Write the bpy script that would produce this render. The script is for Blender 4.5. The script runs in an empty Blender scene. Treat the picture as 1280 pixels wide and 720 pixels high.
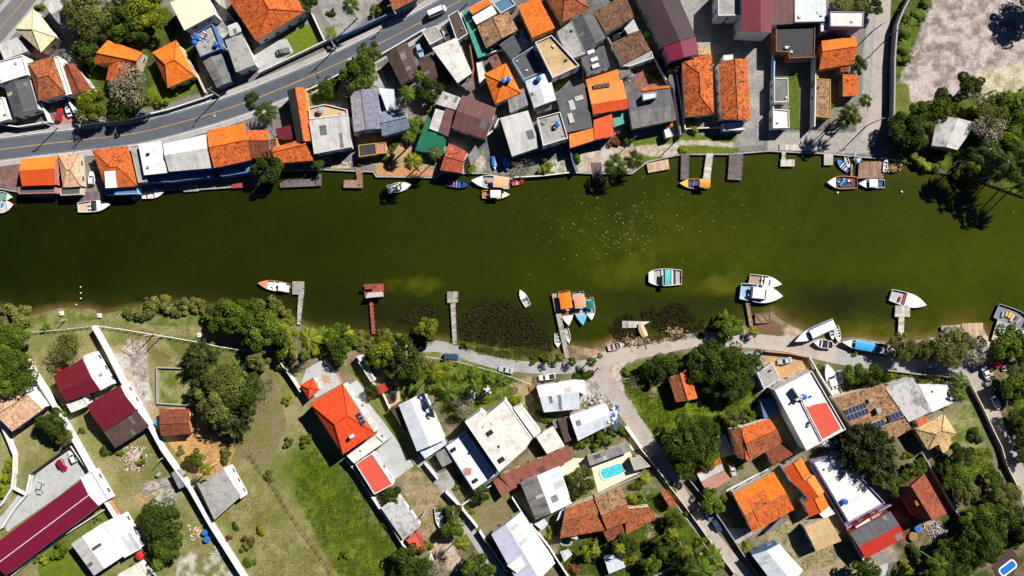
import bpy, math, random
import numpy as np
random.seed(7); RNG = np.random.default_rng(11)
R = math.radians
C = bpy.context.scene.collection
SC = bpy.context.scene

# ------------------------------------------------------------------ camera, sky, sun, exposure
S, CAMH = 0.25, 230.0                      # metres per photo pixel on the ground, flying height
cam = bpy.data.objects.new('camera', bpy.data.cameras.new('camera')); C.objects.link(cam)
cam.location = (0, 0, CAMH); cam.rotation_euler = (0, 0, 0)
cam.data.sensor_width = 36; cam.data.angle = 2 * math.atan(160 / CAMH)
cam.data.clip_start = 1; cam.data.clip_end = 6000
SC.camera = cam
SUN_EL, SUN_AZ = 40, 45                    # elevation; compass bearing of the sun (0 = +Y, 90 = +X)
w = bpy.data.worlds.new('World'); SC.world = w; w.use_nodes = True
sky = w.node_tree.nodes.new('ShaderNodeTexSky'); sky.sky_type = 'NISHITA'; sky.sun_disc = False
sky.sun_elevation = R(SUN_EL); sky.sun_rotation = R(SUN_AZ); sky.air_density = .3; sky.dust_density = 0; sky.ozone_density = 10; sky.altitude = 300
bgn = w.node_tree.nodes['Background']; w.node_tree.links.new(sky.outputs[0], bgn.inputs[0]); bgn.inputs[1].default_value = 0.05
sl = bpy.data.lights.new('sun', 'SUN'); sl.energy = 5.0; sl.angle = R(0.5); sl.color = (1, 0.955, 0.89)
sun = bpy.data.objects.new('sun', sl); C.objects.link(sun)
sun.rotation_euler = (R(90 - SUN_EL), 0, R(180 - SUN_AZ)); sun.location = (60, 60, 90)
SC.view_settings.view_transform = 'Standard'; SC.view_settings.look = 'None'
SC.view_settings.exposure = 0.72; SC.view_settings.gamma = 1
SC.render.filter_size = .9
try:
    SC.cycles.max_bounces = 6; SC.cycles.diffuse_bounces = 1; SC.cycles.transparent_max_bounces = 4
    SC.cycles.caustics_reflective = False; SC.cycles.caustics_refractive = False
except Exception: pass

# ------------------------------------------------------------------ plan coordinates
TILE = [0, 0]
TILES = dict(A0=(0,0),A1=(320,0),A2=(640,0),A3=(960,0),B0=(0,160),B1=(320,120),B2=(640,120),B3=(960,120),
             C0=(0,340),C1=(320,340),C2=(640,330),C3=(960,330),D0=(0,540),D1=(320,540),D2=(640,540),D3=(960,540),
             E0=(0,440),E1=(320,440),E2=(640,440),E3=(960,440))
def T(n): TILE[:] = TILES[n]
def px(p): return (TILE[0] + p[0] / 4, TILE[1] + p[1] / 4)          # survey sheet -> plan unit
def W(p, h=0.0):                                                    # plan unit seen at height h -> metres
    k = (CAMH - h) / CAMH
    return ((p[0] - 640) * S * k, (360 - p[1]) * S * k)
def WT(p, h=0.0): return W(px(p), h)

# ------------------------------------------------------------------ mesh helpers
class MB:
    def __init__(s): s.v = []; s.f = []; s.m = []; s.uv = []
    def face(s, pts, m=0, uv=None):
        i = len(s.v); s.v += [tuple(p) for p in pts]; s.f.append(tuple(range(i, i + len(pts)))); s.m.append(m)
        s.uv.append(uv)
    def box(s, c, d, rz=0, m=0, taper=1.0):
        cs, sn = math.cos(rz), math.sin(rz); P = []
        for z, t in ((-.5, 1), (.5, taper)):
            for x, y in ((-.5,-.5),(.5,-.5),(.5,.5),(-.5,.5)):
                X, Y = x * d[0] * t, y * d[1] * t
                P.append((c[0] + X*cs - Y*sn, c[1] + X*sn + Y*cs, c[2] + z*d[2]))
        for q in ((3,2,1,0),(4,5,6,7),(0,1,5,4),(1,2,6,5),(2,3,7,6),(3,0,4,7)): s.face([P[k] for k in q], m)
    def prism(s, poly, z0, z1, m=0, top=True, bottom=False):
        if area(poly) < 0: poly = poly[::-1]
        n = len(poly)
        for i in range(n):
            a, b = poly[i], poly[(i+1) % n]
            s.face([(a[0],a[1],z0),(b[0],b[1],z0),(b[0],b[1],z1),(a[0],a[1],z1)], m)
        if top: s.face([(p[0],p[1],z1) for p in poly], m)
        if bottom: s.face([(p[0],p[1],z0) for p in poly[::-1]], m)
    def tube(s, pts, rad, n=6, m=0, cap=True):
        rings = []
        for i, p in enumerate(pts):
            a = np.array(pts[max(i-1,0)], float); b = np.array(pts[min(i+1,len(pts)-1)], float)
            d = b - a; d /= (np.linalg.norm(d) + 1e-9)
            u = np.cross(d, (0,0,1) if abs(d[2]) < .9 else (1,0,0)); u /= np.linalg.norm(u); v = np.cross(d, u)
            r = rad[i] if isinstance(rad, (list,tuple)) else rad
            rings.append([tuple(np.array(p) + r*(math.cos(k*2*math.pi/n)*u + math.sin(k*2*math.pi/n)*v)) for k in range(n)])
        for i in range(len(rings)-1):
            for k in range(n):
                s.face([rings[i][k], rings[i][(k+1)%n], rings[i+1][(k+1)%n], rings[i+1][k]][::-1], m)
        if cap: s.face(rings[0], m); s.face(rings[-1][::-1], m)
    def lathe(s, prof, c=(0,0), n=16, m=0):
        for i in range(len(prof)-1):
            (r0,z0),(r1,z1) = prof[i], prof[i+1]
            for k in range(n):
                a, b = k*2*math.pi/n, (k+1)*2*math.pi/n
                s.face([(c[0]+r0*math.cos(a),c[1]+r0*math.sin(a),z0),(c[0]+r0*math.cos(b),c[1]+r0*math.sin(b),z0),
                        (c[0]+r1*math.cos(b),c[1]+r1*math.sin(b),z1),(c[0]+r1*math.cos(a),c[1]+r1*math.sin(a),z1)], m)
    def mesh(s, name, mats, smooth=False):
        me = bpy.data.meshes.new(name); me.from_pydata(s.v, [], s.f)
        for m in (mats if isinstance(mats, (list,tuple)) else [mats]): me.materials.append(m)
        if any(s.m): me.polygons.foreach_set('material_index', s.m)
        if any(u for u in s.uv):
            L = me.uv_layers.new(name='UVMap'); k = 0
            flat = []
            for f, u in zip(s.f, s.uv): flat += (u if u else [(0,0)] * len(f))
            L.data.foreach_set('uv', [c for q in flat for c in q])
        if smooth: me.polygons.foreach_set('use_smooth', [True] * len(s.f))
        me.update(); return me
    def obj(s, name, mats, parent=None, loc=(0,0,0), rz=0, smooth=False):
        return link(name, s.mesh(name, mats, smooth), parent, loc, rz)
def link(name, me, parent=None, loc=(0,0,0), rz=0):
    o = bpy.data.objects.new(name, me); C.objects.link(o); o.location = loc; o.rotation_euler = (0,0,rz)
    if parent: o.parent = parent
    return o
def area(p): return sum(p[i][0]*p[(i+1)%len(p)][1] - p[(i+1)%len(p)][0]*p[i][1] for i in range(len(p))) / 2
def cen(p): return (sum(q[0] for q in p)/len(p), sum(q[1] for q in p)/len(p))
def tag(o, label=None, cat=None, group=None, kind=None):
    if label: o['label'] = label
    if cat: o['category'] = cat
    if group: o['group'] = group
    if kind: o['kind'] = kind
    return o
def thing(name, label, cat, loc, rz=0, group=None):
    o = bpy.data.objects.new(name, None); C.objects.link(o); o.location = loc; o.rotation_euler = (0,0,rz)
    o.empty_display_size = .5
    return tag(o, label, cat, group)
def copy_tree(o, parent=None):
    c = o.copy(); C.objects.link(c)
    if parent: c.parent = parent
    for ch in [x for x in o.children]: copy_tree(ch, c)
    return c
LAND = []                                     # landmarks used to say where a plant stands
def smooth_line(pts, step=1.5):
    P = [np.array(p, float) for p in pts]; P = [2*P[0]-P[1]] + P + [2*P[-1]-P[-2]]; out = []
    for i in range(1, len(P)-2):
        n = max(2, int(np.linalg.norm(P[i+1]-P[i]) / step))
        for k in range(n):
            t = k / n
            out.append(.5*((2*P[i]) + (P[i+1]-P[i-1])*t + (2*P[i-1]-5*P[i]+4*P[i+1]-P[i+2])*t*t + (3*P[i]-P[i-1]-3*P[i+1]+P[i+2])*t**3))
    out.append(P[-2]); return [tuple(p) for p in out]
def offset(pts, d, closed=False):
    n = len(pts); out = []
    for i in range(n):
        a = np.array(pts[i-1] if (i or closed) else pts[i]); b = np.array(pts[i]); c = np.array(pts[(i+1)%n] if (i < n-1 or closed) else pts[i])
        d1, d2 = b - a, c - b
        if np.linalg.norm(d1) < 1e-6: d1 = d2
        if np.linalg.norm(d2) < 1e-6: d2 = d1
        d1 = d1/np.linalg.norm(d1); d2 = d2/np.linalg.norm(d2)
        n1 = np.array((-d1[1], d1[0])); n2 = np.array((-d2[1], d2[0])); m = n1 + n2; L = np.linalg.norm(m)
        m = n1 if L < .3 else m / L
        k = max(.5, float(m @ n1)); out.append(tuple(b + m * d / k))
    return out
def ribbon(mb, pts, d0, d1, z, m=0):
    A, B = offset(pts, d0), offset(pts, d1)
    for i in range(len(pts)-1): mb.face([(*A[i],z),(*A[i+1],z),(*B[i+1],z),(*B[i],z)] if d1 > d0 else [(*B[i],z),(*B[i+1],z),(*A[i+1],z),(*A[i],z)], m)

# ------------------------------------------------------------------ materials
class NT:
    def __init__(s, name, rough=.85, spec=.3, coord='pos'):
        s.mat = bpy.data.materials.new(name); s.mat.use_nodes = True; s.t = s.mat.node_tree
        s.b = s.t.nodes['Principled BSDF']; s.b.inputs['Roughness'].default_value = rough
        s.b.inputs['Specular IOR Level'].default_value = spec
        if coord == 'pos': s.co = s.n('ShaderNodeNewGeometry').outputs['Position']
        elif coord == 'obj': s.co = s.n('ShaderNodeTexCoord').outputs['Object']
        s.uv = None
    def n(s, t, **k):
        x = s.t.nodes.new(t)
        for a, v in k.items():
            if a in x.inputs: s.put(x.inputs[a], v)
            else: setattr(x, a, v)
        return x
    def put(s, inp, v):
        if isinstance(v, bpy.types.NodeSocket): s.t.links.new(v, inp)
        else: inp.default_value = v
    def UV(s):
        if s.uv is None: s.uv = s.n('ShaderNodeTexCoord').outputs['UV']
        return s.uv
    def noise(s, scale, detail=3, rough=.55, vec=None):
        x = s.n('ShaderNodeTexNoise', Scale=scale, Detail=detail, Roughness=rough); s.put(x.inputs['Vector'], vec or s.co); return x.outputs['Fac']
    def ramp(s, f, a, b, lo=0., hi=1.):
        x = s.n('ShaderNodeMapRange'); s.put(x.inputs[0], f)
        for i, v in zip((1,2,3,4), (a,b,lo,hi)): x.inputs[i].default_value = v
        return x.outputs[0]
    def mix(s, f, a, b, mode='MIX'):
        x = s.n('ShaderNodeMix', data_type='RGBA', blend_type=mode)
        s.put(x.inputs[0], f); s.put(x.inputs[6], col(a)); s.put(x.inputs[7], col(b)); return x.outputs[2]
    def math(s, op, a, b=0.):
        x = s.n('ShaderNodeMath', operation=op); s.put(x.inputs[0], a); s.put(x.inputs[1], b); return x.outputs[0]
    def mul(s, c, f):
        x = s.n('ShaderNodeVectorMath', operation='SCALE'); s.put(x.inputs[0], c); s.put(x.inputs[3], f); return x.outputs[0]
    def stretch(s, vec, k):
        x = s.n('ShaderNodeMapping'); s.put(x.inputs[0], vec); x.inputs['Scale'].default_value = k; return x.outputs[0]
    def bump(s, h, strength=.5, dist=.1):
        x = s.n('ShaderNodeBump', Strength=strength, Distance=dist); s.put(x.inputs['Height'], h); s.t.links.new(x.outputs[0], s.b.inputs['Normal'])
    def done(s, c): s.put(s.b.inputs['Base Color'], c); return s.mat
def col(c):
    if isinstance(c, bpy.types.NodeSocket): return c
    return (*c, 1) if len(c) == 3 else c
def paint(name, c, rough=.6, spec=.3, dirt=.25, metal=0, coord='pos'):
    n = NT(name, rough, spec, coord); f = n.noise(1.3, 4, .65); g = n.noise(.23, 2)
    k = n.math('MULTIPLY', n.ramp(f, .3, .75, 1., 1-dirt), n.ramp(g, .3, .7, 1., 1-dirt*.6))
    n.b.inputs['Metallic'].default_value = metal
    return n.done(n.mul(n.mix(0., c, c), k))
def tile(name, base, dark, spot=0., blot=.5, spotcol=(.02,.012,.01)):
    n = NT(name, .88, .2); uv = n.UV()
    br = n.n('ShaderNodeTexBrick', Scale=1.0); n.put(br.inputs['Vector'], n.stretch(uv, (1,1,1)))
    br.inputs['Brick Width'].default_value = .45; br.inputs['Row Height'].default_value = .42; br.inputs['Mortar Size'].default_value = .015
    br.inputs['Color1'].default_value = (.72,.72,.72,1); br.inputs['Color2'].default_value = (1.25,1.2,1.15,1); br.inputs['Mortar'].default_value = (.45,.42,.4,1)
    c = n.mix(n.ramp(n.noise(.45, 5, .7), .42, .68, 0., blot), base, dark)
    c = n.mix(n.ramp(n.noise(2.2, 3, .6), .5, .72, 0., blot*.8), c, dark)
    c = n.mix(1., c, br.outputs['Color'], 'MULTIPLY')
    if spot: c = n.mix(n.ramp(n.noise(1.15, 4, .75), .56 - .05*spot, .66 - .05*spot, 0., .9), c, spotcol)
    wv = n.n('ShaderNodeTexWave', Scale=1.25, Distortion=.3); wv.bands_direction = 'X'; n.put(wv.inputs['Vector'], uv)
    n.bump(wv.outputs['Fac'], .35, .1)
    return n.done(c)
def corr(name, base, stain=(.05,.045,.04), amt=.5, rough=.7, sheet=.2, streak=1., metal=0.):
    amt = min(1, amt*1.2)
    n = NT(name, rough, .3); uv = n.UV()
    f = n.noise(.5, 5, .7, n.stretch(uv, (1., .18, 1))); g = n.noise(.35, 5, .7); h = n.noise(3., 3, .6)
    c = n.mix(n.ramp(f, .48, .75, 0., amt*streak), base, stain)
    c = n.mix(n.ramp(g, .5, .75, 0., amt*.8), c, stain)
    c = n.mul(c, n.ramp(h, .25, .75, .86, 1.12))
    br = n.n('ShaderNodeTexBrick', Scale=1.0, offset=0.); n.put(br.inputs['Vector'], uv)
    br.inputs['Brick Width'].default_value = 1.05; br.inputs['Row Height'].default_value = 2.4; br.inputs['Mortar Size'].default_value = .03
    br.inputs['Color1'].default_value = (1-sheet,)*3 + (1,); br.inputs['Color2'].default_value = (1.06,)*3 + (1,); br.inputs['Mortar'].default_value = (1-1.6*sheet,)*3 + (1,)
    c = n.mix(1., c, br.outputs['Color'], 'MULTIPLY')
    wv = n.n('ShaderNodeTexWave', Scale=1.1, Distortion=0.); wv.bands_direction = 'X'; n.put(wv.inputs['Vector'], uv)
    n.bump(wv.outputs['Fac'], .5, .08); n.b.inputs['Metallic'].default_value = metal
    return n.done(c)
def slab(name, base, stain=(.06,.055,.05), amt=.6, rough=.9, sc=.25):
    amt = min(1, amt*1.15)
    n = NT(name, rough, .25)
    f = n.noise(sc, 6, .7); g = n.noise(sc*4, 5, .7); h = n.noise(4., 3, .7)
    c = n.mix(n.ramp(f, .48, .72, 0., amt), base, stain)
    c = n.mix(n.ramp(g, .54, .74, 0., amt*.8), c, stain)
    c = n.mul(c, n.ramp(h, .3, .7, .85, 1.12)); n.bump(h, .3, .05)
    return n.done(c)
M = dict(
 TO=tile('roof_tile_orange', (.74,.19,.022), (.48,.085,.012), 0, .55), TOs=tile('roof_tile_orange_worn_shaded', (.66,.15,.03), (.33,.075,.025), .25, .75),  # worn orange tile also stands for a slope's shade
 TK=tile('roof_tile_lichen', (.6,.15,.035), (.3,.06,.02), 1.0, .8), TR=tile('roof_tile_red', (.70,.075,.02), (.58,.05,.014), 0, .35),
 TB=tile('roof_tile_brown', (.26,.075,.035), (.12,.04,.022), .2, .7), TBo=tile('roof_tile_russet', (.42,.13,.05), (.18,.06,.03), .45, .8),
 TM=tile('roof_tile_mottled', (.42,.25,.13), (.13,.075,.04), .55, .8), TD=tile('roof_tile_umber', (.22,.12,.07), (.08,.045,.03), .7, .8),
 TT=tile('roof_tile_tan', (.60,.42,.22), (.40,.25,.11), .15, .6), TP=tile('roof_tile_pink', (.66,.43,.29), (.45,.25,.15), .1, .6),
 TC=tile('roof_tile_cream', (.82,.70,.45), (.74,.60,.34), 0, .3), TV=tile('roof_tile_violet', (.20,.205,.27), (.125,.13,.175), 0, .5), TVp=tile('roof_tile_mauve', (.44,.41,.46), (.30,.29,.35), 0, .5),
 TU=tile('roof_tile_bluegrey', (.20,.25,.32), (.11,.14,.19), 0, .5), TRf=tile('roof_tile_ridged_red', (.48,.10,.055), (.24,.06,.04), .3, .7),
 MR=corr('roof_maroon', (.135,.006,.016), (.09,.008,.014), .35, .55, .06), MM=corr('roof_magenta', (.16,.005,.028), (.11,.008,.022), .4, .5, .06), MP=corr('roof_plum', (.042,.022,.028), (.026,.016,.02), .5, .55, .06), MB_=corr('roof_wine_brown', (.14,.06,.055), (.08,.04,.038), .5, .7, .14),
 CG=corr('roof_grey_fibre', (.27,.265,.26), (.09,.085,.08), .7), CL=corr('roof_pale_fibre', (.52,.51,.49), (.25,.24,.22), .6, .7, .1),
 CD=corr('roof_slate', (.10,.10,.11), (.05,.05,.055), .5, .7, .18), CS=corr('roof_stained_fibre', (.20,.195,.19), (.06,.055,.05), .85), CK=corr('roof_black', (.035,.034,.037), (.02,.02,.02), .5, .7, .1),
 CW=corr('roof_white_metal', (.72,.72,.715), (.6,.58,.54), .4, .5, .04), CP=corr('roof_pale_blue', (.56,.61,.66), (.36,.38,.4), .5, .5, .07),
 CB=corr('roof_brown_fibre', (.085,.05,.042), (.045,.03,.026), .5, .7, .22), CR=corr('roof_red_metal', (.46,.03,.02), (.32,.03,.02), .4, .5, .06), CO=corr('roof_orange_metal', (.75,.20,.02), (.6,.13,.015), .35, .6, .06), CQ=corr('roof_scarlet_metal', (.66,.085,.014), (.5,.06,.012), .35, .6, .06),
 CT=corr('roof_teal', (.06,.32,.24), (.05,.2,.16), .5, .5, .06), CN=corr('roof_green', (.006,.13,.065), (.008,.08,.045), .4, .5, .05), CRu=corr('roof_rust', (.27,.09,.06), (.13,.05,.04), .8, .8, .14), CTa=corr('roof_tan_fibre', (.52,.36,.19), (.34,.23,.12), .5, .8, .1), CLi=corr('roof_white_metal_shaded', (.50,.50,.63), (.36,.36,.45), .4, .5, .06),  # lilac sheet is white metal with shade put into its colour
 SW=slab('slab_white', (.71,.70,.675), (.38,.355,.32), .5), SL=slab('slab_light', (.66,.63,.57), (.28,.26,.23), .6), SY=slab('slab_yard', (.40,.41,.40), (.25,.25,.24), .6), SG=slab('slab_grey', (.33,.32,.30), (.12,.115,.105), .7), SD=slab('slab_dark', (.09,.09,.095), (.045,.045,.045), .5), SC=slab('slab_cream', (.72,.64,.47), (.5,.42,.28), .5), ST=slab('slab_tan', (.52,.36,.2), (.25,.16,.09), .6), SR=slab('slab_red', (.58,.085,.055), (.42,.08,.05), .5), SPk=slab('slab_pink', (.42,.2,.16), (.22,.12,.1), .6), SS=slab('slab_stained', (.45,.44,.43), (.07,.065,.06), .85, .9, .16), SB=slab('slab_blue_and_shade', (.08,.17,.30), (.06,.11,.19), .4),  # blue slab colour also holds the shade on the river terraces
 wW=paint('wall_white', (.78,.77,.74), .8), wC=paint('wall_cream', (.66,.58,.42), .8), wG=paint('wall_grey', (.36,.355,.35), .85), wP=paint('wall_pink', (.55,.22,.17), .8), wO=paint('wall_ochre', (.55,.32,.07), .8), wB=paint('wall_blue_and_shade', (.09,.18,.35), .8), wK=paint('wall_brick', (.33,.12,.065), .9), wL=paint('wall_lilac_and_shade', (.36,.30,.52), .8), wR=paint('wall_red', (.45,.06,.05), .8), wY=paint('wall_sky_blue', (.35,.5,.68), .8), wT=paint('wall_teal', (.05,.3,.24), .8),  # blue and lilac paints also carry the shade of walls facing the river
 glass=paint('window_glass', (.03,.045,.06), .12, .6, .1), frame=paint('window_frame', (.7,.69,.66), .5), wood=paint('door_wood', (.17,.085,.04), .6), tankb=paint('tank_blue', (.02,.15,.52), .45, .4, .2), tankg=paint('tank_grey', (.3,.36,.38), .5), rubber=paint('tyre_rubber', (.02,.02,.02), .8), metal=paint('metal_grey', (.35,.35,.36), .45, .5, .2), conc=slab('pole_concrete', (.42,.41,.39), (.2,.19,.18), .5), chrome=paint('lamp_lens', (.8,.8,.78), .2, .6, .05), dark=paint('dark_plastic', (.03,.03,.032), .5),
)
# ------------------------------------------------------------------ buildings
def hnorm(v): L = math.hypot(v[0], v[1]) or 1; return (v[0]/L, v[1]/L)
def solid(mb, faces, th=.16, rim=None):
    """faces: (points3d, eave direction, material index)"""
    edges = {}
    K = lambda p: (round(p[0],3), round(p[1],3), round(p[2],3))
    for pts, e, m in faces:
        n = len(pts)
        nx = sum((pts[i][1]-pts[(i+1)%n][1])*(pts[i][2]+pts[(i+1)%n][2]) for i in range(n))
        ny = sum((pts[i][2]-pts[(i+1)%n][2])*(pts[i][0]+pts[(i+1)%n][0]) for i in range(n))
        nz = sum((pts[i][0]-pts[(i+1)%n][0])*(pts[i][1]+pts[(i+1)%n][1]) for i in range(n))
        if nz < 0: pts = pts[::-1]; nz = -nz
        sl = math.sqrt(nx*nx+ny*ny+nz*nz)/max(nz,1e-6)
        f = (-e[1], e[0])
        uv = [(p[0]*e[0]+p[1]*e[1], (p[0]*f[0]+p[1]*f[1])*sl) for p in pts]
        mb.face(pts, m, uv)
        mb.face([(p[0],p[1],p[2]-th) for p in pts[::-1]], m, uv[::-1])
        for i in range(n):
            a, b = pts[i], pts[(i+1)%n]
            if (K(b),K(a)) in edges: del edges[(K(b),K(a))]
            else: edges[(K(a),K(b))] = (a, b, m)
    for a, b, m in edges.values():
        mb.face([(a[0],a[1],a[2]-th),(b[0],b[1],b[2]-th),b,a], m if rim is None else rim, [(0,0),(1,0),(1,.1),(0,.1)])
def lerp(a, b, t): return tuple(a[i]+(b[i]-a[i])*t for i in range(len(a)))
def G(mat, pts, h, rise, split=.5, mat2=None): return dict(k='G', m=mat, p=[px(q) for q in pts], h=h, r=rise, s=split, m2=mat2)
def Hp(mat, pts, h, rise, inset=.3): return dict(k='H', m=mat, p=[px(q) for q in pts], h=h, r=rise, s=inset)
def Mo(mat, pts, h, rise=.5, wall=True): return dict(k='M', m=mat, p=[px(q) for q in pts], h=h, r=rise, wall=wall)
def F(mat, pts, h, par=.4): return dict(k='F', m=mat, p=[px(q) for q in pts], h=h, r=par)
_win = {}
def win_mesh(kind):
    if kind not in _win:
        a, b = MB(), MB()
        if kind == 'window':
            for c, d in (((0,0,.62),(1.5,.12,.09)),((0,0,-.62),(1.5,.16,.09)),((.7,0,0),(.09,.12,1.15)),((-.7,0,0),(.09,.12,1.15)),((0,0,0),(.06,.11,1.15))): a.box(c, d)
            b.box((0,-.01,0), (1.31,.06,1.15)); _win[kind] = (a.mesh('window', M['frame']), b.mesh('pane', M['glass']))
        else:
            for c, d in (((0,0,.02),(.95,.1,2.0)),): a.box(c, d)
            b.box((.36,.07,0), (.06,.1,.14)); _win[kind] = (a.mesh('door', M['wood']), b.mesh('handle', M['metal']))
    return _win[kind]
def opening(kind, parent, x, y, z, nrm):
    fr, pn = win_mesh(kind); rz = math.atan2(nrm[1], nrm[0]) + math.pi/2 + math.pi
    o = link(kind, fr, parent, (x, y, z), rz); link('pane' if kind == 'window' else 'handle', pn, o)
NH = [0]
def H(short, extra, wall, specs, name='house', cat='house', wins=True, ridge=None, over=.35, group=None):
    allp = [W(q, s['h']) for s in specs for q in s['p']]
    cx, cy = cen(allp); root = thing(name, (short + ' ' + extra).strip(), cat, (cx, cy, 0), 0, group)
    r_ = max(math.hypot(p[0]-cx, p[1]-cy) for p in allp)
    LAND.append((cx, cy, r_*.75, 'the ' + short))
    doors = 0
    for si, s in enumerate(specs):
        NH[0] += 1; h = s['h'] + (NH[0] % 7) * .013; k = s['k']
        hs = [h]*len(s['p'])
        if k == 'M': hs = [h, h, h+s['r'], h+s['r']]
        P = [(*[u-v for u, v in zip(W(q, z), (cx, cy))], z) for q, z in zip(s['p'], hs)]
        rb, wb = MB(), MB(); mats = [M[s['m']]]
        caps = []
        if k == 'F':
            poly = [p[:2] for p in P]
            if area(poly) < 0: poly = poly[::-1]
            t = .22; inn = offset(poly, t, True); par = s['r']
            if s.get('nowall'): pass
            n = len(poly)
            e = hnorm((poly[1][0]-poly[0][0], poly[1][1]-poly[0][1]))
            if par > 0:
                for i in range(n):
                    a, b, c2, d2 = poly[i], poly[(i+1)%n], inn[(i+1)%n], inn[i]
                    wb.face([(*a,0),(*b,0),(*b,h+par),(*a,h+par)]); wb.face([(*a,h+par),(*b,h+par),(*c2,h+par),(*d2,h+par)])
                    wb.face([(*d2,h+par),(*c2,h+par),(*c2,h-.2),(*d2,h-.2)])
                solid(rb, [([(*p, h) for p in offset(poly, t+.004, True)], e, 0)], .18)
            else:
                ins = offset(poly, .3, True)
                wb.prism(ins, 0, h-.2, 0, top=False); solid(rb, [([(*p, h) for p in poly], e, 0)], .2)
                poly = ins
            walls = [(poly[i], poly[(i+1)%n]) for i in range(n)]; wh = h
            r_n = random.Random(NH[0]*17); pc = cen(poly); ar = abs(area(poly))
            for _ in range(min(3, int(ar/28))) if wins and r_n.random() < .8 else ():
                t_ = r_n.uniform(.2,.72); q_ = lerp(pc, poly[r_n.randrange(n)], t_); vb = MB(); hh_ = r_n.uniform(.2,.6); vb.box((q_[0], q_[1], h+hh_/2), (r_n.uniform(.3,.9), r_n.uniform(.3,.8), hh_), math.atan2(e[1], e[0])); vb.obj('vent', M[r_n.choice(('wG','dark','metal','wW'))], root)
        else:
            a, b, c2, d2 = P; z1 = h + s['r']
            if k == 'M':
                e = hnorm((b[0]-a[0], b[1]-a[1])); solid(rb, [([a,b,c2,d2], e, 0)]); loop = [a,b,c2,d2]; top = [[a,b,c2,d2]]
            elif k == 'G':
                if s['m2']: mats.append(M[s['m2']])
                r0 = (*lerp(a, d2, s['s'])[:2], z1); r1 = (*lerp(b, c2, s['s'])[:2], z1)
                e = hnorm((r1[0]-r0[0], r1[1]-r0[1]))
                solid(rb, [([a,b,r1,r0], e, 0), ([r0,r1,c2,d2], e, 1 if s['m2'] else 0)])
                loop = [a,b,r1,c2,d2,r0]; caps = [(r0,r1)]; top = [[a,b,r1,r0],[r0,r1,c2,d2]]
            else:
                m0 = lerp(a, d2, .5); m1 = lerp(b, c2, .5); i = s['s']
                r0 = (*lerp(m0, m1, i)[:2], z1); r1 = (*lerp(m0, m1, 1-i)[:2], z1)
                e = hnorm((b[0]-a[0], b[1]-a[1])); f = hnorm((d2[0]-a[0], d2[1]-a[1]))
                if i >= .499: solid(rb, [([a,b,r0],e,0),([b,c2,r0],f,0),([c2,d2,r0],e,0),([d2,a,r0],f,0)]); caps = [(a,r0),(b,r0),(c2,r0),(d2,r0)]
                else: solid(rb, [([a,b,r1,r0],e,0),([b,c2,r1],f,0),([c2,d2,r0,r1],e,0),([d2,a,r0],f,0)]); caps = [(r0,r1),(a,r0),(d2,r0),(b,r1),(c2,r1)]
                loop = [a,b,c2,d2]
            if s['m'] in ('CG','CL','CD','CS','CB','CW','CP','MB_','CRu','CK'):
                pm_ = MB(); r_n = random.Random(NH[0]*13)
                for q4 in top:
                    w_ = math.dist(q4[0], q4[1]); d_ = math.dist(q4[1], q4[2])
                    for _ in range(r_n.choice((0,1,1,2,3)) if w_ > 3 and d_ > 2.5 else 0):
                        u0 = r_n.uniform(.05,.8); v0 = r_n.choice((0.03,.5)); u1 = min(.96, u0+r_n.choice((1.05,1.05,2.1))/w_); v1 = v0+r_n.choice((.3,.46,.46))
                        pm_.face([(p_[0],p_[1],p_[2]+.03) for p_ in (lerp(lerp(q4[0],q4[1],u),lerp(q4[3],q4[2],u),v) for u,v in ((u0,v0),(u1,v0),(u1,v1),(u0,v1)))])
                for fq_ in list(pm_.f):
                    pv_ = [pm_.v[i_] for i_ in fq_]; p1_ = MB()
                    if ((pv_[1][0]-pv_[0][0])*(pv_[2][1]-pv_[0][1])-(pv_[1][1]-pv_[0][1])*(pv_[2][0]-pv_[0][0])) < 0: pv_ = pv_[::-1]
                    p1_.face(pv_)
                    p1_.obj('patch_sheet', M[r_n.choice(('CL','CP','CG') if s['m'] in ('CW','CP') else ('CB','MB_','CS') if s['m'] in ('CB','MB_','CRu') else ('CG','CS','CG','CL','CD'))], root)
            if s['m'][0] == 'T' or (ridge and caps):
                capm = len(mats); mats.append(M[ridge or s['m']])
                for u, v in caps: rb.tube([(u[0],u[1],u[2]+.02), (v[0],v[1],v[2]+.02)], .13, 6, capm)
            lc = cen([p[:2] for p in loop]); rad = sum(math.hypot(p[0]-lc[0], p[1]-lc[1]) for p in loop)/len(loop)
            kk = max(.6, (rad-over)/rad)
            loop = [(lc[0]+(p[0]-lc[0])*kk, lc[1]+(p[1]-lc[1])*kk, p[2]-.17) for p in loop]
            if area([p[:2] for p in loop]) < 0: loop = loop[::-1]
            n = len(loop); walls = []
            if s.get('wall', True):
                for i in range(n):
                    u, v = loop[i], loop[(i+1)%n]
                    wb.face([(u[0],u[1],0),(v[0],v[1],0),v,u])
                    walls.append((u[:2], v[:2]))
            else:
                for u in (loop if k == 'M' else []): wb.tube([(u[0],u[1],0), (u[0],u[1],u[2])], .09, 6)
            wh = h
        if wb.f: wb.obj('wall' if s.get('wall', True) else 'post', M[wall], root)
        rb.obj('roof', mats, root)
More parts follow.
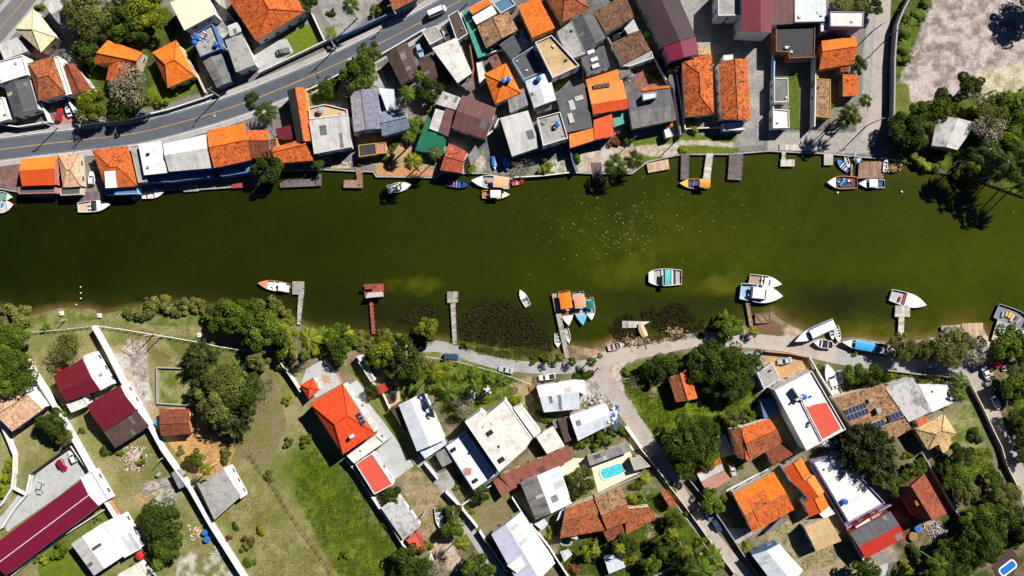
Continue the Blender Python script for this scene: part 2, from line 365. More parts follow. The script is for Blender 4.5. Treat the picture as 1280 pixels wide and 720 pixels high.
        if wins and s.get('wall', True) and h > 2.4 and si < 3:
            nw = 0
            for u, v in walls:
                L = math.hypot(v[0]-u[0], v[1]-u[1])
                if L < 2.6: continue
                nr = hnorm((v[1]-u[1], u[0]-v[0])); mx, my = (u[0]+v[0])/2 + cx, (u[1]+v[1])/2 + cy
                dd = math.hypot(mx, my) or 1
                if (nr[0]*-mx + nr[1]*-my)/dd < .2 or dd < 25: continue
                cnt = max(1, int(L/3.4))
                for fl in range(max(1, int((wh+.4)/2.9))):
                    for q in range(cnt):
                        t = (q+.5)/cnt; x, y = u[0]+(v[0]-u[0])*t + nr[0]*.03, u[1]+(v[1]-u[1])*t + nr[1]*.03
                        if fl == 0 and doors < 1 and q == cnt//2: opening('door', root, x, y, 1.02, nr); doors += 1
                        elif nw < 6: opening('window', root, x, y, 1.5+2.8*fl, nr); nw += 1
    return root
def part_box(root, name, mat, p, z0, z1, d, rz=0):
    """a box part standing on a house at a survey-sheet point"""
    x, y = WT(p, z1); mb = MB(); mb.box((0,0,0), (d[0], d[1], z1-z0), rz)
    return mb.obj(name, M[mat], root, (x-root.location.x, y-root.location.y, (z0+z1)/2))
_tank = {}
def tank(p, z, r=.75, mat='tankb', label='', hh=None, lift=0.25):
    hh = hh or r*1.5; x, y = WT(p, z+hh)
    t = thing('water_tank', label, 'water tank', (x, y, z), random.random()*3, 'water tanks on roofs and in yards')
    b, l, f = MB(), MB(), MB()
    b.lathe([(r*.82,0),(r*.86,hh*.2),(r*.95,hh*.55),(r,hh*.8),(r,hh*.84)], n=20); b.obj('tank_body', M[mat], t, smooth=True)
    l.lathe([(r*1.05,hh*.83),(r*1.05,hh*.9),(r*.6,hh*1.0),(r*.3,hh*1.04),(0,hh*1.05)], n=20); l.obj('lid', M[mat], t)
    return t
def awning(short, extra, mat, pts, h, rise=.3, name='canopy', cat='canopy', group=None, post='metal'):
    return H(short, extra, post, [Mo(mat, pts, h, rise, wall=False)], name, cat, False, group=group)
# free-standing walls and fences: a line of survey points, height, thickness
def Wl(label, mat, pts, h=2.0, t=.2, name='garden_wall', cat='wall', cap=None, piers=0, z0=-.05):
    P = [WT(p, 0) for p in pts]; cx, cy = P[0]; Q = [(p[0]-cx, p[1]-cy) for p in P]
    root = thing(name, label, cat, (cx, cy, 0)); mb, cb, pb = MB(), MB(), MB()
    A, B = offset(Q, -t/2), offset(Q, t/2)
    for i in range(len(Q)-1):
        a0, a1, b1, b0 = A[i], A[i+1], B[i+1], B[i]
        mb.face([(*a0,z0),(*a1,z0),(*a1,h),(*a0,h)]); mb.face([(*b1,z0),(*b0,z0),(*b0,h),(*b1,h)]); mb.face([(*a0,h),(*a1,h),(*b1,h),(*b0,h)])
    for a, b, s in ((A[0],B[0],1),(A[-1],B[-1],0)):
        q = [(*b,z0),(*a,z0),(*a,h),(*b,h)]; mb.face(q if s else q[::-1])
    mb.obj('wall_panel', M[mat], root)
    A, B = offset(Q, -t/2-.04), offset(Q, t/2+.04)
    for i in range(len(Q)-1):
        a0, a1, b1, b0 = A[i], A[i+1], B[i+1], B[i]; z, y = h+.003, h+.07
        cb.face([(*a0,z),(*a1,z),(*a1,y),(*a0,y)]); cb.face([(*b1,z),(*b0,z),(*b0,y),(*b1,y)]); cb.face([(*a0,y),(*a1,y),(*b1,y),(*b0,y)])
    cb.obj('coping', M[cap or mat], root)
    if piers:
        d = 0
        for i in range(len(Q)-1):
            L = math.dist(Q[i], Q[i+1]); n = max(1, round(L/piers))
            for k in range(n):
                p = lerp(Q[i], Q[i+1], k/n); m = MB(); m.box((0,0,(h+.2)/2), (t+.16, t+.16, h+.2), math.atan2(Q[i+1][1]-Q[i][1], Q[i+1][0]-Q[i][0]))
                m.obj('pier', M[cap or mat], root, (p[0], p[1], 0)); d += 1
                if d > 60: break
    return root
def Fe(label, mat, pts, h=1.2, gap=2.5, r=.07, rails=(.5, 1.05), name='wire_fence', cat='fence', post=None):
    P = [WT(p, 0) for p in pts]; cx, cy = P[0]; Q = [(p[0]-cx, p[1]-cy) for p in P]
    root = thing(name, label, cat, (cx, cy, 0)); rb = MB(); pm = None
    for i in range(len(Q)-1):
        L = math.dist(Q[i], Q[i+1]); n = max(1, round(L/gap))
        for k in range(n + (i == len(Q)-2)):
            p = lerp(Q[i], Q[i+1], k/n)
            if pm is None:
                m = MB(); m.tube([(0,0,-.2),(0,0,h)], r, 6); pm = m.mesh('post', M[post or mat])
            link('post', pm, root, (p[0]+random.uniform(-.1,.1), p[1]+random.uniform(-.1,.1), 0), random.random())
        for z in rails: rb.tube([(*Q[i],z), (*Q[i+1],z)], .025 if r < .1 else .05, 4)
    rb.obj('rail', M[mat], root); return root

# ------------------------------------------------------------------ ground, one sheet with the surfaces of the place mapped in plan
TOPBANK = [(-700,238)] + [(0,236),(40,243),(100,242),(175,242),(212,237),(250,237),(320,232),(345,214),(402,212),(467,215),(470,221),(545,222),(552,216),(607,217),(640,224),(717,216),(740,217),(790,217),(810,202),(852,193),(912,193),(960,189),(1030,192),(1072,196),(1120,200),(1167,216),(1210,222),(1280,247),(1340,262),(2000,420)]
BOTBANK = [(-700,400),(0,386),(20,393),(35,395),(60,387),(90,385),(112,387),(130,393),(155,388),(200,380),(250,383),(300,392),(350,396),(368,403),(402,415),(440,418),(468,421),(500,422),(520,428),(548,425),(580,430),(640,437),(690,444),(712,432),(740,437),(765,426),(800,432),(830,430),(860,424),(890,413),(915,411),(935,406),(945,409),(967,389),(975,396),(985,405),(1002,412),(1020,420),(1047,424),(1075,421),(1097,427),(1140,425),(1175,422),(1179,412),(1229,410),(1237,424),(1245,414),(1280,420),(1340,432),(2000,560)]
RIVER = TOPBANK + BOTBANK[::-1]
def pip(X, Y, poly):
    inside = np.zeros(X.shape, bool); n = len(poly)
    for i in range(n):
        x0, y0 = poly[i]; x1, y1 = poly[(i+1)%n]
        if y0 == y1: continue
        inside ^= ((y0 > Y) != (y1 > Y)) & (X < (x1-x0)*(Y-y0)/(y1-y0)+x0)
    return inside
def dline(X, Y, pts):
    d = np.full(X.shape, 1e9)
    for (x0,y0),(x1,y1) in zip(pts[:-1], pts[1:]):
        L = (x1-x0)**2+(y1-y0)**2 + 1e-9; t = np.clip(((X-x0)*(x1-x0)+(Y-y0)*(y1-y0))/L, 0, 1)
        d = np.minimum(d, np.hypot(X-x0-t*(x1-x0), Y-y0-t*(y1-y0)))
    return d
def vnoise(X, Y, s, seed):
    r = np.random.default_rng(seed); g = r.random((256,256)); x = X/s + 100; y = Y/s + 100
    xi, yi = np.floor(x).astype(int), np.floor(y).astype(int); fx, fy = x-xi, y-yi; fx = fx*fx*(3-2*fx); fy = fy*fy*(3-2*fy)
    a = g[yi%256, xi%256]; b = g[yi%256, (xi+1)%256]; c = g[(yi+1)%256, xi%256]; d = g[(yi+1)%256, (xi+1)%256]
    return (a*(1-fx)+b*fx)*(1-fy) + (c*(1-fx)+d*fx)*fy
def fbm(X, Y, s, seed, o=4, g=.55):
    t = 0; a = 1; n = 0
    for k in range(o): t = t + a*vnoise(X, Y, s/2**k, seed+k); n += a; a *= g
    return t/n
ZONES = []
def Z(c1, c2, pts, soft=2.0, ns=10, warp=3.0, bias=.5): ZONES.append((c1, c2, [px(p) for p in pts], soft, ns, warp, bias))
DRY, DRY2 = (.15,.155,.045), (.25,.23,.105)
LUSH, LUSH2 = (.055,.095,.007), (.125,.155,.014)
LAWN, LAWN2 = (.085,.125,.012), (.145,.165,.028)
DIRT, DIRT2 = (.34,.25,.16), (.20,.15,.09)
SAND, SAND2 = (.46,.41,.375), (.20,.165,.145)
CONC, CONC2 = (.31,.30,.285), (.21,.20,.19)
PALE, PALE2 = (.46,.43,.385), (.33,.305,.26)
ORNG, ORNG2 = (.52,.29,.11), (.40,.23,.10)
DKGR, DKGR2 = (.05,.065,.015), (.09,.09,.03)
MUD, MUD2 = (.13,.095,.05), (.24,.18,.10)
GREY, GREY2 = (.20,.19,.175), (.12,.11,.10)
BRCK, BRCK2 = (.26,.12,.09), (.18,.09,.07)
# ---- what covers the ground where
ZP = lambda c1, c2, pts, **k: (TILE.__setitem__(slice(0,2), (0,0)), ZONES.append((c1, c2, list(pts), k.get('soft',2.), k.get('ns',10), k.get('warp',3.), k.get('bias',.5))))
ZP((.20,.17,.105), (.10,.10,.045), [(330,395),(1320,395),(1320,760),(330,760)], soft=4, ns=8)
ZP(DRY, DRY2, [(-60,380),(350,395),(365,450),(440,570),(540,730),(540,800),(-60,800)], soft=4, ns=14)
ZP(LAWN, DRY2, [(-60,380),(300,385),(310,415),(120,400),(30,412),(-60,410)], ns=8)
ZP(LAWN, DRY, [(205,420),(300,430),(330,440),(320,480),(240,470)], ns=7)
ZP(DIRT2, DRY, [(290,470),(340,470),(360,530),(330,600),(270,560),(250,540)], ns=8)
ZP(DRY2, DIRT, [(120,440),(160,430),(200,520),(190,540),(160,480)], ns=6)
ZP(PALE, DIRT, [(140,440),(170,440),(185,520),(165,490),(145,460)], ns=4, bias=.4)
ZP(PALE, SAND2, [(160,425),(182,425),(185,460),(192,510),(180,505),(165,470)], ns=4)
ZP(ORNG, ORNG2, [(205,545),(240,540),(268,545),(293,560),(285,585),(262,598),(238,590),(228,575),(215,558)], soft=2.5, ns=5)
ZP(PALE, CONC2, [(175,605),(215,595),(222,620),(215,640),(180,625)], ns=4, soft=3)
ZP(DIRT, ORNG, [(165,615),(190,620),(190,645),(180,645)], ns=4, soft=3)
ZP(PALE, DRY, [(225,690),(290,690),(310,740),(215,740)], ns=6, soft=4, bias=.6)
ZP(LAWN, LUSH2, [(48,700),(85,665),(110,720),(50,740)], ns=5)
ZP(LAWN, DRY, [(42,690),(125,640),(135,635),(145,645),(90,680)], ns=5)
ZP(LAWN, DRY2, [(200,458),(247,467),(247,505),(200,505)], ns=5, soft=1, warp=1)
ZP(LUSH, LUSH2, [(392,548),(420,570),(440,600),(470,650),(500,690),(500,730),(430,730),(405,690),(380,640),(350,590),(360,565)], soft=26, ns=9, warp=10)
ZP((.05,.085,.012), LUSH2, [(400,630),(440,640),(470,680),(490,730),(440,730),(415,690)], soft=6, ns=7, warp=6, bias=.6)
ZP(DRY2, DRY, [(300,570),(335,590),(420,730),(330,730),(285,640)], soft=6, ns=12, warp=5)
ZP(DRY, DIRT, [(500,590),(545,590),(560,650),(570,690),(545,700),(520,670)], soft=4, ns=8)
ZP(PALE, DIRT, [(532,676),(560,672),(575,700),(570,715),(540,705)], soft=2, ns=4)
ZP(LAWN, DRY, [(415,455),(460,450),(470,480),(500,530),(530,590),(515,590),(470,520),(445,470)], ns=6)
ZP(LUSH, LAWN2, [(525,450),(600,455),(645,470),(655,480),(640,505),(600,510),(590,520),(560,520),(540,490),(500,500),(500,480)], ns=6, soft=3)
ZP(LAWN, DRY2, [(530,430),(640,452),(645,468),(625,462),(530,443)], ns=5)
ZP(LAWN, LUSH, [(540,420),(570,422),(660,440),(690,455),(640,455),(560,432)], ns=5)
ZP(DIRT, DRY2, [(637,480),(665,470),(668,500),(650,520)], ns=5)
ZP(MUD, MUD2, [(380,410),(440,405),(480,415),(530,425),(520,445),(480,450),(430,460),(400,450)], ns=6, soft=3)
ZP(MUD, DRY, [(640,430),(690,440),(700,455),(650,452)], ns=5)
ZP(DIRT, MUD, [(700,425),(745,430),(770,420),(830,425),(880,412),(900,415),(930,405),(990,408),(1000,420),(900,420),(820,438),(770,445),(745,455),(700,450)], ns=5, soft=3)
ZP(MUD, (.18,.08,.05), [(930,400),(965,400),(985,420),(940,422)], ns=5, soft=3)
ZP(PALE, DIRT, [(985,405),(1010,420),(1060,430),(1030,445),(960,425),(930,428),(930,420),(980,420)], ns=5, soft=3)
ZP(PALE, DIRT2, [(1090,425),(1175,420),(1235,408),(1240,430),(1225,450),(1180,445),(1120,440)], ns=5, soft=3)
ZP(DIRT, PALE, [(1230,420),(1280,425),(1280,450),(1240,470),(1225,470)], ns=5, soft=3)
ZP(LUSH, LUSH2, [(775,462),(800,452),(900,440),(930,442),(945,480),(948,510),(915,530),(860,560),(825,550),(800,520),(780,490)], soft=2, ns=6, warp=3)
ZP((.11,.17,.012), LUSH2, [(785,500),(830,480),(840,500),(870,510),(930,490),(945,500),(900,530),(850,550),(825,550)], soft=4, ns=5, warp=4)
ZP(DRY2, DIRT, [(808,485),(822,485),(822,500),(812,500)], soft=3, ns=4)
ZP(ORNG, DIRT, [(925,445),(965,440),(1010,448),(1012,460),(975,480),(960,470),(925,462)], soft=1.5, ns=4)
ZP((.42,.42,.43), CONC2, [(930,440),(955,440),(955,455),(968,480),(958,492),(930,470)], soft=1.5, ns=4)
ZP(LAWN, DRY2, [(1185,520),(1210,500),(1225,530),(1240,590),(1230,610),(1200,610),(1190,580)], soft=3, ns=6)
ZP(LUSH2, LAWN2, [(1205,560),(1235,560),(1245,600),(1220,620),(1205,600)], soft=4, ns=6)
ZP((.17,.24,.015), LUSH2, [(1262,470),(1290,455),(1290,530),(1275,525)], soft=2, ns=5)
ZP(LUSH, LUSH2, [(1241,563),(1247,556),(1257,578),(1248,580)], soft=1, ns=5)
ZP(DRY2, DIRT, [(960,650),(1000,650),(1065,690),(1070,730),(1000,730),(990,690),(960,690)], soft=3, ns=6)
ZP(DIRT, CONC2, [(1080,690),(1130,670),(1130,700),(1085,715)], soft=3, ns=5)
ZP(DRY, DIRT2, [(1240,650),(1280,640),(1280,690),(1255,690)], soft=4, ns=6)
ZP(DKGR, DIRT2, [(1060,600),(1120,590),(1180,560),(1200,600),(1290,610),(1290,730),(1130,730),(1120,690),(1100,640)], soft=4, ns=6)
ZP(DKGR, DIRT2, [(1085,455),(1120,470),(1110,500),(1060,490)], soft=2, ns=4)
ZP(LAWN, DKGR, [(700,640),(820,610),(870,660),(890,720),(700,720)], soft=4, ns=6)
ZP(DIRT, LAWN, [(810,640),(832,640),(822,672),(805,670)], soft=2, ns=4)
ZP(LAWN, DRY2, [(704,593),(738,584),(750,615),(716,625)], soft=1, ns=4)
ZP(LUSH, LAWN, [(900,570),(915,565),(920,590),(905,590)], soft=1.5, ns=4)
ZP(DRY, DIRT2, [(580,625),(620,610),(650,645),(620,670),(598,665)], soft=2, ns=5)
ZP(PALE, CONC2, [(690,490),(745,470),(760,500),(720,505),(695,510)], soft=2, ns=3, bias=.4)
ZP(DIRT, PALE, [(735,448),(770,440),(800,445),(782,456),(775,470),(782,492),(800,520),(785,515),(760,490),(742,470)], soft=1.5, ns=4)
ZP(DKGR, DIRT2, [(1240,440),(1300,430),(1300,640),(1286,610),(1270,570),(1254,530),(1244,500)], soft=2, ns=4)  # dark green and earth, with the shade beside the street put in the tone
ZP((.17,.24,.015), LUSH2, [(1262,470),(1290,455),(1290,530),(1275,525)], soft=2, ns=5)
# upper side
ZP((.15,.145,.14), (.09,.088,.085), [(470,60),(640,-20),(790,-20),(850,165),(790,172),(720,195),(670,198),(610,205),(570,180),(540,120),(490,150)], soft=3, ns=5)  # ground darkened to stand for shade in the gaps between houses
ZP((.13,.125,.12), (.09,.085,.08), [(-20,60),(60,40),(100,100),(100,150),(-20,170)], soft=3, ns=5)  # corner plots darkened for shade the same way
ZP(DKGR, LAWN, [(95,110),(100,30),(160,0),(210,10),(235,50),(260,115),(150,140),(105,150)], soft=3, ns=6)
ZP(LAWN, LUSH2, [(185,110),(205,95),(245,95),(255,112),(210,130),(150,140)], soft=2, ns=5)
ZP(PALE, CONC2, [(255,0),(280,0),(285,40),(290,70),(270,60)], soft=2, ns=4)
ZP((.12,.18,.012), LUSH2, [(352,45),(385,30),(403,53),(352,77)], soft=1, ns=6, warp=1)
ZP(CONC, CONC2, [(395,0),(470,-10),(472,10),(440,40),(420,48),(405,20)], soft=2, ns=5)
ZP(LAWN, DRY, [(405,35),(418,32),(420,48),(410,48)], soft=1, ns=4)
ZP(LAWN, LUSH, [(385,120),(415,105),(425,125),(390,130)], soft=1.5, ns=4)
ZP(DIRT, PALE, [(470,80),(480,95),(490,120),(475,115),(465,100)], soft=2, ns=4)
ZP(CONC2, DIRT2, [(495,130),(530,120),(545,110),(530,160),(510,170)], soft=2, ns=4)
ZP(DIRT, ORNG2, [(465,170),(510,180),(535,205),(545,222),(470,221)], soft=1, ns=4)
ZP((.5,.22,.12), ORNG2, [(470,206),(545,212),(545,222),(470,221)], soft=.8, ns=4)
ZP(PALE, LAWN, [(580,190),(607,190),(607,217),(575,215)], soft=1.5, ns=4)
ZP(LAWN, PALE, [(672,200),(706,200),(710,217),(672,217)], soft=1.5, ns=4)
ZP(PALE, DIRT, [(720,195),(790,175),(792,215),(722,216)], soft=2, ns=4)
ZP(LAWN, LUSH2, [(790,172),(835,170),(850,168),(925,170),(925,192),(852,193),(835,200),(792,205)], soft=1.5, ns=5)
ZP(PALE, DIRT, [(850,176),(930,178),(930,184),(850,182)], soft=1, ns=4)
ZP(PALE, DIRT, [(792,184),(850,178),(850,190),(838,200),(795,192)], soft=1.5, ns=3)
ZP(CONC, CONC2, [(840,-20),(955,-20),(955,180),(915,185),(935,140),(930,70),(885,65),(875,60)], soft=1, ns=8, warp=1)
ZP(BRCK, BRCK2, [(790,85),(830,85),(838,115),(792,112)], soft=1, ns=3)
ZP(CONC, PALE2, [(960,165),(1070,165),(1078,120),(1080,60),(1090,-20),(1125,-20),(1110,60),(1105,160),(1085,192),(1030,192),(960,189)], soft=1, ns=6, warp=1)
ZP(DIRT, DIRT2, [(1092,70),(1104,60),(1105,165),(1092,170)], soft=2, ns=4)
ZP(LUSH, LAWN, [(985,88),(1000,88),(1000,162),(986,162)], soft=.8, ns=4, warp=.5)
ZP(DKGR, LAWN, [(1112,-20),(1170,-20),(1150,60),(1145,110),(1180,125),(1240,120),(1300,110),(1300,260),(1210,225),(1112,200)], soft=3, ns=6)
ZP(SAND, SAND2, [(1170,-30),(1330,-30),(1330,110),(1270,120),(1225,125),(1200,118),(1165,132),(1128,135),(1118,110),(1135,75),(1150,40),(1160,10)], soft=4, ns=6, warp=4)
ZP((.52,.47,.36), (.30,.28,.15), [(1215,90),(1330,70),(1330,120),(1225,128)], soft=6, ns=5)
ZP(LAWN, DRY, [(1115,100),(1135,105),(1140,140),(1115,155)], soft=3, ns=5)
ZP((.22,.12,.10), (.14,.09,.08), [(0,205),(25,202),(22,235),(0,235)], soft=2, ns=3)

def axis(lo, hi, step, far): 
    m = np.arange(lo, hi+step*.5, step); out = [lo-d for d in far[::-1]] + list(m) + [hi+d for d in far]
    return np.array(out)
FAR = [4, 12, 30, 70, 150, 400, 1200, 3000]
gx = axis(-176, 176, .4, FAR); gy = axis(-104, 104, .4, FAR)
def grid(gx, gy):
    X, Y = np.meshgrid(gx, gy); nx, ny = len(gx), len(gy)
    i = np.arange(nx*ny).reshape(ny, nx)
    return X, Y, np.stack([i[:-1,:-1], i[:-1,1:], i[1:,1:], i[1:,:-1]], -1).reshape(-1, 4)
def grid_obj(name, X, Y, Zz, quads, cols, mat):
    me = bpy.data.meshes.new(name); n = X.size
    me.vertices.add(n); me.vertices.foreach_set('co', np.stack([X,Y,Zz],-1).reshape(-1).astype(np.float32))
    me.loops.add(quads.size); me.loops.foreach_set('vertex_index', quads.reshape(-1).astype(np.int32))
    me.polygons.add(len(quads)); me.polygons.foreach_set('loop_start', np.arange(0, quads.size, 4, dtype=np.int32))
    me.update(calc_edges=True)
    at = me.color_attributes.new('surface', 'FLOAT_COLOR', 'POINT')
    at.data.foreach_set('color', np.concatenate([cols.reshape(-1,3), np.ones((n,1))], 1).reshape(-1).astype(np.float32))
    me.polygons.foreach_set('use_smooth', [True]*len(quads)); me.materials.append(mat)
    return link(name, me)
X, Y, quads = grid(gx, gy); PX, PY = X/S+640, 360-Y/S
near = (np.abs(X) < 190) & (np.abs(Y) < 120)
GC = np.empty(X.shape + (3,))
f = fbm(PX, PY, 26, 3, 5, .6); f = np.clip((f-.5)*3+.5, 0, 1)[...,None]
GC[:] = np.array(GREY)*.8*(1-f) + np.array(PALE2)*.6*f
wx = (fbm(PX, PY, 9, 21, 3)-.5)*2; wy = (fbm(PX, PY, 9, 31, 3)-.5)*2
fz = {}
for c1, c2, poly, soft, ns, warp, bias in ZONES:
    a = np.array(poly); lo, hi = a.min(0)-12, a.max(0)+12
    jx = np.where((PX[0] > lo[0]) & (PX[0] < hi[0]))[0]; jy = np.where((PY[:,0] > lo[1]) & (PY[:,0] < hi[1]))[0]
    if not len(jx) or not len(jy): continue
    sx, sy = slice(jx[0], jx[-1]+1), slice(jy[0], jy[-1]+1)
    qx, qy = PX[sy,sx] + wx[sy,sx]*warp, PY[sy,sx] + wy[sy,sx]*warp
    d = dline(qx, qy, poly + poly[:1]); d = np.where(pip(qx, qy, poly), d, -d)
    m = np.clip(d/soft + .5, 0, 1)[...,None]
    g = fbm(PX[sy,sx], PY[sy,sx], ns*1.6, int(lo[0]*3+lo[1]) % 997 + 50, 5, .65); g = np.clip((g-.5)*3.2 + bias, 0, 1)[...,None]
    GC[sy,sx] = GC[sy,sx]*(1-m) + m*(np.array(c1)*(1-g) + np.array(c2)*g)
TOPN = None
dT, dB = dline(PX, PY, TOPBANK), dline(PX + wx*3, PY + wy*2, BOTBANK); inr = pip(PX, PY, RIVER); inr2 = pip(PX + wx*3, PY + wy*2, RIVER)
sT = np.where(inr, -dT, 9.)*S; sB = np.where(inr2, -dB, dB)*S; sB = np.where(dT < dB, 9., sB)
GZ = np.minimum(np.where(dT < 1.2, -1.6*(inr), np.where(inr & (dT <= dB), -1.6, 0)), 0)
GZ = np.where(inr & (dB < dT), 0, GZ); GZ = np.minimum(GZ, np.clip(-.62 + sB*.33, -1.7, 0))
WATER_Z = -.62
bank = np.clip(1 - np.abs(sB-.2)/1.6, 0, 1)[...,None]*(.35+.65*f); GC = GC*(1-bank*.75) + np.array(MUD)*bank*.75
GC *= (0.86 + .28*fbm(PX, PY, 3.2, 77, 3, .7))[...,None]
n = NT('ground_surface', .95, .1); at = n.n('ShaderNodeVertexColor', layer_name='surface').outputs['Color']
q = n.noise(1.6, 5, .75); q2 = n.noise(5.5, 3, .8); c = n.mul(at, n.math('MULTIPLY', n.ramp(q, .3, .7, .68, 1.3), n.ramp(q2, .3, .7, .72, 1.28)))
n.bump(n.math('ADD', q, n.math('MULTIPLY', q2, .5)), .8, .25); n.done(c)
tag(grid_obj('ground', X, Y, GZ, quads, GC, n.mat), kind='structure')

# ---- the river
wxs = axis(-176, 176, .8, FAR); wys = axis(-36, 52, .8, [4, 12, 30])
X2, Y2, q2d = grid(wxs, wys); P2, Q2 = X2/S+640, 360-Y2/S
keep = pip(P2, Q2, RIVER) | (np.minimum(dline(P2, Q2, BOTBANK), dline(P2, Q2, TOPBANK)) < 14)
ok = keep.reshape(-1)[q2d].all(1)
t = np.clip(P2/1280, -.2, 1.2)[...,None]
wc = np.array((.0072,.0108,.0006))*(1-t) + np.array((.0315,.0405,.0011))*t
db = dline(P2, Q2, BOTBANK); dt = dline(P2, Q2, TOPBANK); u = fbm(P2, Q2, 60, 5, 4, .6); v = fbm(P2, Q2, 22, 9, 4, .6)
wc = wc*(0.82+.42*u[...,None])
mid = np.clip(1-np.abs((Q2-330)/70), 0, 1)*np.clip((P2-300)/500, 0, 1); wc *= (1+.35*mid*v)[...,None]
band = np.clip(1-db/np.where(P2 > 720, 34, 30), 0, 1)**1.3 * np.clip((v-.28)*3, 0, 1)
lat = np.clip((P2-150)/500, .25, 1.)
wc = wc*(1-(band*lat)[...,None]*.85) + np.array((.105,.088,.013))*(band*lat)[...,None]*.85
edge = np.clip(1-db/9, 0, 1)[...,None]*.7; wc = wc*(1-edge) + np.array((.16,.11,.04))*edge
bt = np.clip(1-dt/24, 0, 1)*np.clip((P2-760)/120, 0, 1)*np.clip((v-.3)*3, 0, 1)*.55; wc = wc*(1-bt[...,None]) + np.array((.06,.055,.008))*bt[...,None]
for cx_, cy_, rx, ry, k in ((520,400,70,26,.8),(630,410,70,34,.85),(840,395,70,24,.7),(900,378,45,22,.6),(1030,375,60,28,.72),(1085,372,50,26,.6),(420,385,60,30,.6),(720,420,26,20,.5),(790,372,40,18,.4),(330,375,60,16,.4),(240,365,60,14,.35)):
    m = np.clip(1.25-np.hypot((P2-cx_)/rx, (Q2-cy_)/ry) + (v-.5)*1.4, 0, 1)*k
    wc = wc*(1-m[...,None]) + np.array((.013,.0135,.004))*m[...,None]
for cx_, cy_, rx, ry, k in ((520,355,30,12,.8),(900,358,34,16,.9),(790,345,60,22,.45),(880,300,120,50,.3),(1060,415,70,10,.6),(1190,410,30,10,.6),(760,300,70,40,.25)):
    m = np.clip(1.1-np.hypot((P2-cx_)/rx, (Q2-cy_)/ry) + (v-.5)*1.8, 0, 1)*k
    wc = wc*(1-m[...,None]) + np.array((.075,.082,.004))*m[...,None]
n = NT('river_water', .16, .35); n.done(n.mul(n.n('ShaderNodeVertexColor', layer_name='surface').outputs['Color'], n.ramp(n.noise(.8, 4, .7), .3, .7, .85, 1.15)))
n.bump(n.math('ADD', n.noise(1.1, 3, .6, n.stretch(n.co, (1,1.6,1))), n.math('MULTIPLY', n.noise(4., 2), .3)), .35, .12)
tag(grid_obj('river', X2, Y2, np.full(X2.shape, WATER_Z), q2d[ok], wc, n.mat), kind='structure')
# small pale flecks scattered over the water
fm = MB()
def fleck(x, y, r):
    k = random.randint(5,7); a0 = random.random()*6
    fm.face([(x+r*math.cos(a0+i*6.283/k)*random.uniform(.6,1.1), y+r*math.sin(a0+i*6.283/k)*random.uniform(.6,1.1), WATER_Z+.015) for i in range(k)])
for i in range(360):
    p = (random.gauss(770,36), random.gauss(288,22)) if i < 200 else (random.gauss(800,60), random.gauss(275,26)) if i < 330 else (random.uniform(640,1270), random.uniform(225,360)) if i < 358 else (random.uniform(20,600), random.uniform(260,350))
    if pip(np.array([p[0]]), np.array([p[1]-8]), RIVER)[0] and pip(np.array([p[0]]), np.array([p[1]+8]), RIVER)[0]:
        fleck(*W(p, WATER_Z), random.choice((.04,.05,.06,.08,.1,.14)))
tag(fm.obj('pale_flecks', paint('fleck_pale', (.5,.52,.4), .7)), kind='stuff')
# quay wall of the upper bank
qs = [W(p) for p in TOPBANK[1:-5]]; qm = MB(); A, B = offset(qs, .25), offset(qs, -.15)
for i in range(len(qs)-1):
    a0, a1, b1, b0 = A[i], A[i+1], B[i+1], B[i]
    qm.face([(*b0,-1.8),(*b1,-1.8),(*b1,.09),(*b0,.09)][::-1]); qm.face([(*a0,.09),(*a1,.09),(*b1,.09),(*b0,.09)][::-1]); qm.face([(*a0,-.2),(*a1,-.2),(*a1,.09),(*a0,.09)])
qo = tag(qm.obj('quay_wall', M['SG']), 'stained grey concrete quay wall along the built up bank', 'quay wall')

# ---- roads, lanes, pavements, paved yards
asph = slab('asphalt', (.090,.100,.122), (.055,.060,.073), .6, .9, .12); asph2 = slab('asphalt_street', (.16,.155,.16), (.10,.10,.105), .5)
lanec = slab('lane_concrete', (.37,.325,.295), (.24,.21,.19), .6, .95, .2); grav = slab('lane_gravel', (.33,.32,.315), (.20,.19,.18), .7, .95, .15); dirtl = slab('lane_dirt', (.40,.355,.31), (.26,.22,.18), .6, .95, .12)
yel = paint('road_paint_yellow', (.62,.40,.12), .8, .2, .45); wht = paint('road_paint_white', (.6,.6,.6), .8, .2, .5); pav = slab('pavement_slabs', (.36,.34,.32), (.22,.2,.19), .6); kerbm = slab('kerb_stone', (.62,.61,.59), (.35,.34,.32), .6)
LVL = [.016]
def road(name, pts, width, mat, lines=None):
    P = smooth_line([W(p) for p in pts]); mb = MB(); LVL[0] += .004; z = LVL[0]
    ribbon(mb, P, -width/2, width/2, z); o = tag(mb.obj(name, mat), kind='structure'); return P, z
MAIN = [(-90,209),(-30,192),(40,182),(100,175),(172,166),(247,147),(312,126),(395,92),(475,54),(527,27),(590,-7),(660,-40)]
P, z = road('road', MAIN, 7.0, asph)
mk = MB(); ribbon(mk, P, -.16, -.05, z+.004); ribbon(mk, P, .05, .16, z+.004); tag(mk.obj('road_line_yellow', yel), kind='structure')
mk = MB(); ribbon(mk, P, -3.25, -3.15, z+.004); ribbon(mk, P, 3.15, 3.25, z+.004); tag(mk.obj('road_line_white', wht), kind='structure')
for s in (-1, 1):
    k = MB(); a, b = sorted((s*3.5, s*3.72)); ribbon(k, P, a, b, .15)
    for d, f_ in ((a, 1), (b, 0)):
        O = offset(P, d)
        for i in range(len(O)-1):
            q = [(*O[i],0),(*O[i+1],0),(*O[i+1],.15),(*O[i],.15)]; k.face(q if f_ else q[::-1])
    tag(k.obj('kerb', kerbm), kind='structure')
    k = MB(); a, b = sorted((s*3.72, s*5.3)); ribbon(k, P, a, b, .135); tag(k.obj('pavement', pav), kind='structure')
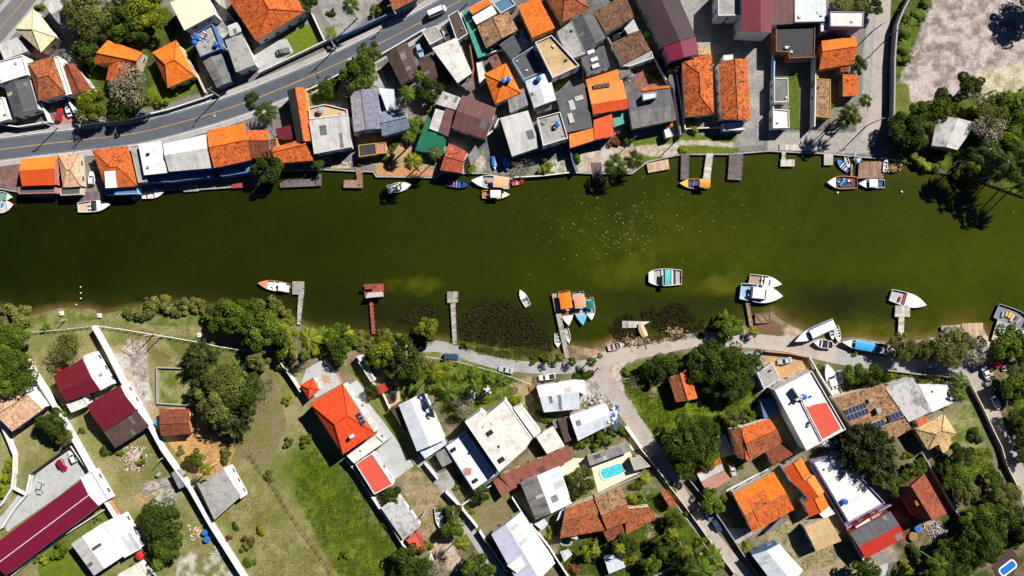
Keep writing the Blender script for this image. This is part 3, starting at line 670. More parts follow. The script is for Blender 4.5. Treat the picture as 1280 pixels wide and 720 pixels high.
P, z = road('street', [(-70,110),(-20,58),(12,22),(38,-10),(80,-70)], 6.2, asph2)
mk = MB(); ribbon(mk, P, -.1, .1, z+.004); tag(mk.obj('street_line_yellow', yel), kind='structure')
for s in (-1, 1):
    k = MB(); a, b = sorted((s*3.1, s*4.6)); ribbon(k, P, a, b, .12); O = offset(P, s*3.1)
    for i in range(len(O)-1): q = [(*O[i],0),(*O[i+1],0),(*O[i+1],.12),(*O[i],.12)]; k.face(q if s > 0 else q[::-1])
    tag(k.obj('street_pavement', pav), kind='structure')
road('shore_lane', [(528,433),(548,433),(575,440),(610,451),(640,457),(675,460),(705,460),(740,456)], 3.6, grav)
road('shore_lane', [(730,460),(765,446),(815,436),(850,428),(880,425),(925,425),(960,428),(990,432),(1030,442),(1060,448)], 4.6, dirtl)
road('shore_lane', [(1045,446),(1080,451),(1110,455),(1150,458),(1185,460),(1212,462),(1226,476)], 4.3, grav)
road('side_street', [(742,452),(752,470),(768,492),(790,524),(812,556),(836,596),(858,632),(882,664),(915,704),(950,745),(990,800)], 5.0, lanec)
road('hill_street', [(1214,458),(1224,478),(1236,505),(1250,545),(1266,580),(1290,630),(1320,690)], 5.2, lanec)
road('alley', [(520,573),(545,598),(562,620),(580,652),(605,690),(632,728),(660,770)], 2.9, grav)
road('waterfront_lane', [(1106,-40),(1104,10),(1100,60),(1097,110),(1092,150),(1083,178)], 4.6, lanec)
def yard(name, mat, pts, z=.012):
    LVL[0] += .004; mb = MB(); p = [WT(q) for q in pts]
    if area(p) < 0: p = p[::-1]
    mb.face([(*q, LVL[0]) for q in p]); return tag(mb.obj(name, M[mat] if isinstance(mat, str) else mat), kind='structure')
TILE[:] = (0,0)
T('D0'); yard('paved_yard', 'SY', [(185,205),(365,75),(460,190),(400,235),(285,325),(60,480),(40,500),(20,470),(90,390),(140,310)])
yard('paved_yard', 'SY', [(20,405),(85,320),(130,300),(140,315),(90,390),(30,470),(-20,500),(-20,440)])
T('E1'); yard('paved_yard', 'SY', [(250,85),(350,30),(395,90),(435,155),(300,230),(225,165)]); yard('paved_yard', 'SY', [(455,170),(505,140),(545,190),(550,240),(640,350),(690,420),(640,450),(560,330)])
yard('paved_yard', 'SY', [(592,500),(690,420),(790,568),(682,645)]); yard('paved_path', 'SPk', [(395,90),(405,85),(438,155),(425,160)])
yard('paved_yard', 'ST', [(690,150),(712,150),(722,245),(670,275),(655,240)]); yard('paved_yard', 'SG', [(880,620),(960,590),(1000,640),(990,680),(930,700)])
T('E2'); yard('pool_deck', 'SC', [(395,567),(590,497),(642,600),(430,702)]); yard('pool_deck', 'SC', [(560,372),(580,370),(655,480),(600,492),(590,470)]); yard('paved_yard', 'SC', [(225,560),(300,530),(378,530),(392,575),(255,620)])
yard('paved_path', 'SL', [(1070,690),(1280,580),(1280,625),(1090,720)]); yard('paved_path', 'SL', [(1030,420),(1065,410),(1110,510),(1045,530)])
T('A0'); yard('paved_yard', 'SPk', [(105,190),(160,240),(260,262),(230,300),(130,275)]); yard('paved_yard', 'SPk', [(260,600),(370,560),(390,610),(280,650)])
T('A1'); yard('paved_yard', 'SY', [(0,240),(80,205),(155,195),(190,260),(120,310),(20,360),(-60,330)]); yard('paved_yard', 'SG', [(880,200),(985,150),(1000,190),(900,250)])
yard('paved_yard', 'SG', [(580,420),(620,330),(660,420),(680,480)])
T('D3'); yard('paved_yard', 'SY', [(520,680),(598,655),(596,730),(540,740)]); yard('timber_deck', 'CB', [(1120,675),(1210,570),(1260,640),(1220,720),(1150,740)])
T('D2'); yard('paved_yard', 'SG', [(1040,480),(1190,480),(1280,460),(1130,560)])
# ------------------------------------------------------------------ the houses, sheet by sheet
T('A0')
H('cream pyramid-roofed house', 'by the corner street', 'wC', [Hp('TC', [(75,145),(165,42),(280,185),(205,262)], 4.2, 1.9, .5)])
H('long pale grey fibre-roofed house', 'reaching out of the photo behind the cream pyramid roof', 'wB', [G('CL', [(215,10),(330,-60),(432,98),(322,155)], 4.6, .7, .45, 'CG')])
H('low weathered grey shed', 'squeezed below the cream pyramid roof', 'wG', [Mo('CL', [(-10,225),(85,185),(140,255),(20,298)], 2.8, .3)], 'shed', 'shed')
H('white flat-roofed house', 'beside the brown-red hip roof near the corner', 'wW', [F('SW', [(-30,315),(115,276),(140,375),(-20,425)], 5.2, .35)])
H('dark slate gabled house', 'standing by the road under the white flat roof', 'wW', [G('CD', [(20,425),(70,585),(190,545),(145,390)], 4.4, .9)])
H('pale grey lean-to', 'beside the dark slate gable at the photo edge', 'wW', [F('SL', [(-40,500),(15,485),(50,595),(-20,615)], 3.6, .25)], 'lean_to', 'lean-to')
H('brown-red hip-roofed house', 'with white rims above two parked cars', 'wW', [Hp('TBo', [(140,315),(265,282),(330,470),(190,503)], 4.6, 1.5, .3), F('SW', [(268,290),(292,282),(355,470),(330,478)], 4.2, .3)])
H('small umber-tiled annex', 'next to the brown-red hip roof with white rims', 'wW', [G('TB', [(315,330),(350,480),(465,450),(370,315)], 3.4, .8)])
r=H('orange L-shaped house', 'among garden trees above the road', 'wC', [G('TO', [(538,200),(712,262),(684,345),(470,318)], 4.2, 1.6, .62, 'TOs'), G('TOs', [(548,310),(530,402),(640,412),(655,312)], 4.0, 1.3)])  # sun and shade on the main slopes put into their two tile colours
H('clean orange hip-roofed house', 'on a small fenced lawn above the road', 'wC', [Hp('TO', [(760,262),(880,200),(975,380),(838,440)], 3.8, 1.9, .32)])
H('cream flat-topped house', 'with white edges at the upper photo edge', 'wW', [Mo('CTa' if 0 else 'SC', [(850,12),(1010,-60),(1075,70),(922,152)], 6.0, .3)])
H('roof terrace block', 'cluttered with blue tanks and pots', 'wB', [F('SG', [(958,180),(1065,122),(1112,245),(1005,287)], 4.8, .6)])
H('long ribbed grey annex', 'below the cluttered roof terrace by the road', 'wB', [G('CS', [(1005,290),(1085,440),(1155,408),(1100,255)], 3.6, .5)])
H('smooth grey flat-roofed block', 'between the ribbed annex and the big stained orange roof', 'wW', [F('SG', [(1125,200),(1210,170),(1278,322),(1180,362)], 4.8, .0), Mo('CL', [(1135,130),(1190,108),(1207,155),(1150,182)], 3.2, .2)])
tank((980,182), 4.9, .85, label='blue water tank on the cluttered roof terrace, near its upper edge'); tank((970,208), 4.9, .7, label='smaller blue water tank touching the first one on the cluttered terrace'); tank((1078,218), 4.9, .75, label='blue water tank alone near the outer corner of the cluttered terrace')
T('A1')
H('big stained orange hip-roofed house', 'with a lawn and a parked car below it', 'wW', [Hp('TOs', [(-150,-20),(0,205),(242,58),(110,-180)], 4.8, 2.6, .3)])
H('russet flat-roofed house', 'behind the long blue wall at the upper edge', 'wB', [Mo('TBo', [(640,-60),(690,52),(800,-4),(750,-110)], 5.0, .5)])
H('charcoal ribbed roof', 'of the long house facing the road beside the driveway', 'wG', [G('CB', [(650,275),(725,425),(820,380),(755,210)], 4.4, .7, .5)])
H('low dark brown annex', 'behind the charcoal ribbed roof with a palm', 'wG', [Mo('CB', [(810,300),(855,415),(910,385),(880,270)], 3.0, .3), Mo('CK', [(750,420),(800,452),(860,430),(838,405)], 2.7, .2)])
H('broad grey concrete-roofed house', 'beside the narrow dark roof', 'wG', [Mo('SL', [(880,240),(1003,187),(1080,365),(1008,415)], 4.8, .3)])
H('narrow dark-roofed garage', 'standing end-on to the road beside the teal alley roof', 'wW', [F('CB', [(960,80),(1010,50),(1060,170),(1005,205)], 3.8, .2), F('SG', [(830,155),(900,130),(935,190),(870,225)], 3.0, .2)], 'garage', 'garage')
H('teal alley roof', 'running long and thin from the road', 'wT', [Mo('CT', [(1030,62),(1110,290),(1150,275),(1055,45)], 3.0, .2)], 'covered_passage', 'passage')
H('house of mixed roofs', 'with white, orange and navy pieces beside the teal alley roof', 'wW', [Mo('SW', [(1080,85),(1180,25),(1205,68),(1102,122)], 4.6, .1), Mo('TO', [(1062,40),(1160,-10),(1176,18),(1082,72)], 5.0, .3), F('SB', [(1185,18),(1262,-20),(1300,25),(1225,68)], 4.2, .3)])
H('lichen-mottled tan house', 'below the house of mixed roofs', 'wG', [G('TM', [(1105,130),(1150,242),(1310,150),(1262,55)], 4.6, .9)])
H('orange pyramid-roofed house', 'carrying two blue water tanks', 'wW', [Hp('TO', [(1140,370),(1250,315),(1325,465),(1195,520)], 4.6, 1.5, .5)])
tank((1238,400), 6.0, .8, label='blue water tank on the orange pyramid roof, beside a twin'); tank((1265,393), 6.0, .8, label='blue water tank on the orange pyramid roof, nearer its eave')
H('wine-brown gabled house', 'with pale grey panels on one end', 'wG', [G('MB_', [(1032,475),(1202,540),(1150,695),(978,640)], 4.8, .9), Mo('CL', [(900,520),(1000,550),(1028,490),(935,455)], 4.3, .2), Mo('MB_', [(958,682),(998,556),(948,541),(912,662)], 4.0, .2), Mo('CL', [(910,660),(946,556),(898,543),(865,642)], 4.0, .2)])
H('purple slate hip house', 'with a paler mauve facet and a grey wing', 'wY', [G('TVp', [(470,465),(490,660),(632,642),(602,440)], 5.6, 1.3, .45, 'TV'), G('TU', [(625,560),(742,540),(772,642),(630,682)], 4.8, 1.2, .5), Mo('CP', [(655,556),(688,546),(690,446),(612,440)], 3.8, .3)])
T('B1')
H('teal-tanked terrace house', 'with a wide pale grey ribbed roof by the river', 'wW', [Mo('CL', [(290,290),(478,255),(462,96),(265,122)], 5.4, .5), F('ST', [(265,60),(345,42),(455,68),(460,94),(268,118)], 4.4, .5)])
tank((318,70), 4.5, .95, 'tankg', 'round grey-blue water tank on the tan terrace of the ribbed roof')
H('thin russet and black gable', 'end-on to the river beside the tan terrace', 'wO', [G('TOs', [(238,-45),(275,225),(205,235),(155,-28)], 5.0, 1.2, .45, 'CK')])
H('rusty tiled riverside house', 'with a maroon awning piece behind it', 'wO', [G('TOs', [(75,262),(240,212),(288,322),(105,336)], 4.6, 1.0, .3), Mo('MR', [(110,215),(186,215),(172,145),(95,165)], 3.6, .3), F('TB', [(55,215),(105,210),(105,255),(55,280)], 4.0, .3)])
H('black flat canopy house', 'low by the planted terrace on the river', 'wO', [F('CK', [(512,245),(600,235),(605,292),(515,305)], 3.0, .1), F('SPk', [(603,236),(648,232),(650,285),(606,290)], 2.8, .2)])
H('bright green metal roof', 'tucked beside the wine-brown gable', 'wT', [Mo('CN', [(795,272),(932,296),(950,220),(858,94)], 3.2, .4)])
H('patched pink tile house', 'right at the quay edge', 'wW', [G('TRf', [(965,235),(1052,277),(1030,385),(920,370)], 3.8, .6, .5)])
T('B0')
H('bright orange gabled house', 'at the river with a grey platform below', 'wP', [G('CO', [(105,155),(287,140),(275,285),(110,290)], 3.8, 1.1, .45, 'CQ'), F('SD', [(90,296),(272,292),(280,326),(95,330)], 2.4, .2)])  # dark lower block: shade below the house put into its slab colour
H('mottled peach tile house', 'between the bright orange gable and a car terrace', 'wC', [Hp('TP', [(290,132),(392,126),(405,292),(315,297)], 3.2, 1.0, .4), F('SD', [(300,303),(404,298),(404,332),(305,338)], 2.4, .2)])  # low block darkened to stand for shade at the water's edge
r=H('deep orange hip house', 'with a white insert panel, above a docked runabout', 'wY', [Hp('TOs', [(460,110),(640,90),(688,290),(528,302)], 4.0, 1.2, .4), F('CW', [(527,300),(582,298),(575,213),(522,217)], 5.3, .0), F('SB', [(526,306),(690,295),(692,330),(530,336)], 2.6, .4)], 'house', 'house')  # blue of the low terrace is shade put into the colour
H('narrow grey slab house', 'between the deep orange hip and the white box', 'wG', [F('SG', [(652,92),(690,84),(735,268),(692,275)], 4.6, .2)])
H('white box house', 'with flat roof on the river', 'wB', [F('SW', [(692,82),(805,66),(835,224),(720,236)], 6.2, .0), F('SB', [(725,240),(838,228),(846,270),(738,274)], 3.0, .5)])  # walls and low terrace tinted blue to stand for riverside shade
H('broad white and grey gabled house', 'overhanging the river with a wall toned navy for shade', 'wB', [G('CW', [(815,80),(1030,32),(1056,200),(845,218)], 6.4, .8, .42, 'CL'), F('SB', [(845,224),(1058,205),(1062,245),(850,272)], 3.0, .5)])  # navy of wall and terrace is painted-in shade
H('wide orange ribbed-tile house', 'facing the road above the river', 'wB', [G('TO', [(1035,12),(1225,-25),(1256,160),(1070,200)], 6.4, 1.3, .48, 'TOs'), G('TOs', [(1222,10),(1345,10),(1350,150),(1258,150)], 5.6, 1.0, .4, 'TB'), F('SB', [(1080,204),(1256,166),(1345,156),(1345,208),(1110,244)], 3.0, .5)])  # lower terrace and walls carry their shade as a blue tint
T('A2')
H('plain orange lean roof', 'on a narrow house near the upper edge', 'wO', [Mo('TO', [(100,188),(215,140),(130,-20),(28,30)], 5.0, .8)])
H('russet spotted hip house', 'cut by the upper photo edge', 'wC', [Hp('TBo', [(160,-40),(300,-120),(385,40),(250,112)], 5.0, 1.6, .4)])
H('smooth grey flat roof', 'wedged between the tan terrace and the slate gable', 'wG', [F('SG', [(225,160),(300,105),(370,270),(285,296)], 4.8, .15)])
H('blue-black slate gable', 'below the russet spotted hip', 'wW', [G('CD', [(302,100),(365,250),(470,190),(402,62)], 5.0, .9)])
H('dark umber tile house', 'on the upper edge beside the plum shed', 'wC', [Mo('TD', [(470,165),(612,85),(565,-30),(408,60)], 4.6, .9)])
awning('pale striped carport roof', 'between two umber tile roofs', 'CL', [(560,142),(580,172),(640,150),(610,92)], 2.8, .2)
H('lower umber tile house', 'with a grey eave strip', 'wW', [Mo('TD', [(550,325),(695,252),(640,150),(498,215)], 4.2, .8), F('SG', [(552,330),(698,256),(708,290),(590,332)], 3.6, .2)])
r=H('grey roof with white skylights', 'below the blue-black slate gable', 'wW', [Mo('CD', [(375,370),(490,335),(460,225),(345,290)], 4.2, .5)])
for q in ((395,258),(412,296),(418,328)): part_box(r, 'skylight', 'CW', q, 4.5, 4.85, (2.2,1.1), .35)
H('tan roof terrace', 'with a shaded well and white rim', 'wW', [F('ST', [(115,215),(197,178),(337,330),(203,392)], 6.2, .6)])
H('shaded navy court block', 'with a leaning white panel', 'wY', [F('SD', [(0,300),(105,235),(165,355),(60,400)], 3.4, .5)])  # dark slab colour carries the shade lying on the court
T('A2'); r=H('pale blue gable', 'topped by a blue tank', 'wW', [G('CP', [(65,405),(110,540),(220,500),(185,360)], 5.2, .6)]); tank((135,390), 5.7, .85, label='blue water tank on the pale blue gable')
H('small grey fibre roof', 'tucked under the orange pyramid roof', 'wG', [Mo('CG', [(-10,565),(85,522),(60,440),(-25,475)], 4.0, .3)])
H('large pale fibre gable', 'in two grey tones above the moored boats', 'wW', [G('CL', [(-60,590),(80,552),(140,735),(0,782)], 5.2, .7, .5, 'CL')])
H('grey gravel roof terrace', 'with one blue tank near the quay', 'wW', [F('SG', [(125,592),(240,560),(280,692),(155,730)], 6.4, .5)]); tank((228,618), 6.5, .85, label='blue water tank on the grey gravel roof terrace'); tank((216,634), 6.5, .55, 'tankg', 'small grey tank beside the blue one on the gravel terrace')
r=H('dark slate roof with pale patches', 'behind the vivid orange terrace house', 'wW', [G('CD', [(215,470),(365,412),(402,638),(272,662)], 4.8, .6, .5)])
for q, d in (((300,525),(1.6,3)),((295,590),(1.5,3)),((335,490),(2.6,1.4))): part_box(r, 'skylight', 'CL', q, 5.0, 5.5, d, .3)
H('small square orange roof', 'by the quay in front of the slate patches', 'wB', [Mo('CO', [(290,740),(410,702),(405,640),(285,672)], 4.2, .4)])
r=H('vivid orange terrace house', 'with a row of four dark panels', 'wW', [G('CO', [(375,425),(552,398),(582,543),(405,572)], 5.6, .9, .68, 'CQ'), Mo('CO', [(376,426),(540,400),(528,345),(368,398)], 5.3, .3), Mo('CQ', [(412,697),(510,680),(500,570),(408,600)], 4.2, .4)])
for i in range(4): part_box(r, 'solar_panel', 'SD', (416+21*i, 433-3.4*i), 6.0, 6.3, (1.15,1.25), .16)
awning('teal glass awning', 'beside the vivid orange terrace house', 'CT', [(510,636),(576,612),(566,545),(500,556)], 3.2, .2)
H('stained charcoal double roof', 'with orange ridge tiles along one side', 'wG', [G('CS', [(600,645),(822,600),(790,440),(570,462)], 4.6, .6, .45, 'CD'), Mo('TO', [(650,455),(790,438),(788,426),(648,440)], 4.9, .2), F('CP', [(652,468),(722,460),(724,488),(655,503)], 6.8, .1)], )
H('small white pump shed', 'with an orange scrap of roof near the grass verge', 'wW', [F('SW', [(760,650),(785,640),(805,680),(770,690)], 2.4, .1), Mo('TO', [(775,640),(805,632),(803,612),(772,618)], 2.6, .2)], 'shed', 'shed')
H('long plum and magenta shed', 'with one purple-dark and one bright end', 'wG', [G('MP', [(560,-180),(757,232),(917,182),(735,-250)], 6.2, .7), G('MM', [(758,235),(786,308),(932,270),(918,184)], 6.25, .65)], 'warehouse', 'warehouse')
H('lichen-spotted orange hip house', 'beside the long plum shed', 'wW', [Hp('TK', [(848,300),(870,585),(1010,570),(1000,270)], 4.8, 1.7, .3), Mo('TT', [(935,275),(995,270),(992,230),(930,235)], 4.4, .2)], ridge='TO')
H('lichen-spotted orange gable', 'standing end-on to the river', 'wW', [G('TK', [(1035,310),(1050,598),(1192,605),(1175,292)], 4.8, 1.5, .52), F('SW', [(1055,615),(1157,610),(1152,650),(1058,652)], 3.0, .1), F('SW', [(1057,276),(1105,273),(1106,298),(1058,300)], 3.2, .1)], ridge='TT')
H('maroon ribbed hall', 'at the upper edge above the grey court', 'wW', [G('MR', [(1148,-80),(1148,157),(1298,165),(1298,-80)], 8.4, .6, .62, 'MR'), Mo('MB_', [(1300,125),(1410,118),(1410,-80),(1300,-80)], 6.2, .3)], 'warehouse', 'warehouse')
H('grey plant-room roof', 'in the shade beside the maroon hall', 'wW', [F('SG', [(1030,-60),(1145,-60),(1140,78),(1030,80)], 6.6, .3)])
T('A3')
H('pale blue-grey metal block', 'with a dark roof opening near the upper edge', 'wG', [F('CP', [(132,-60),(295,-60),(295,108),(132,112)], 6.4, .15)])
H('white-capped concrete block', 'with a wall toned lilac for shade toward the river', 'wL', [F('SL', [(310,58),(480,60),(475,135),(310,132)], 7.6, .2), F('SL', [(262,120),(308,118),(308,150),(262,160)], 6.2, .2)])  # wall facing the river tinted lilac to stand for its shade
H('two-tone orange gable', 'beside the waterfront lane', 'wO', [G('TO', [(268,205),(438,182),(430,320),(255,348)], 4.8, 1.5, .42, 'TOs'), Mo('TB', [(362,360),(405,358),(410,312),(365,315)], 4.2, .2)])
H('black L-shaped flat roof', 'behind the long fenced lawn strip', 'wK', [F('CK', [(40,130),(235,126),(230,288),(105,292),(100,262),(38,258)], 4.8, .3)])
H('tan speckled flat roof', 'with an ochre wall beside it', 'wO', [F('TM', [(235,392),(312,397),(314,590),(234,582)], 3.4, .15)])
H('little red-orange tiled hut', 'by the waterfront lane', 'wB', [Mo('TOs', [(374,482),(452,477),(450,375),(374,370)], 3.2, .4)], 'hut', 'hut')
H('gravelly black fibre annex', 'beside the narrow lawn strip', 'wW', [F('CS', [(30,392),(100,392),(102,508),(30,512)], 3.6, .2), F('SW', [(24,545),(104,552),(106,640),(24,642)], 3.4, .3)])
T('B3')
H('mossy grey gabled shed', 'among trees at the river bend', 'wP', [G('SS', [(845,95),(818,248),(948,270),(1042,135)], 4.4, 1.2, .48, 'CL')], 'shed', 'shed')
T('E0')
H('crimson gabled house', 'with a white terrace at its far end', 'wW', [G('MR', [(265,120),(412,32),(500,188),(332,250)], 4.6, .9, .62), F('SW', [(415,20),(465,0),(562,160),(502,192)], 3.4, .1), F('SL', [(330,252),(420,215),(442,268),(360,302)], 3.2, .4)])
H('crimson and brown house', 'set between two long white walls', 'wW', [G('MR', [(435,265),(600,165),(682,290),(520,400)], 4.8, .9, .42), Mo('CB', [(575,480),(745,370),(685,294),(520,402)], 4.0, .4), F('SW', [(600,172),(622,160),(690,268),(672,280)], 3.0, .1)])
H('pink tile gabled house', 'at the edge below the round trees', 'wW', [G('TP', [(-60,255),(108,168),(215,287),(60,398)], 4.4, .9, .4), F('SW', [(112,165),(150,165),(232,272),(210,284)], 3.6, .1)])
H('brown tile cottage', 'under the big dark tree with a blue tarp', 'wO', [G('TB', [(800,285),(945,285),(955,410),(805,420)], 3.4, .8, .55)])
T('D0')
H('long maroon hall', 'beside a parking yard with a pale ridge', 'wW', [G('MM', [(-60,585),(405,240),(492,370),(30,720)], 4.6, 1.1, .55), F('SW', [(402,225),(460,193),(545,335),(492,370)], 3.6, .3)], 'hall', 'hall', ridge='SW')
H('white low-pitched double roof', 'against the long white wall', 'wW', [G('CL', [(355,560),(470,718),(615,622),(508,458)], 4.4, .6, .4, 'CW'), Mo('CW', [(622,630),(708,582),(602,412),(512,456)], 3.8, .4)])
H('bluish flat slab', 'at the bottom edge beside the red parasol', 'wW', [F('SL', [(590,712),(700,650),(770,760),(640,800)], 3.0, .2)])
H('square grey roof with white rim', 'on the dry field beside the long wall', 'wW', [Mo('SG', [(1072,440),(1205,322),(1115,186),(985,256)], 3.6, .3), F('SW', [(1117,180),(1142,174),(1222,322),(1203,334)], 3.4, .1)])
H('small grey lean-to', 'on the outside of the long white wall', 'wG', [Mo('CG', [(895,285),(935,266),(890,185),(855,206)], 2.6, .3)], 'shed', 'shed')
T('E1')
r=H('bright red hip house', 'the largest on the paved plot', 'wW', [Hp('TR', [(270,260),(432,158),(595,405),(435,512)], 6.6, 2.2, .3)], ridge='TR'); part_box(r, 'chimney', 'wW', (475,424), 6.8, 9.2, (1.1,.9), .5)
H('red garden pavilion', 'in front of the bright red hip house', 'wW', [Hp('TR', [(220,165),(285,127),(317,188),(263,237)], 3.2, 1.1, .45)], 'pavilion', 'pavilion')
H('white service block', 'with slatted well behind the bright red hip house', 'wW', [F('SL', [(455,518),(600,412),(642,450),(492,556)], 3.8, .35)])
H('flat red deck roof', 'at the field edge behind the white service block', 'wW', [F('SR', [(497,560),(580,505),(685,662),(592,712)], 3.8, .2)])
H('white ribbed gable', 'with a grey shaded slope beside a brown carport', 'wW', [G('CP', [(713,265),(805,497),(945,438),(838,202)], 4.8, .7, .48, 'CW'), Mo('CP', [(845,535),(952,462),(940,440),(814,492)], 3.4, .2)])
H('dark brown carport roof', 'attached to the white ribbed gable', 'wW', [Mo('CB', [(740,392),(762,380),(712,262),(668,282)], 3.0, .2)], 'carport', 'carport')
H('plain grey store roof', 'between the white ribbed gable and the white-blue terrace', 'wO', [Mo('CG', [(932,576),(982,550),(942,482),(895,510)], 2.8, .2)], 'shed', 'shed')
r=H('white-blue roof terrace', 'with a faded red stain', 'wB', [F('SW', [(945,470),(1055,396),(1207,612),(1087,692)], 3.2, .35)])
m=MB(); x,y=WT((1058,598),3.3); m.face([(1.7*math.cos(k*.4833)*(.55+.45*abs(math.sin(k*2.3))), 1.5*math.sin(k*.4833)*(.6+.4*abs(math.cos(k*1.7))), 0) for k in range(13)]); m.obj('red_stain', M['SPk'], r, (x-r.location.x, y-r.location.y, 3.32))
for q in ((988,488),(1097,643)): part_box(r, 'roof_hatch', 'dark', q, 3.25, 3.9, (1.4,1.0), .5)
TILE[:] = (0,0)
X4 = lambda L: [(a*4, b*4) for a, b in L]
r=H('large cream slab-roofed house', 'of stepped outline in the middle of the lower bank', 'wW', [F('SL', X4([(581,527),(600,514),(607,520),(631,500),(665,548),(657,561),(624,590)]), 7.4, .15), F('SL', X4([(642,511),(652,508),(676,540),(668,547)]), 5.6, .1)])
for q in ((2450,2164),(2508,2299)): part_box(r, 'roof_hatch', 'dark', q, 7.4, 7.95, (1.7,1.4), .6)
H('rust-streaked long roof', 'running between cream and white houses', 'wO', [Mo('CRu', X4([(640,612),(716,574),(711,558),(624,595)]), 3.0, .3), Mo('CRu', X4([(624,596),(616,601),(628,622),(640,612)]), 2.8, .2)])
H('white metal gable with shade-tinted slope', 'at the bottom edge beside the alley', 'wW', [G('CW', X4([(651,640),(694,704),(655,742),(614,668)]), 5.0, .8, .5, 'CLi'), F('SW', X4([(634,707),(657,690),(664,701),(646,716)]), 5.6, .1)])  # second slope tinted lilac as painted shade on white metal
T('E2')
H('white and blue-grey fibre house', 'by the lane with a parked pickup', 'wW', [G('CW', [(122,172),(332,138),(338,285),(160,302)], 4.2, .6, .4, 'CP'), Mo('CW', [(335,200),(372,220),(362,140),(333,140)], 3.4, .2)])
H('white and grey gable under blue tarps', 'at the side street', 'wW', [G('CW', [(288,320),(470,258),(515,352),(330,445)], 4.4, .6, .5, 'CP')])
H('plum lean-to', 'between the fibre house and the cream hut', 'wG', [Mo('CB', [(265,455),(320,430),(285,322),(228,340)], 3.0, .3)], 'lean_to', 'lean-to')
H('cream square hut', 'between the large cream slab and the rusty roof', 'wC', [Mo('SL', [(175,510),(265,470),(205,370),(120,425)], 3.4, .3)], 'hut', 'hut')
H('grey pool shelter', 'beside the turquoise pool', 'wC', [F('SG', [(590,535),(642,522),(692,572),(612,592)], 2.8, .1)], 'shelter', 'shelter')
H('long grey pool lean-to', 'above the turquoise pool', 'wC', [Mo('CG', [(390,570),(602,492),(580,455),(375,527)], 2.8, .2)], 'lean_to', 'lean-to')
H('little russet brick house', 'on the bright green corner lot', 'wK', [G('TBo', [(785,135),(820,250),(928,232),(882,82)], 3.6, 1.2, .5, 'TOs')])
T('D2')
H('white and grey gable', 'behind the garden with the round tree', 'wW', [G('CW', [(237,170),(300,355),(118,440),(40,252)], 4.4, .7, .57, 'CS')])
H('sprawling russet tile house', 'with pale ridge lines and a palm garden', 'wC', [G('TBo', [(265,385),(412,332),(472,490),(240,532)], 4.4, .9, .35), G('TP' if 0 else 'TM', [(412,332),(546,265),(602,440),(475,490)], 4.9, 1.1, .5, 'TBo'), Mo('TBo', [(570,515),(722,432),(690,375),(567,385)], 3.6, .5), Mo('TB', [(480,550),(568,512),(546,452),(455,500)], 3.2, .5)], ridge='TT')
H('striped russet and grey shed', 'at the side street under the big tree', 'wO', [Mo('TOs', [(925,210),(1050,158),(1042,136),(918,178)], 3.4, .3), Mo('CL', [(945,248),(1060,190),(1050,160),(925,212)], 3.2, .2), Mo('SPk', [(977,305),(1092,236),(1062,192),(945,250)], 3.0, .2)], 'shed', 'shed')
H('pale blue square shed', 'in the palm garden', 'wW', [Mo('CP', [(485,710),(568,675),(535,602),(460,630)], 2.8, .3)], 'shed', 'shed')
H('tiny tiled gatehouse', 'on the garden edge of the side street', 'wO', [G('TBo', [(745,306),(775,292),(826,365),(792,382)], 2.8, .5)], 'hut', 'hut')
TILE[:] = (0,0)
H('russet cross-gabled house', 'with a paved drive behind the big tree', 'wW', [G('TOs', X4([(925,535),(962,523),(978,552),(937,577)]), 4.6, 1.4, .45, 'TBo'), G('TBo', X4([(913,538),(922,572),(940,576),(938,532)]), 4.2, 1.1, .5, 'TOs'), Mo('TB', X4([(967,583),(992,568),(975,554),(955,561)]), 3.6, .5)])
H('large flame-orange house', 'with a raised dormer by the side street', 'wW', [G('TO', X4([(916,617),(967,590),(993,637),(941,666)]), 4.8, 1.5, .52, 'TOs'), G('TOs', X4([(934,625),(955,612),(968,640),(948,652)]), 5.6, .8, .5)], ridge='TT')
H('white metal house with bluish slope', 'at the bottom edge under the flame-orange house', 'wB', [G('CW', X4([(974,680),(1004,713),(975,740),(940,694)]), 4.8, .9, .5, 'CP')])
T('D3')
H('clean orange twin-slope house', 'upper one of the close orange pair', 'wW', [G('TO', [(165,128),(215,215),(130,265),(75,180)], 4.6, 1.0, .48, 'CQ')])
H('orange stepped house', 'lower one of the close orange pair with white flues', 'wW', [G('CO', [(230,215),(282,300),(212,345),(138,262)], 4.8, 1.0, .45, 'CQ'), G('TO', [(262,285),(305,370),(210,425),(178,355)], 4.4, .9, .5, 'CQ'), F('SW', [(256,410),(305,370),(335,408),(280,432)], 3.0, .1)])
H('tan fibre gable', 'alone on the dry plot below the orange pair', 'wC', [G('CTa', [(180,475),(300,425),(367,545),(240,597)], 4.2, .5, .5)])
H('white walled roof terrace', 'half under the shade of the tall dark trees', 'wL', [F('SW', [(225,150),(345,100),(582,352),(402,452)], 3.8, .6)]); tank((388,350), 3.9, .9, label='blue water tank on the white walled roof terrace')
H('slate and scarlet gable', 'with one dark and one red slope', 'wR', [G('CD', [(408,505),(612,397),(690,525),(488,635)], 4.4, .8, .5, 'CR'), F('SW', [(433,472),(508,425),(522,448),(446,492)], 3.2, .1), F('SG', [(512,424),(556,398),(570,416),(524,444)], 3.2, .1)])
r=H('steep dark red house', 'with a long shadowed slope beside the rubble', 'wK', [G('TB', [(782,208),(895,408),(742,432),(640,275)], 3.4, 3.6, .7, 'TB')]); part_box(r, 'chimney', 'wK', (745,355), 3.0, 6.6, (.9,1.6), .4)
T('E3')
r=H('white and red roof terrace', 'with a blue tank in a dark well', 'wW', [F('SW', [(30,190),(217,93),(387,385),(190,492)], 6.2, .45)])
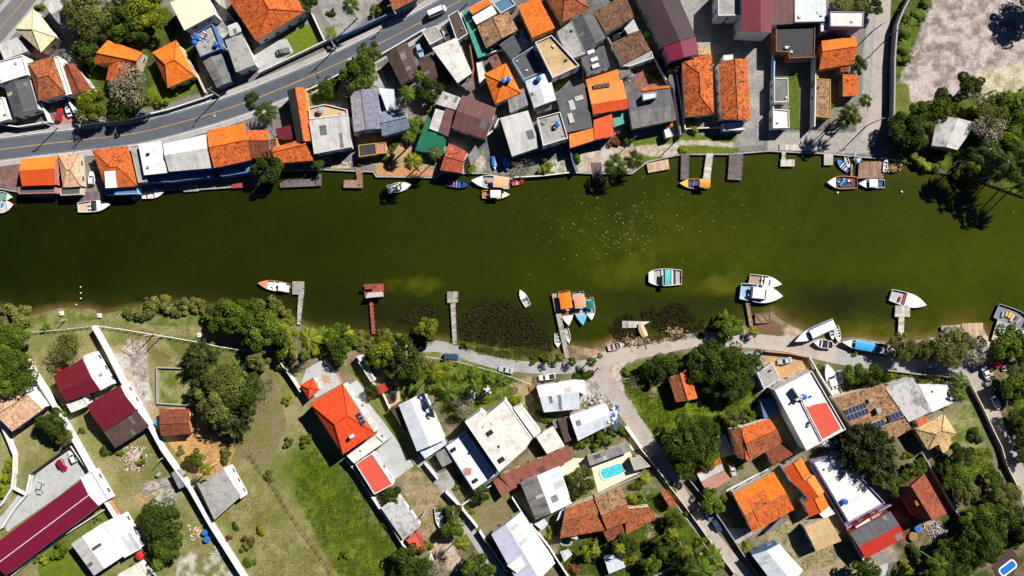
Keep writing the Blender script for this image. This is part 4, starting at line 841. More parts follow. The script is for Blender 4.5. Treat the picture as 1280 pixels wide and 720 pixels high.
m=MB(); m.face([(*[u-v for u,v in zip(WT(q,6.2), r.location)],6.33) for q in ((176,262),(200,275),(230,262),(290,252),(364,384),(266,440))][::-1]); m.obj('red_floor', M['SR'], r)
m=MB(); m.tube([(*[u-v for u,v in zip(WT(q,6.2), r.location)],6.75) for q in ((150,205),(176,262),(268,442))], .22, 4); m.obj('low_wall', M['wW'], r)
for q, d in (((150,212),(4.2,.4)),((158,232),(.5,2.2))): part_box(r, 'stair_bulkhead', 'wW', q, 6.25, 8.3, d, -1.0); tank((182,225), 6.3, .9, label='blue water tank on the white and red roof terrace')
r=H('speckled tan solar house', 'with three arrays of panels', 'wC', [Mo('TT' if 0 else 'TM', [(430,392),(692,322),(577,158),(332,230)], 4.6, .5), Mo('TM', [(600,455),(716,385),(690,326),(528,402)], 4.2, .4)])
for q, d in (((556,292),(1.4,1.6)),((515,242),(1.2,1.0))): part_box(r, 'chimney', 'wG', q, 4.9, 6.2, d, .4)
H('streaked grey concrete house', 'with white roof patches beside the solar house', 'wW', [Mo('SS', [(705,350),(820,298),(722,126),(590,186)], 4.8, .4), Mo('TOs', [(750,372),(802,345),(790,320),(742,345)], 3.8, .2)])
H('white flat shed under palm shade', 'between the streaked house and the lane', 'wW', [F('SW', [(755,165),(935,165),(972,232),(822,300)], 3.2, .1)], 'shed', 'shed')
H('tan hip house with porch', 'on the garden lawn', 'wC', [Hp('TT', [(735,385),(880,308),(946,410),(800,492)], 4.0, 1.4, .4), Mo('TT', [(875,507),(932,475),(905,415),(842,432)], 3.4, .3)])
H('grey entrance slab', 'beside the orange earth yard', 'wW', [F('SG', [(-55,105),(20,55),(62,135),(-20,185)], 2.8, .1)], 'shed', 'shed')
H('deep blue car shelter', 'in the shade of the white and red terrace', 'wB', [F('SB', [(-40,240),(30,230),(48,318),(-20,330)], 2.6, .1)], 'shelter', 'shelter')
T('E1')
H('grey-roofed gate lodge', 'narrow, on the wall of the tree plot', 'wW', [F('SG', [(512,50),(540,35),(595,140),(575,150)], 2.6, .2), F('SW', [(502,22),(528,14),(545,36),(520,48)], 3.0, .1)], 'gate_lodge', 'hut')
awning('small red and white canopy', 'beside the parked black car', 'CR', [(615,212),(662,190),(640,155),(597,180)], 2.6, .2)
T('D1')
H('stained grey slab house', 'on the field boundary', 'wW', [F('SS', [(625,380),(712,316),(825,470),(735,540)], 3.4, .0)])
H('little red and white outhouse', 'attached below the stained slab', 'wR', [F('SR', [(750,540),(800,500),(850,590),(803,607)], 2.8, .15)], 'outhouse', 'outhouse')
H('white hut with dark opening', 'by the sandy yard at the bottom edge', 'wW', [F('SL', [(830,655),(870,620),(912,680),(875,712)], 2.6, .1)], 'hut', 'hut')
T('D2')
awning('pale canopy by the alley', 'beside the russet house gable', 'CP', [(112,462),(150,492),(182,460),(160,433)], 2.4, .2); awning('pale square canopy', 'near the green garden pool', 'CP', [(240,600),(262,650),(302,612),(282,585)], 2.4, .2)
awning('lilac skylight awning', 'on the upper end of the russet house', 'CP', [(222,445),(282,410),(258,383),(238,400)], 3.2, .2); awning('white skylight awning', 'on the lower end of the russet house', 'CP', [(255,515),(320,540),(333,535),(312,497)], 3.2, .2)

T('A2'); H('slate lean-to', 'between the orange lean roof and the tan terrace', 'wG', [Mo('CD', [(-70,215),(0,300),(48,250),(0,160)], 3.4, .4)], 'lean_to', 'lean-to'); H('tiny patched roof', 'in the crook between the orange terrace house and the umber tiles', 'wW', [Mo('CS', [(525,345),(545,392),(600,370),(585,330)], 2.6, .2)], 'shed', 'shed')
H('narrow stained lean-to', 'along the shaded passage beside the charcoal double roof', 'wG', [Mo('CS', [(780,400),(800,440),(815,436),(795,340)], 2.6, .2)], 'lean_to', 'lean-to'); H('low grey wash house', 'under the pale blue gable', 'wG', [Mo('CG', [(120,560),(240,535),(225,500),(112,545)], 3.0, .2)], 'shed', 'shed')
T('A1'); H('small dark tin shed', 'below the broad grey concrete roof', 'wG', [Mo('CS', [(1015,420),(1060,455),(1080,400),(1062,385)], 2.6, .2)], 'shed', 'shed'); H('pale courtyard slab', 'between the brown passage wall and the orange pyramid', 'wG', [F('SL', [(1100,312),(1130,300),(1160,400),(1118,430)], 1.4, .1)], 'shed', 'shed'); H('rusty tin lean-to', 'between the teal alley roof and the orange pyramid', 'wG', [Mo('CRu', [(1160,290),(1185,345),(1230,322),(1205,268)], 2.8, .2)], 'lean_to', 'lean-to')
T('B1'); H('grey fibre lean-to', 'between the patched pink tiles and the wine-brown gable', 'wG', [Mo('CG', [(1060,300),(1075,350),(1120,290),(1098,245)], 2.4, .2)], 'lean_to', 'lean-to'); H('white bath house', 'against the purple slate hip house', 'wW', [F('SW', [(470,110),(492,195),(512,190),(488,105)], 3.0, .1)], 'outhouse', 'outhouse')
T('E2'); H('grey tin lean-to', 'beside the plum lean-to and the cream hut', 'wG', [Mo('CG', [(200,345),(215,385),(230,378),(222,330)], 2.4, .2)], 'lean_to', 'lean-to')
T('D3'); H('low grey tin roof', 'beside the flame-orange house at the dry plot', 'wG', [Mo('CS', [(-20,510),(20,495),(95,445),(70,425)], 2.4, .2)], 'lean_to', 'lean-to')
# ------------------------------------------------------------------ garden walls and fences
T('C0')
Wl('long white wall beside the round trees, running down past the parking yard', 'wW', [(150,436),(300,672),(340,742),(470,970),(545,1130),(640,1280),(702,1370)], 3.0, .4)
Wl('inner white wall parallel to the long one, above the parking yard', 'wW', [(180,520),(290,690),(362,790),(468,985)], 2.0, .2)
Wl('long white wall from the fence corner along the field, past the grey roof', 'wW', [(488,270),(560,400),(630,540),(740,715),(830,880),(965,1070),(1070,1255),(1250,1540)], 3.0, .4)
Fe('white rail fence along the grassy bank towards the round trees', 'wW', [(120,305),(350,285),(480,268)], 1.3, 2.2, .11, (.5,.85,1.2), 'rail_fence')
Fe('white rail fence along the grassy bank towards the big dark trees', 'wW', [(488,268),(640,290),(860,326),(1010,352),(1100,372),(1225,392)], 1.4, 2.2, .11, (.5,.85,1.2), 'rail_fence')
Fe('white posts standing along the pale path beside the crimson house', 'wW', [(482,280),(555,410),(628,545)], 1.5, 2.4, .12, (.6,1.2), 'post_fence')
Wl('low grey wall around the small square lawn', 'wG', [(912,480),(788,476),(790,655),(960,665)], .7, .3)
T('D0')
Wl('curved white wall at the photo edge beside the flower bed', 'wW', [(15,-60),(60,40),(88,110),(86,200),(76,275),(30,350),(-20,395)], 1.8, .45)
Wl('short pale wall joining the curved white wall to the parking yard', 'wW', [(76,275),(140,308)], 1.4, .25)
Wl('cream wall bounding the parking yard on the lawn side', 'wW', [(30,470),(85,382),(148,308),(170,205)], 1.9, .35)
Wl('dark topped wall behind the maroon and white parked cars', 'wK', [(172,205),(260,140),(370,62)], 1.8, .3, cap='dark')
Wl('plum wall between the parking yard and the long white wall', 'wP', [(372,65),(460,190),(600,408)], 1.9, .25, cap='wW')
Wl('low wall along the shaded side of the long maroon hall', 'wW', [(60,720),(140,655),(330,510),(560,365)], 1.2, .2)
T('D1')
Fe('weathered post and wire fence across the field', 'wood', [(-20,110),(30,190),(100,275),(170,390),(230,480),(310,590),(375,690),(400,740)], 1.5, 2.3, .1, (.4,.8,1.2))
Wl('white boundary wall between the field and the red-roofed plot', 'wW', [(458,130),(500,180),(560,275),(622,370),(690,470),(742,555),(800,615)], 2.4, .22)
Wl('white wall running up from the red garden pavilion to the big shrubs', 'wW', [(135,-348),(180,-285),(232,-205)], 2.2, .25)
Wl('white wall along the alley beside the ochre garden', 'wW', [(845,150),(910,230)], 1.8, .2)
Wl('tall white wall section between the alley and the ochre garden', 'wW', [(950,290),(1030,372),(1108,468)], 2.2, .25)
Wl('tall white wall beside the gable with shade-tinted slope', 'wW', [(1118,485),(1180,580),(1255,690)], 2.2, .25)
Wl('pale wall between the white-blue terrace and the ochre garden', 'wW', [(1030,360),(1110,305),(1200,245)], 1.5, .2)
T('E1')
Wl('white wall running to the small red canopy', 'wW', [(512,36),(585,150),(640,210),(672,280)], 1.6, .2)
Fe('white rail fence along the lane above the palms', 'wW', [(820,18),(1010,48),(1200,98),(1290,128),(1370,160)], 1.1, 2.6, .09, (.4,.75,1.05), 'rail_fence')
T('E2')
Fe('white rail fence along the dirt lane around the green corner lot', 'wW', [(555,135),(700,100),(880,38),(1150,5)], 1.2, 3.0, .09, (.5,1.1), 'rail_fence')
Wl('pale wall along the side street by the pool', 'wW', [(562,372),(640,478),(690,540),(770,640)], 1.5, .2)
Wl('hedge-topped grey wall along the pool garden', 'wG', [(430,705),(645,610)], 1.2, .2)
T('D2')
Wl('white wall from the grey gable down the alley side', 'wW', [(0,318),(60,410),(180,560),(290,730)], 2.0, .25)
Wl('street wall of the palm garden', 'wC', [(760,235),(850,350),(930,460),(1000,560),(1110,705)], 1.3, .2)
Wl('pale garden wall crossing the palm garden', 'wC', [(690,725),(850,645),(970,590)], 1.1, .2)
Wl('wall of the flame-orange house along its paved yard', 'wW', [(1085,300),(1280,200)], 1.6, .25)
Wl('dark wall beside the parked blue cars', 'wG', [(880,230),(960,330),(1050,450),(1140,590),(1230,720)], 1.6, .2)
T('E3')
Wl('garden wall of the tan hip house along the hill street', 'wC', [(1005,165),(1060,270),(1120,400),(1155,470),(1180,560),(1240,680)], 1.5, .2)
Wl('grey wall between the tan hip house and the dark red house', 'wG', [(760,505),(840,640),(920,780),(970,850)], 1.8, .25)
Wl('dark boundary wall across the hill street', 'wG', [(1290,55),(1200,140),(1180,165)], 1.6, .25)
Wl('white wall behind the white and red roof terrace boats', 'wW', [(195,20),(262,130),(330,240),(390,345)], 1.6, .2)
Wl('pink-capped wall along the orange earth yard', 'wC', [(-20,-5),(90,5),(195,25),(222,85)], 1.3, .2, cap='wP')
Wl('wall in front of the palm-shaded shed along the lane', 'wG', [(590,90),(760,110),(985,130)], 1.4, .25)
T('D3')
Wl('lilac wall between the white terrace and the slate and scarlet gable', 'wL', [(205,160),(300,330),(385,470),(600,355)], 2.0, .25)
Wl('white wall between the tan fibre gable and the slate gable', 'wW', [(385,475),(470,640),(530,740)], 1.6, .2)
T('A0')
Wl('white front wall under the dark slate gable', 'wW', [(-20,650),(0,625),(110,640),(270,615)], 2.0, .25)
Wl('white wall beside the two parked cars by the road', 'wW', [(225,520),(262,612)], 2.0, .25); Wl('white wall next to the garden tree by the road', 'wW', [(345,480),(400,590),(480,600)], 2.0, .25)
Wl('low white wall on the pavement below the garden trees', 'wW', [(430,625),(640,602),(850,552),(1040,490),(1085,470)], 1.3, .25)
Wl('pale wall beside the lawn of the clean orange house', 'wC', [(920,245),(975,340),(1035,470)], 1.6, .2)
Wl('white parapet wall beside the big stained orange roof', 'wC', [(1060,-20),(1140,60),(1220,170),(1285,310)], 2.2, .25)
T('A1')
Wl('white wall around the lawn of the big stained orange roof', 'wW', [(20,372),(150,310),(350,215),(395,198)], 1.8, .25)
Wl('white side wall between the lawn and the grey yard', 'wW', [(285,75),(350,215)], 1.8, .2)
Wl('long blue wall along the road', 'wB', [(415,202),(560,135),(700,70),(810,-2)], 2.6, .3)
Wl('white wall along the road beside the lone round tree', 'wW', [(610,290),(740,215),(850,150)], 1.6, .2); Wl('white wall between road and the grassy strip', 'wW', [(240,465),(330,425),(425,375)], 1.5, .2)
Wl('blue trimmed wall beside the teal alley roof', 'wT', [(1062,55),(1130,250),(1185,262)], 3.2, .2)
T('A3')
Wl('tall white wall down the shaded lawn strip', 'wW', [(100,292),(216,294),(214,470),(210,645)], 3.6, .25)
Wl('pair of pale walls by the narrow lawn strip, the outer one', 'wY', [(20,180),(16,400),(10,645)], 2.6, .3)
Wl('dark curved wall along the waterfront lane', 'wG', [(700,-20),(655,65),(625,140),(612,300),(610,480),(606,680)], 2.8, .4, cap='wG')
Wl('ochre wall beside the tan speckled roof', 'wO', [(228,392),(226,585)], 3.2, .3)
T('B2')
Wl('white front wall of the two lichen-spotted houses', 'wW', [(860,168),(1050,160),(1158,170)], 1.3, .2)
Wl('blue wall at the quay below the small square orange roof', 'wB', [(285,258),(300,330),(318,385)], 2.0, .25)
T('A1'); Wl('brown passage wall beside the broad grey concrete roof', 'wK', [(1072,240),(1090,350),(1070,465)], 2.4, .3); Wl('pale plot wall above the orange pyramid roof', 'wW', [(1140,285),(1240,250)], 2., .2)
T('A2'); Wl('lilac plot wall between the skylight roof and the orange terrace', 'wL', [(362,290),(352,405)], 2.4, .2); Wl('grey plot wall between the two umber tile roofs', 'wG', [(470,190),(548,330)], 2.2, .2); Wl('white plot wall around the brick patio', 'wW', [(600,342),(705,296),(775,425)], 2., .2); Wl('grey passage wall beside the charcoal double roof', 'wG', [(772,340),(800,430),(838,690)], 2.2, .2); Wl('white passage wall beside the lichen-spotted hip', 'wW', [(815,370),(838,520),(858,650)], 2.2, .2)
T('B1'); Wl('pale wall beside the shaded boat court', 'wW', [(1145,215),(1185,180),(1215,120)], 2.2, .25)
T('B2'); Wl('low white quay parapet by the grey shrub', 'wW', [(10,408),(150,400),(285,384)], .6, .25)
T('B3'); Fe('dark rail fence on the waterfront lane', 'dark', [(100,165),(300,170),(430,168)], 1.2, 2.5, .08, (.5,1.1), 'rail_fence')

# ------------------------------------------------------------------ cars
_car = {}
PAINTS = dict(white=(.78,.78,.77), red=(.5,.012,.012), maroon=(.30,.005,.03), silver=(.48,.5,.52), black=(.012,.013,.016), navy=(.03,.06,.14), blue=(.05,.2,.45), grey=(.14,.145,.15), sky=(.3,.45,.6))
CARM = {k: paint('car_paint_' + k, v, .25, .5, .12) for k, v in PAINTS.items()}
BOD = dict(hatch=(4.1,1.75,.92,1.48,[-1.95,-1.72,.0,.72]), sedan=(4.5,1.78,.92,1.44,[-1.55,-1.0,.05,.85]), suv=(4.6,1.85,1.02,1.72,[-2.2,-2.0,.15,.85]),
           pickup=(5.2,1.85,1.02,1.72,[-.55,-.4,.55,1.15]), van=(5.9,2.05,1.25,2.45,[-2.9,-2.86,1.75,2.3]))
def car(label, kind, paintname, p, d, z=.03, group=None):
    L, Wd, zb, zt, (b0,t0,t1,b1) = BOD[kind]; hw = Wd/2
    x, y = WT(p, 1.0); rz = math.atan2(-d[1], d[0])
    name = {'van':'delivery_van','pickup':'pickup_truck'}.get(kind, 'parked_car'); key = (kind, paintname)
    if key in _car:
        o = copy_tree(_car[key]); o.location = (x, y, z); o.rotation_euler = (0,0,rz); tag(o, label, {'van':'van','pickup':'pickup'}.get(kind,'car'), 'vehicles parked or driving'); return o
    o = thing(name, label, {'van':'van','pickup':'pickup'}.get(kind,'car'), (x, y, z), rz, 'vehicles parked or driving'); _car[key] = o
    pm = CARM[paintname]; mb = MB()
    st = [(-L/2, .82, .35, zb-.2), (-L/2+.12, .93, .26, zb-.02), (-L/2+.9, 1, .22, zb), (b1-.1, 1, .22, zb), (L/2-.75, .97, .22, zb-.12), (L/2-.18, .88, .26, zb-.24), (L/2, .74, .36, zb-.36)]
    rings = []
    for xx, kx, z0, z1 in st:
        h = hw*kx; c = .13
        rings.append([(xx,-h+c,z1),(xx,-h,z1-c),(xx,-h,z0+c),(xx,-h+c,z0),(xx,h-c,z0),(xx,h,z0+c),(xx,h,z1-c),(xx,h-c,z1)])
    for A, B in zip(rings[:-1], rings[1:]):
        for k in range(8): mb.face([A[k], A[(k+1)%8], B[(k+1)%8], B[k]])
    mb.face(rings[0][::-1]); mb.face(rings[-1]); mb.obj('body', pm, o)
    base = [(b0,-hw*.9,zb-.02),(b1,-hw*.88,zb-.06),(b1,hw*.88,zb-.06),(b0,hw*.9,zb-.02)]; top = [(t0,-hw*.72,zt-.06),(t1,-hw*.72,zt-.06),(t1,hw*.72,zt-.06),(t0,hw*.72,zt-.06)]
    g = MB()
    for k in range(4): g.face([base[k], base[(k+1)%4], top[(k+1)%4], top[k]])
    g.obj('window', M['glass'], o)
    r = MB(); r.prism([(t0-.08,-hw*.76),(t1+.04,-hw*.74),(t1+.04,hw*.74),(t0-.08,hw*.76)], zt-.07, zt)
    for k in range(4): r.tube([base[k], top[k]], .05, 4)
    r.obj('roof', pm, o)
    if kind == 'pickup': bd = MB(); bd.box(((-L/2+b0)/2+.05, 0, zb+.004), (b0+L/2-.35, Wd-.34, .02)); bd.obj('cargo_bed', M['dark'], o)
    wm = MB()
    for s in (0,1): wm.face([(.31*math.cos(k*.4488), (-.11,.11)[s], .31*math.sin(k*.4488)) for k in range(14)][::(1,-1)[1-s]])
    for k in range(14): a, b = k*.4488, (k+1)*.4488; wm.face([(.31*math.cos(a),-.11,.31*math.sin(a)),(.31*math.cos(b),-.11,.31*math.sin(b)),(.31*math.cos(b),.11,.31*math.sin(b)),(.31*math.cos(a),.11,.31*math.sin(a))])
    me = wm.mesh('wheel', M['rubber']); lm = MB(); lm.box((0,0,0), (.12,.32,.14)); lme = lm.mesh('headlight', M['chrome'])
    mm = MB(); mm.box((0,0,0), (.14,.2,.14)); mme = mm.mesh('wing_mirror', pm)
    for sx in (-L*.3, L*.31):
        for sy in (-hw+.08, hw-.08): link('wheel', me, o, (sx, sy, .31))
    for sy in (-1, 1): link('headlight', lme, o, (L/2-.1, sy*hw*.58, zb-.38)); link('wing_mirror', mme, o, (b1-.25, sy*(hw+.08), zb+.06))
    return o
T('A0'); car('red car in the carport court beside the brown-red hip roof', 'hatch', 'red', (293,572), (4,-30)); car('white car beside the red one in the carport court', 'sedan', 'white', (341,548), (-8,-30))
T('A1'); car('dark grey car on a concrete pad beside the lawn', 'sedan', 'grey', (135,255), (40,-10)); car('white car half hidden by the round tree on the road', 'hatch', 'white', (490,296), (-30,12), .05)
car('white delivery van driving on the road', 'van', 'white', (905,56), (95,-42), .05); car('white car in the court of the narrow dark-roofed garage', 'sedan', 'white', (950,170), (18,45)); car('pale blue car between the charcoal roof and a shrub', 'hatch', 'sky', (818,252), (14,40))
T('A2'); car('navy car in the gap beside the lower umber tile house', 'hatch', 'navy', (520,298), (12,50)); car('black car under the wall between the umber roofs', 'hatch', 'black', (532,178), (55,-28)); car('blue car in the shaded navy court', 'hatch', 'blue', (52,178), (20,50))
T('B0'); car('white car on the riverside terrace beside the deep orange hip', 'hatch', 'white', (457,250), (0,-60), .1)
T('C1'); car('navy car parked on the grass verge of the gravel lane', 'suv', 'navy', (975,424), (60,4)); car('pale silver car on the gravel lane above the palms', 'sedan', 'silver', (1248,490), (-60,-12))
T('E1'); car('black car on a tan pad beside the small red and white canopy', 'suv', 'black', (688,208), (2,-60))
T('C2'); car('white pickup with a dark front beside the fibre house', 'pickup', 'white', (175,566), (-90,12)); 
T('C3'); car('silver car on the orange earth yard', 'sedan', 'silver', (85,485), (-90,18)); car('white car parked beside the big white boat on land', 'hatch', 'white', (360,567), (12,60)); car('red pickup at the junction by the spreading tree', 'pickup', 'red', (1140,510), (60,-48)); car('white car at the junction next to the red pickup', 'sedan', 'white', (1095,550), (26,55)); 
T('E3'); car('white car lower down the hill street', 'sedan', 'white', (1145,255), (30,55)); car('dark grey car in the shade at the side of the hill street', 'suv', 'grey', (1182,212), (24,62))
T('D0'); car('maroon car in the parking yard', 'hatch', 'maroon', (306,168), (24,46)); car('white car in the parking yard corner beside the maroon one', 'hatch', 'white', (360,124), (-26,-48)); car('silver car alone by the parking yard wall', 'hatch', 'silver', (195,282), (-8,46))
T('D2'); car('silver car in the drive of the russet cross-gabled house', 'hatch', 'silver', (1104,190), (18,60)); car('blue car on the side street, first in line under the tree', 'sedan', 'blue', (978,408), (38,54)); car('navy car on the side street behind the blue one', 'hatch', 'navy', (1025,472), (34,56))

# ------------------------------------------------------------------ boats
BM = {}
def bcol(c, rough=.45):
    key = tuple(c)
    if key not in BM: BM[key] = paint('boat_paint', c, rough, .4, .18, 0, 'obj')
    return BM[key]
WH, OR_, BL, RD, YE, TE, GRN, SA, DK_, PCH, LG, NV, WD = (.76,.76,.74), (.72,.17,.015), (.04,.22,.55), (.5,.02,.02), (.75,.42,.02), (.05,.5,.5), (.01,.16,.11), (.68,.25,.14), (.03,.03,.035), (.7,.42,.24), (.42,.43,.44), (.02,.06,.22), (.34,.2,.11)
def boat(label, p, d, wid, hull=WH, rim=None, floor=LG, z=WATER_Z, canopy=None, bench=0, bcl=WD, fore=.72, cabin=None, motor=True, blunt=0., cover=None, load=None, cw=.84, g=None, name='boat', group='boats on and beside the river'):
    L = math.hypot(*d)/4*S; Wd = wid/4*S; x, y = WT(p, .3); rz = math.atan2(-d[1], d[0]); g = g or .34+.05*L
    o = thing(name, label, 'boat', (x, y, z), rz, group); rim = rim or hull
    N = 14; st = []
    for i in range(N+1):
        t = i/N; b = (.84+.16*math.sin(min(t/.5,1)*math.pi/2)) if t < .5 else max(.03, (1-((t-.5)/.5)**2.1)*(1-blunt)+blunt*(1-((t-.5)/.5)**6*.25))
        if cover is None and t == 1 and not blunt: b = .03
        st.append((-L/2+L*t, Wd/2*b, g*(1+.35*max(0,(t-.45)/.55)**2)))
    dr = .28 if z == WATER_Z else .02
    def ring(f0, f1, m, name):
        mb = MB()
        for s in (1,-1):
            for A, B in zip(st[:-1], st[1:]):
                q = [f0(A,s), f0(B,s), f1(B,s), f1(A,s)]; mb.face(q if s > 0 else q[::-1])
        return mb, m, name
    out = lambda A,s: (A[0], s*A[1], A[2]); low = lambda A,s: (A[0]*.97, s*A[1]*.78, -dr); inn = lambda A,s: (A[0]*(.985), s*max(A[1]-.13,.005), A[2]+.004); flo = lambda A,s: (A[0]*.98, s*max(A[1]-.18,.004), g*.4)
    mb, *_ = ring(low, out, 0, ''); e = st[0]; mb.face([(e[0],-e[1],e[2]),(e[0],e[1],e[2]),(e[0]*.97,e[1]*.78,-dr),(e[0]*.97,-e[1]*.78,-dr)]); e = st[-1]
    mb.face([(e[0],e[1],e[2]),(e[0],-e[1],e[2]),(e[0]*.97,-e[1]*.78,-dr),(e[0]*.97,e[1]*.78,-dr)])
    for A, B in zip(st[:-1], st[1:]): mb.face([low(A,-1),low(B,-1),low(B,1),low(A,1)][::-1])
    mb.obj('hull', bcol(hull), o)
    mb, *_ = ring(out, inn, 0, ''); A = st[0]; mb.face([out(A,1),out(A,-1),inn(A,-1),inn(A,1)]); mb.obj('gunwale', bcol(rim), o)
    mb, *_ = ring(inn, flo, 0, '')
    for A, B in zip(st[:-1], st[1:]): mb.face([flo(A,-1),flo(B,-1),flo(B,1),flo(A,1)])
    A = st[0]; mb.face([inn(A,-1),inn(A,1),flo(A,1),flo(A,-1)]); mb.obj('cockpit', bcol(floor), o)
    def w_at(t): i = min(int(t*N), N-1); return st[i][1], st[i][2]
    if fore < 1:
        mb = MB(); i0 = int(fore*N)
        for A, B in zip(st[i0:-1], st[i0+1:]): mb.face([(A[0],-A[1]+.1,A[2]+.012),(B[0],-max(B[1]-.1,.004),B[2]+.012),(B[0],max(B[1]-.1,.004),B[2]+.012),(A[0],A[1]-.1,A[2]+.012)])
        A = st[i0]; mb.face([(A[0],A[1]-.1,A[2]+.012),(A[0],-A[1]+.1,A[2]+.012),(A[0],-A[1]+.1,g*.4),(A[0],A[1]-.1,g*.4)][::-1]); mb.obj('foredeck', bcol(rim if rim != hull else WH), o)
    for k in range(bench):
        t = .14+.5*(k+.5)/max(bench,1); b, zz = w_at(t); mb = MB(); mb.box((0,0,0), (.34, 2*b-.3, .06)); mb.obj('bench', bcol(bcl if not isinstance(bcl, list) else bcl[k%len(bcl)]), o, (-L/2+L*t, 0, zz-.16))
    if canopy:
        cc, t0, t1, ch = canopy; xa, xb = -L/2+L*t0, -L/2+L*t1; bw = max(w_at(t0)[0], w_at(t1)[0])*cw; mb = MB()
        n = 6
        for i in range(n):
            y0, y1 = -bw+2*bw*i/n, -bw+2*bw*(i+1)/n; a0, a1 = [g+ch+.16*(1-(yy/bw)**2) for yy in (y0,y1)]
            mb.face([(xa,y0,a0),(xb,y0,a0),(xb,y1,a1),(xa,y1,a1)]); mb.face([(xa,y1,a1-.06),(xb,y1,a1-.06),(xb,y0,a0-.06),(xa,y0,a0-.06)])
            for xx, f in ((xa,1),(xb,0)): q = [(xx,y0,a0-.06),(xx,y0,a0),(xx,y1,a1),(xx,y1,a1-.06)]; mb.face(q if f else q[::-1])
        for s in (-1,1): q = [(xa,s*bw,g+ch-.06),(xb,s*bw,g+ch-.06),(xb,s*bw,g+ch),(xa,s*bw,g+ch)]; mb.face(q if s < 0 else q[::-1])
        mb.obj('canopy', bcol(cc), o); pm = MB(); pm.tube([(0,0,0),(0,0,g*.55+ch)], .035, 5); pme = pm.mesh('canopy_post', M['metal'])
        for xx in (xa+.12, xb-.12):
            for s in (-1,1): link('canopy_post', pme, o, (xx, s*(bw-.16), g*.42))
    if cabin:
        cc, t0, t1, ch = cabin; xa, xb = -L/2+L*t0, -L/2+L*t1; b0, b1 = w_at(t0)[0]*.74, w_at(t1)[0]*.62; mb = MB(); q = .16*L*.3
        lo = [(xa,-b0,g*.6),(xb,-b1,g*.9),(xb,b1,g*.9),(xa,b0,g*.6)]; hi = [(xa+.1,-b0*.85,g+ch),(xb-q,-b1*.85,g+ch),(xb-q,b1*.85,g+ch),(xa+.1,b0*.85,g+ch)]
        for k in (0,2,3): mb.face([lo[k],lo[(k+1)%4],hi[(k+1)%4],hi[k]])
        mb.face(hi); cb = mb.obj('cabin', bcol(cc), o); wm = MB(); wm.face([lo[1],lo[2],hi[2],hi[1]]); wm.box((xb-q-.05,0,g+ch+.02), (.3,b1*1.5,.05)); wm.obj('windscreen', M['glass'], cb)
        sm = MB()
        for yy in (-.28,.28): sm.box((xa-.5, yy*Wd*.6, g*.7), (.55,.5,.5)); sm.box((xa-.8, yy*Wd*.6, g*.95), (.12,.5,.55))
        sm.obj('helm_seat', bcol(WH if floor != WH else NV), o)
    if motor:
        mb = MB(); mb.box((-L/2-.18,0,g*1.0), (.42,.34,.5), 0, 0, .75); mb.box((-L/2-.16,0,g*.3), (.16,.14,1.1)); mb.obj('outboard_motor', M['dark'], o)
    if cover:
        mb = MB(); i1 = int(.8*N)
        for A, B in zip(st[:i1], st[1:i1+1]):
            for s in (1,-1):
                q = [(A[0],0,A[2]+.35),(A[0],s*(A[1]+.03),A[2]+.03),(B[0],s*(B[1]+.03),B[2]+.03),(B[0],0,B[2]+.35)]; mb.face(q if s < 0 else q[::-1])
        mb.obj('tarp_cover', bcol(cover), o)
    if load:
        rr = random.Random(len(label)*7)
        for k in range(len(load)):
            mb = MB(); t = .15+.5*(k+.5)/len(load); b, zz = w_at(t); mb.box((0,0,0), (rr.uniform(.5,1.1), rr.uniform(.5,b*1.1), rr.uniform(.3,.6)), rr.uniform(-.5,.5), 0, .8); mb.obj('crate' if k % 2 else 'net_bundle', bcol(load[k]), o, (-L/2+L*t, rr.uniform(-.3,.3)*b, g*.4+.2))
    return o
T('C1'); boat('orange rimmed fishing boat with white deck, adrift near the plank jetty', (90,68), (-160,-26), 52, OR_, SA, WH, bench=2, bcl=[OR_,WH], load=[OR_,DK_,WH], canopy=(WH,.12,.34,.7))
T('B0'); boat('white and light blue runabout beside the dark ramp', (470,390), (165,-14), 58, (.12,.4,.62), WH, (.55,.45,.32), cabin=(DK_,.42,.55,.3), fore=.62, bench=1, bcl=PCH)
boat('red rimmed boat with pale deck cut by the photo edge', (5,392), (125,-20), 68, RD, RD, (.5,.55,.5), bench=2, bcl=[(.3,.45,.55),WH], load=[WH,BL]); boat('white and green skiff behind the red rimmed boat at the photo edge', (12,340), (85,15), 45, WH, WH, (.1,.35,.28), bench=2)
boat('red half-covered boat under the white box house', (762,328), (112,-12), 48, RD, RD, WH, cover=None, bench=3, bcl=[RD,WH,GRN], fore=.6); boat('tiny blue and white dinghy in the shade beside the red half-covered boat', (678,338), (28,-45), 26, BL, WH, WH, bench=1)
T('B1'); boat('white speedboat with dark helm beyond the planted terrace', (716,455), (118,-24), 48, WH, WH, LG, cabin=(WH,.4,.6,.5), fore=.55); boat('royal blue rowing boat with orange thwarts near the pink tile house', (1008,440), (112,14), 38, BL, NV, NV, bench=4, bcl=[OR_,OR_,(.2,.4,.6),BL], motor=False)
boat('blue fishing boat with orange canopy at its stern, against the quay', (1172,430), (-190,-14), 66, NV, WH, (.3,.35,.42), canopy=(PCH,.02,.42,1.7), bench=1, bcl=OR_, load=[BL,DK_,WH,OR_]); boat('yellow-bowed boat with a white roof moored outside the orange canopy boat', (1200,492), (138,2), 46, YE, YE, WD, canopy=(WH,.3,.68,1.3), load=[OR_,BL])
boat('blue covered skiff in the shaded court, beside the barrel stack', (1192,335), (6,66), 26, BL, BL, BL, z=.1, cover=BL, motor=False); boat('second blue covered skiff in the shaded court, nearer the grey shrub', (1250,342), (20,66), 30, NV, BL, BL, z=.1, cover=BL, motor=False)
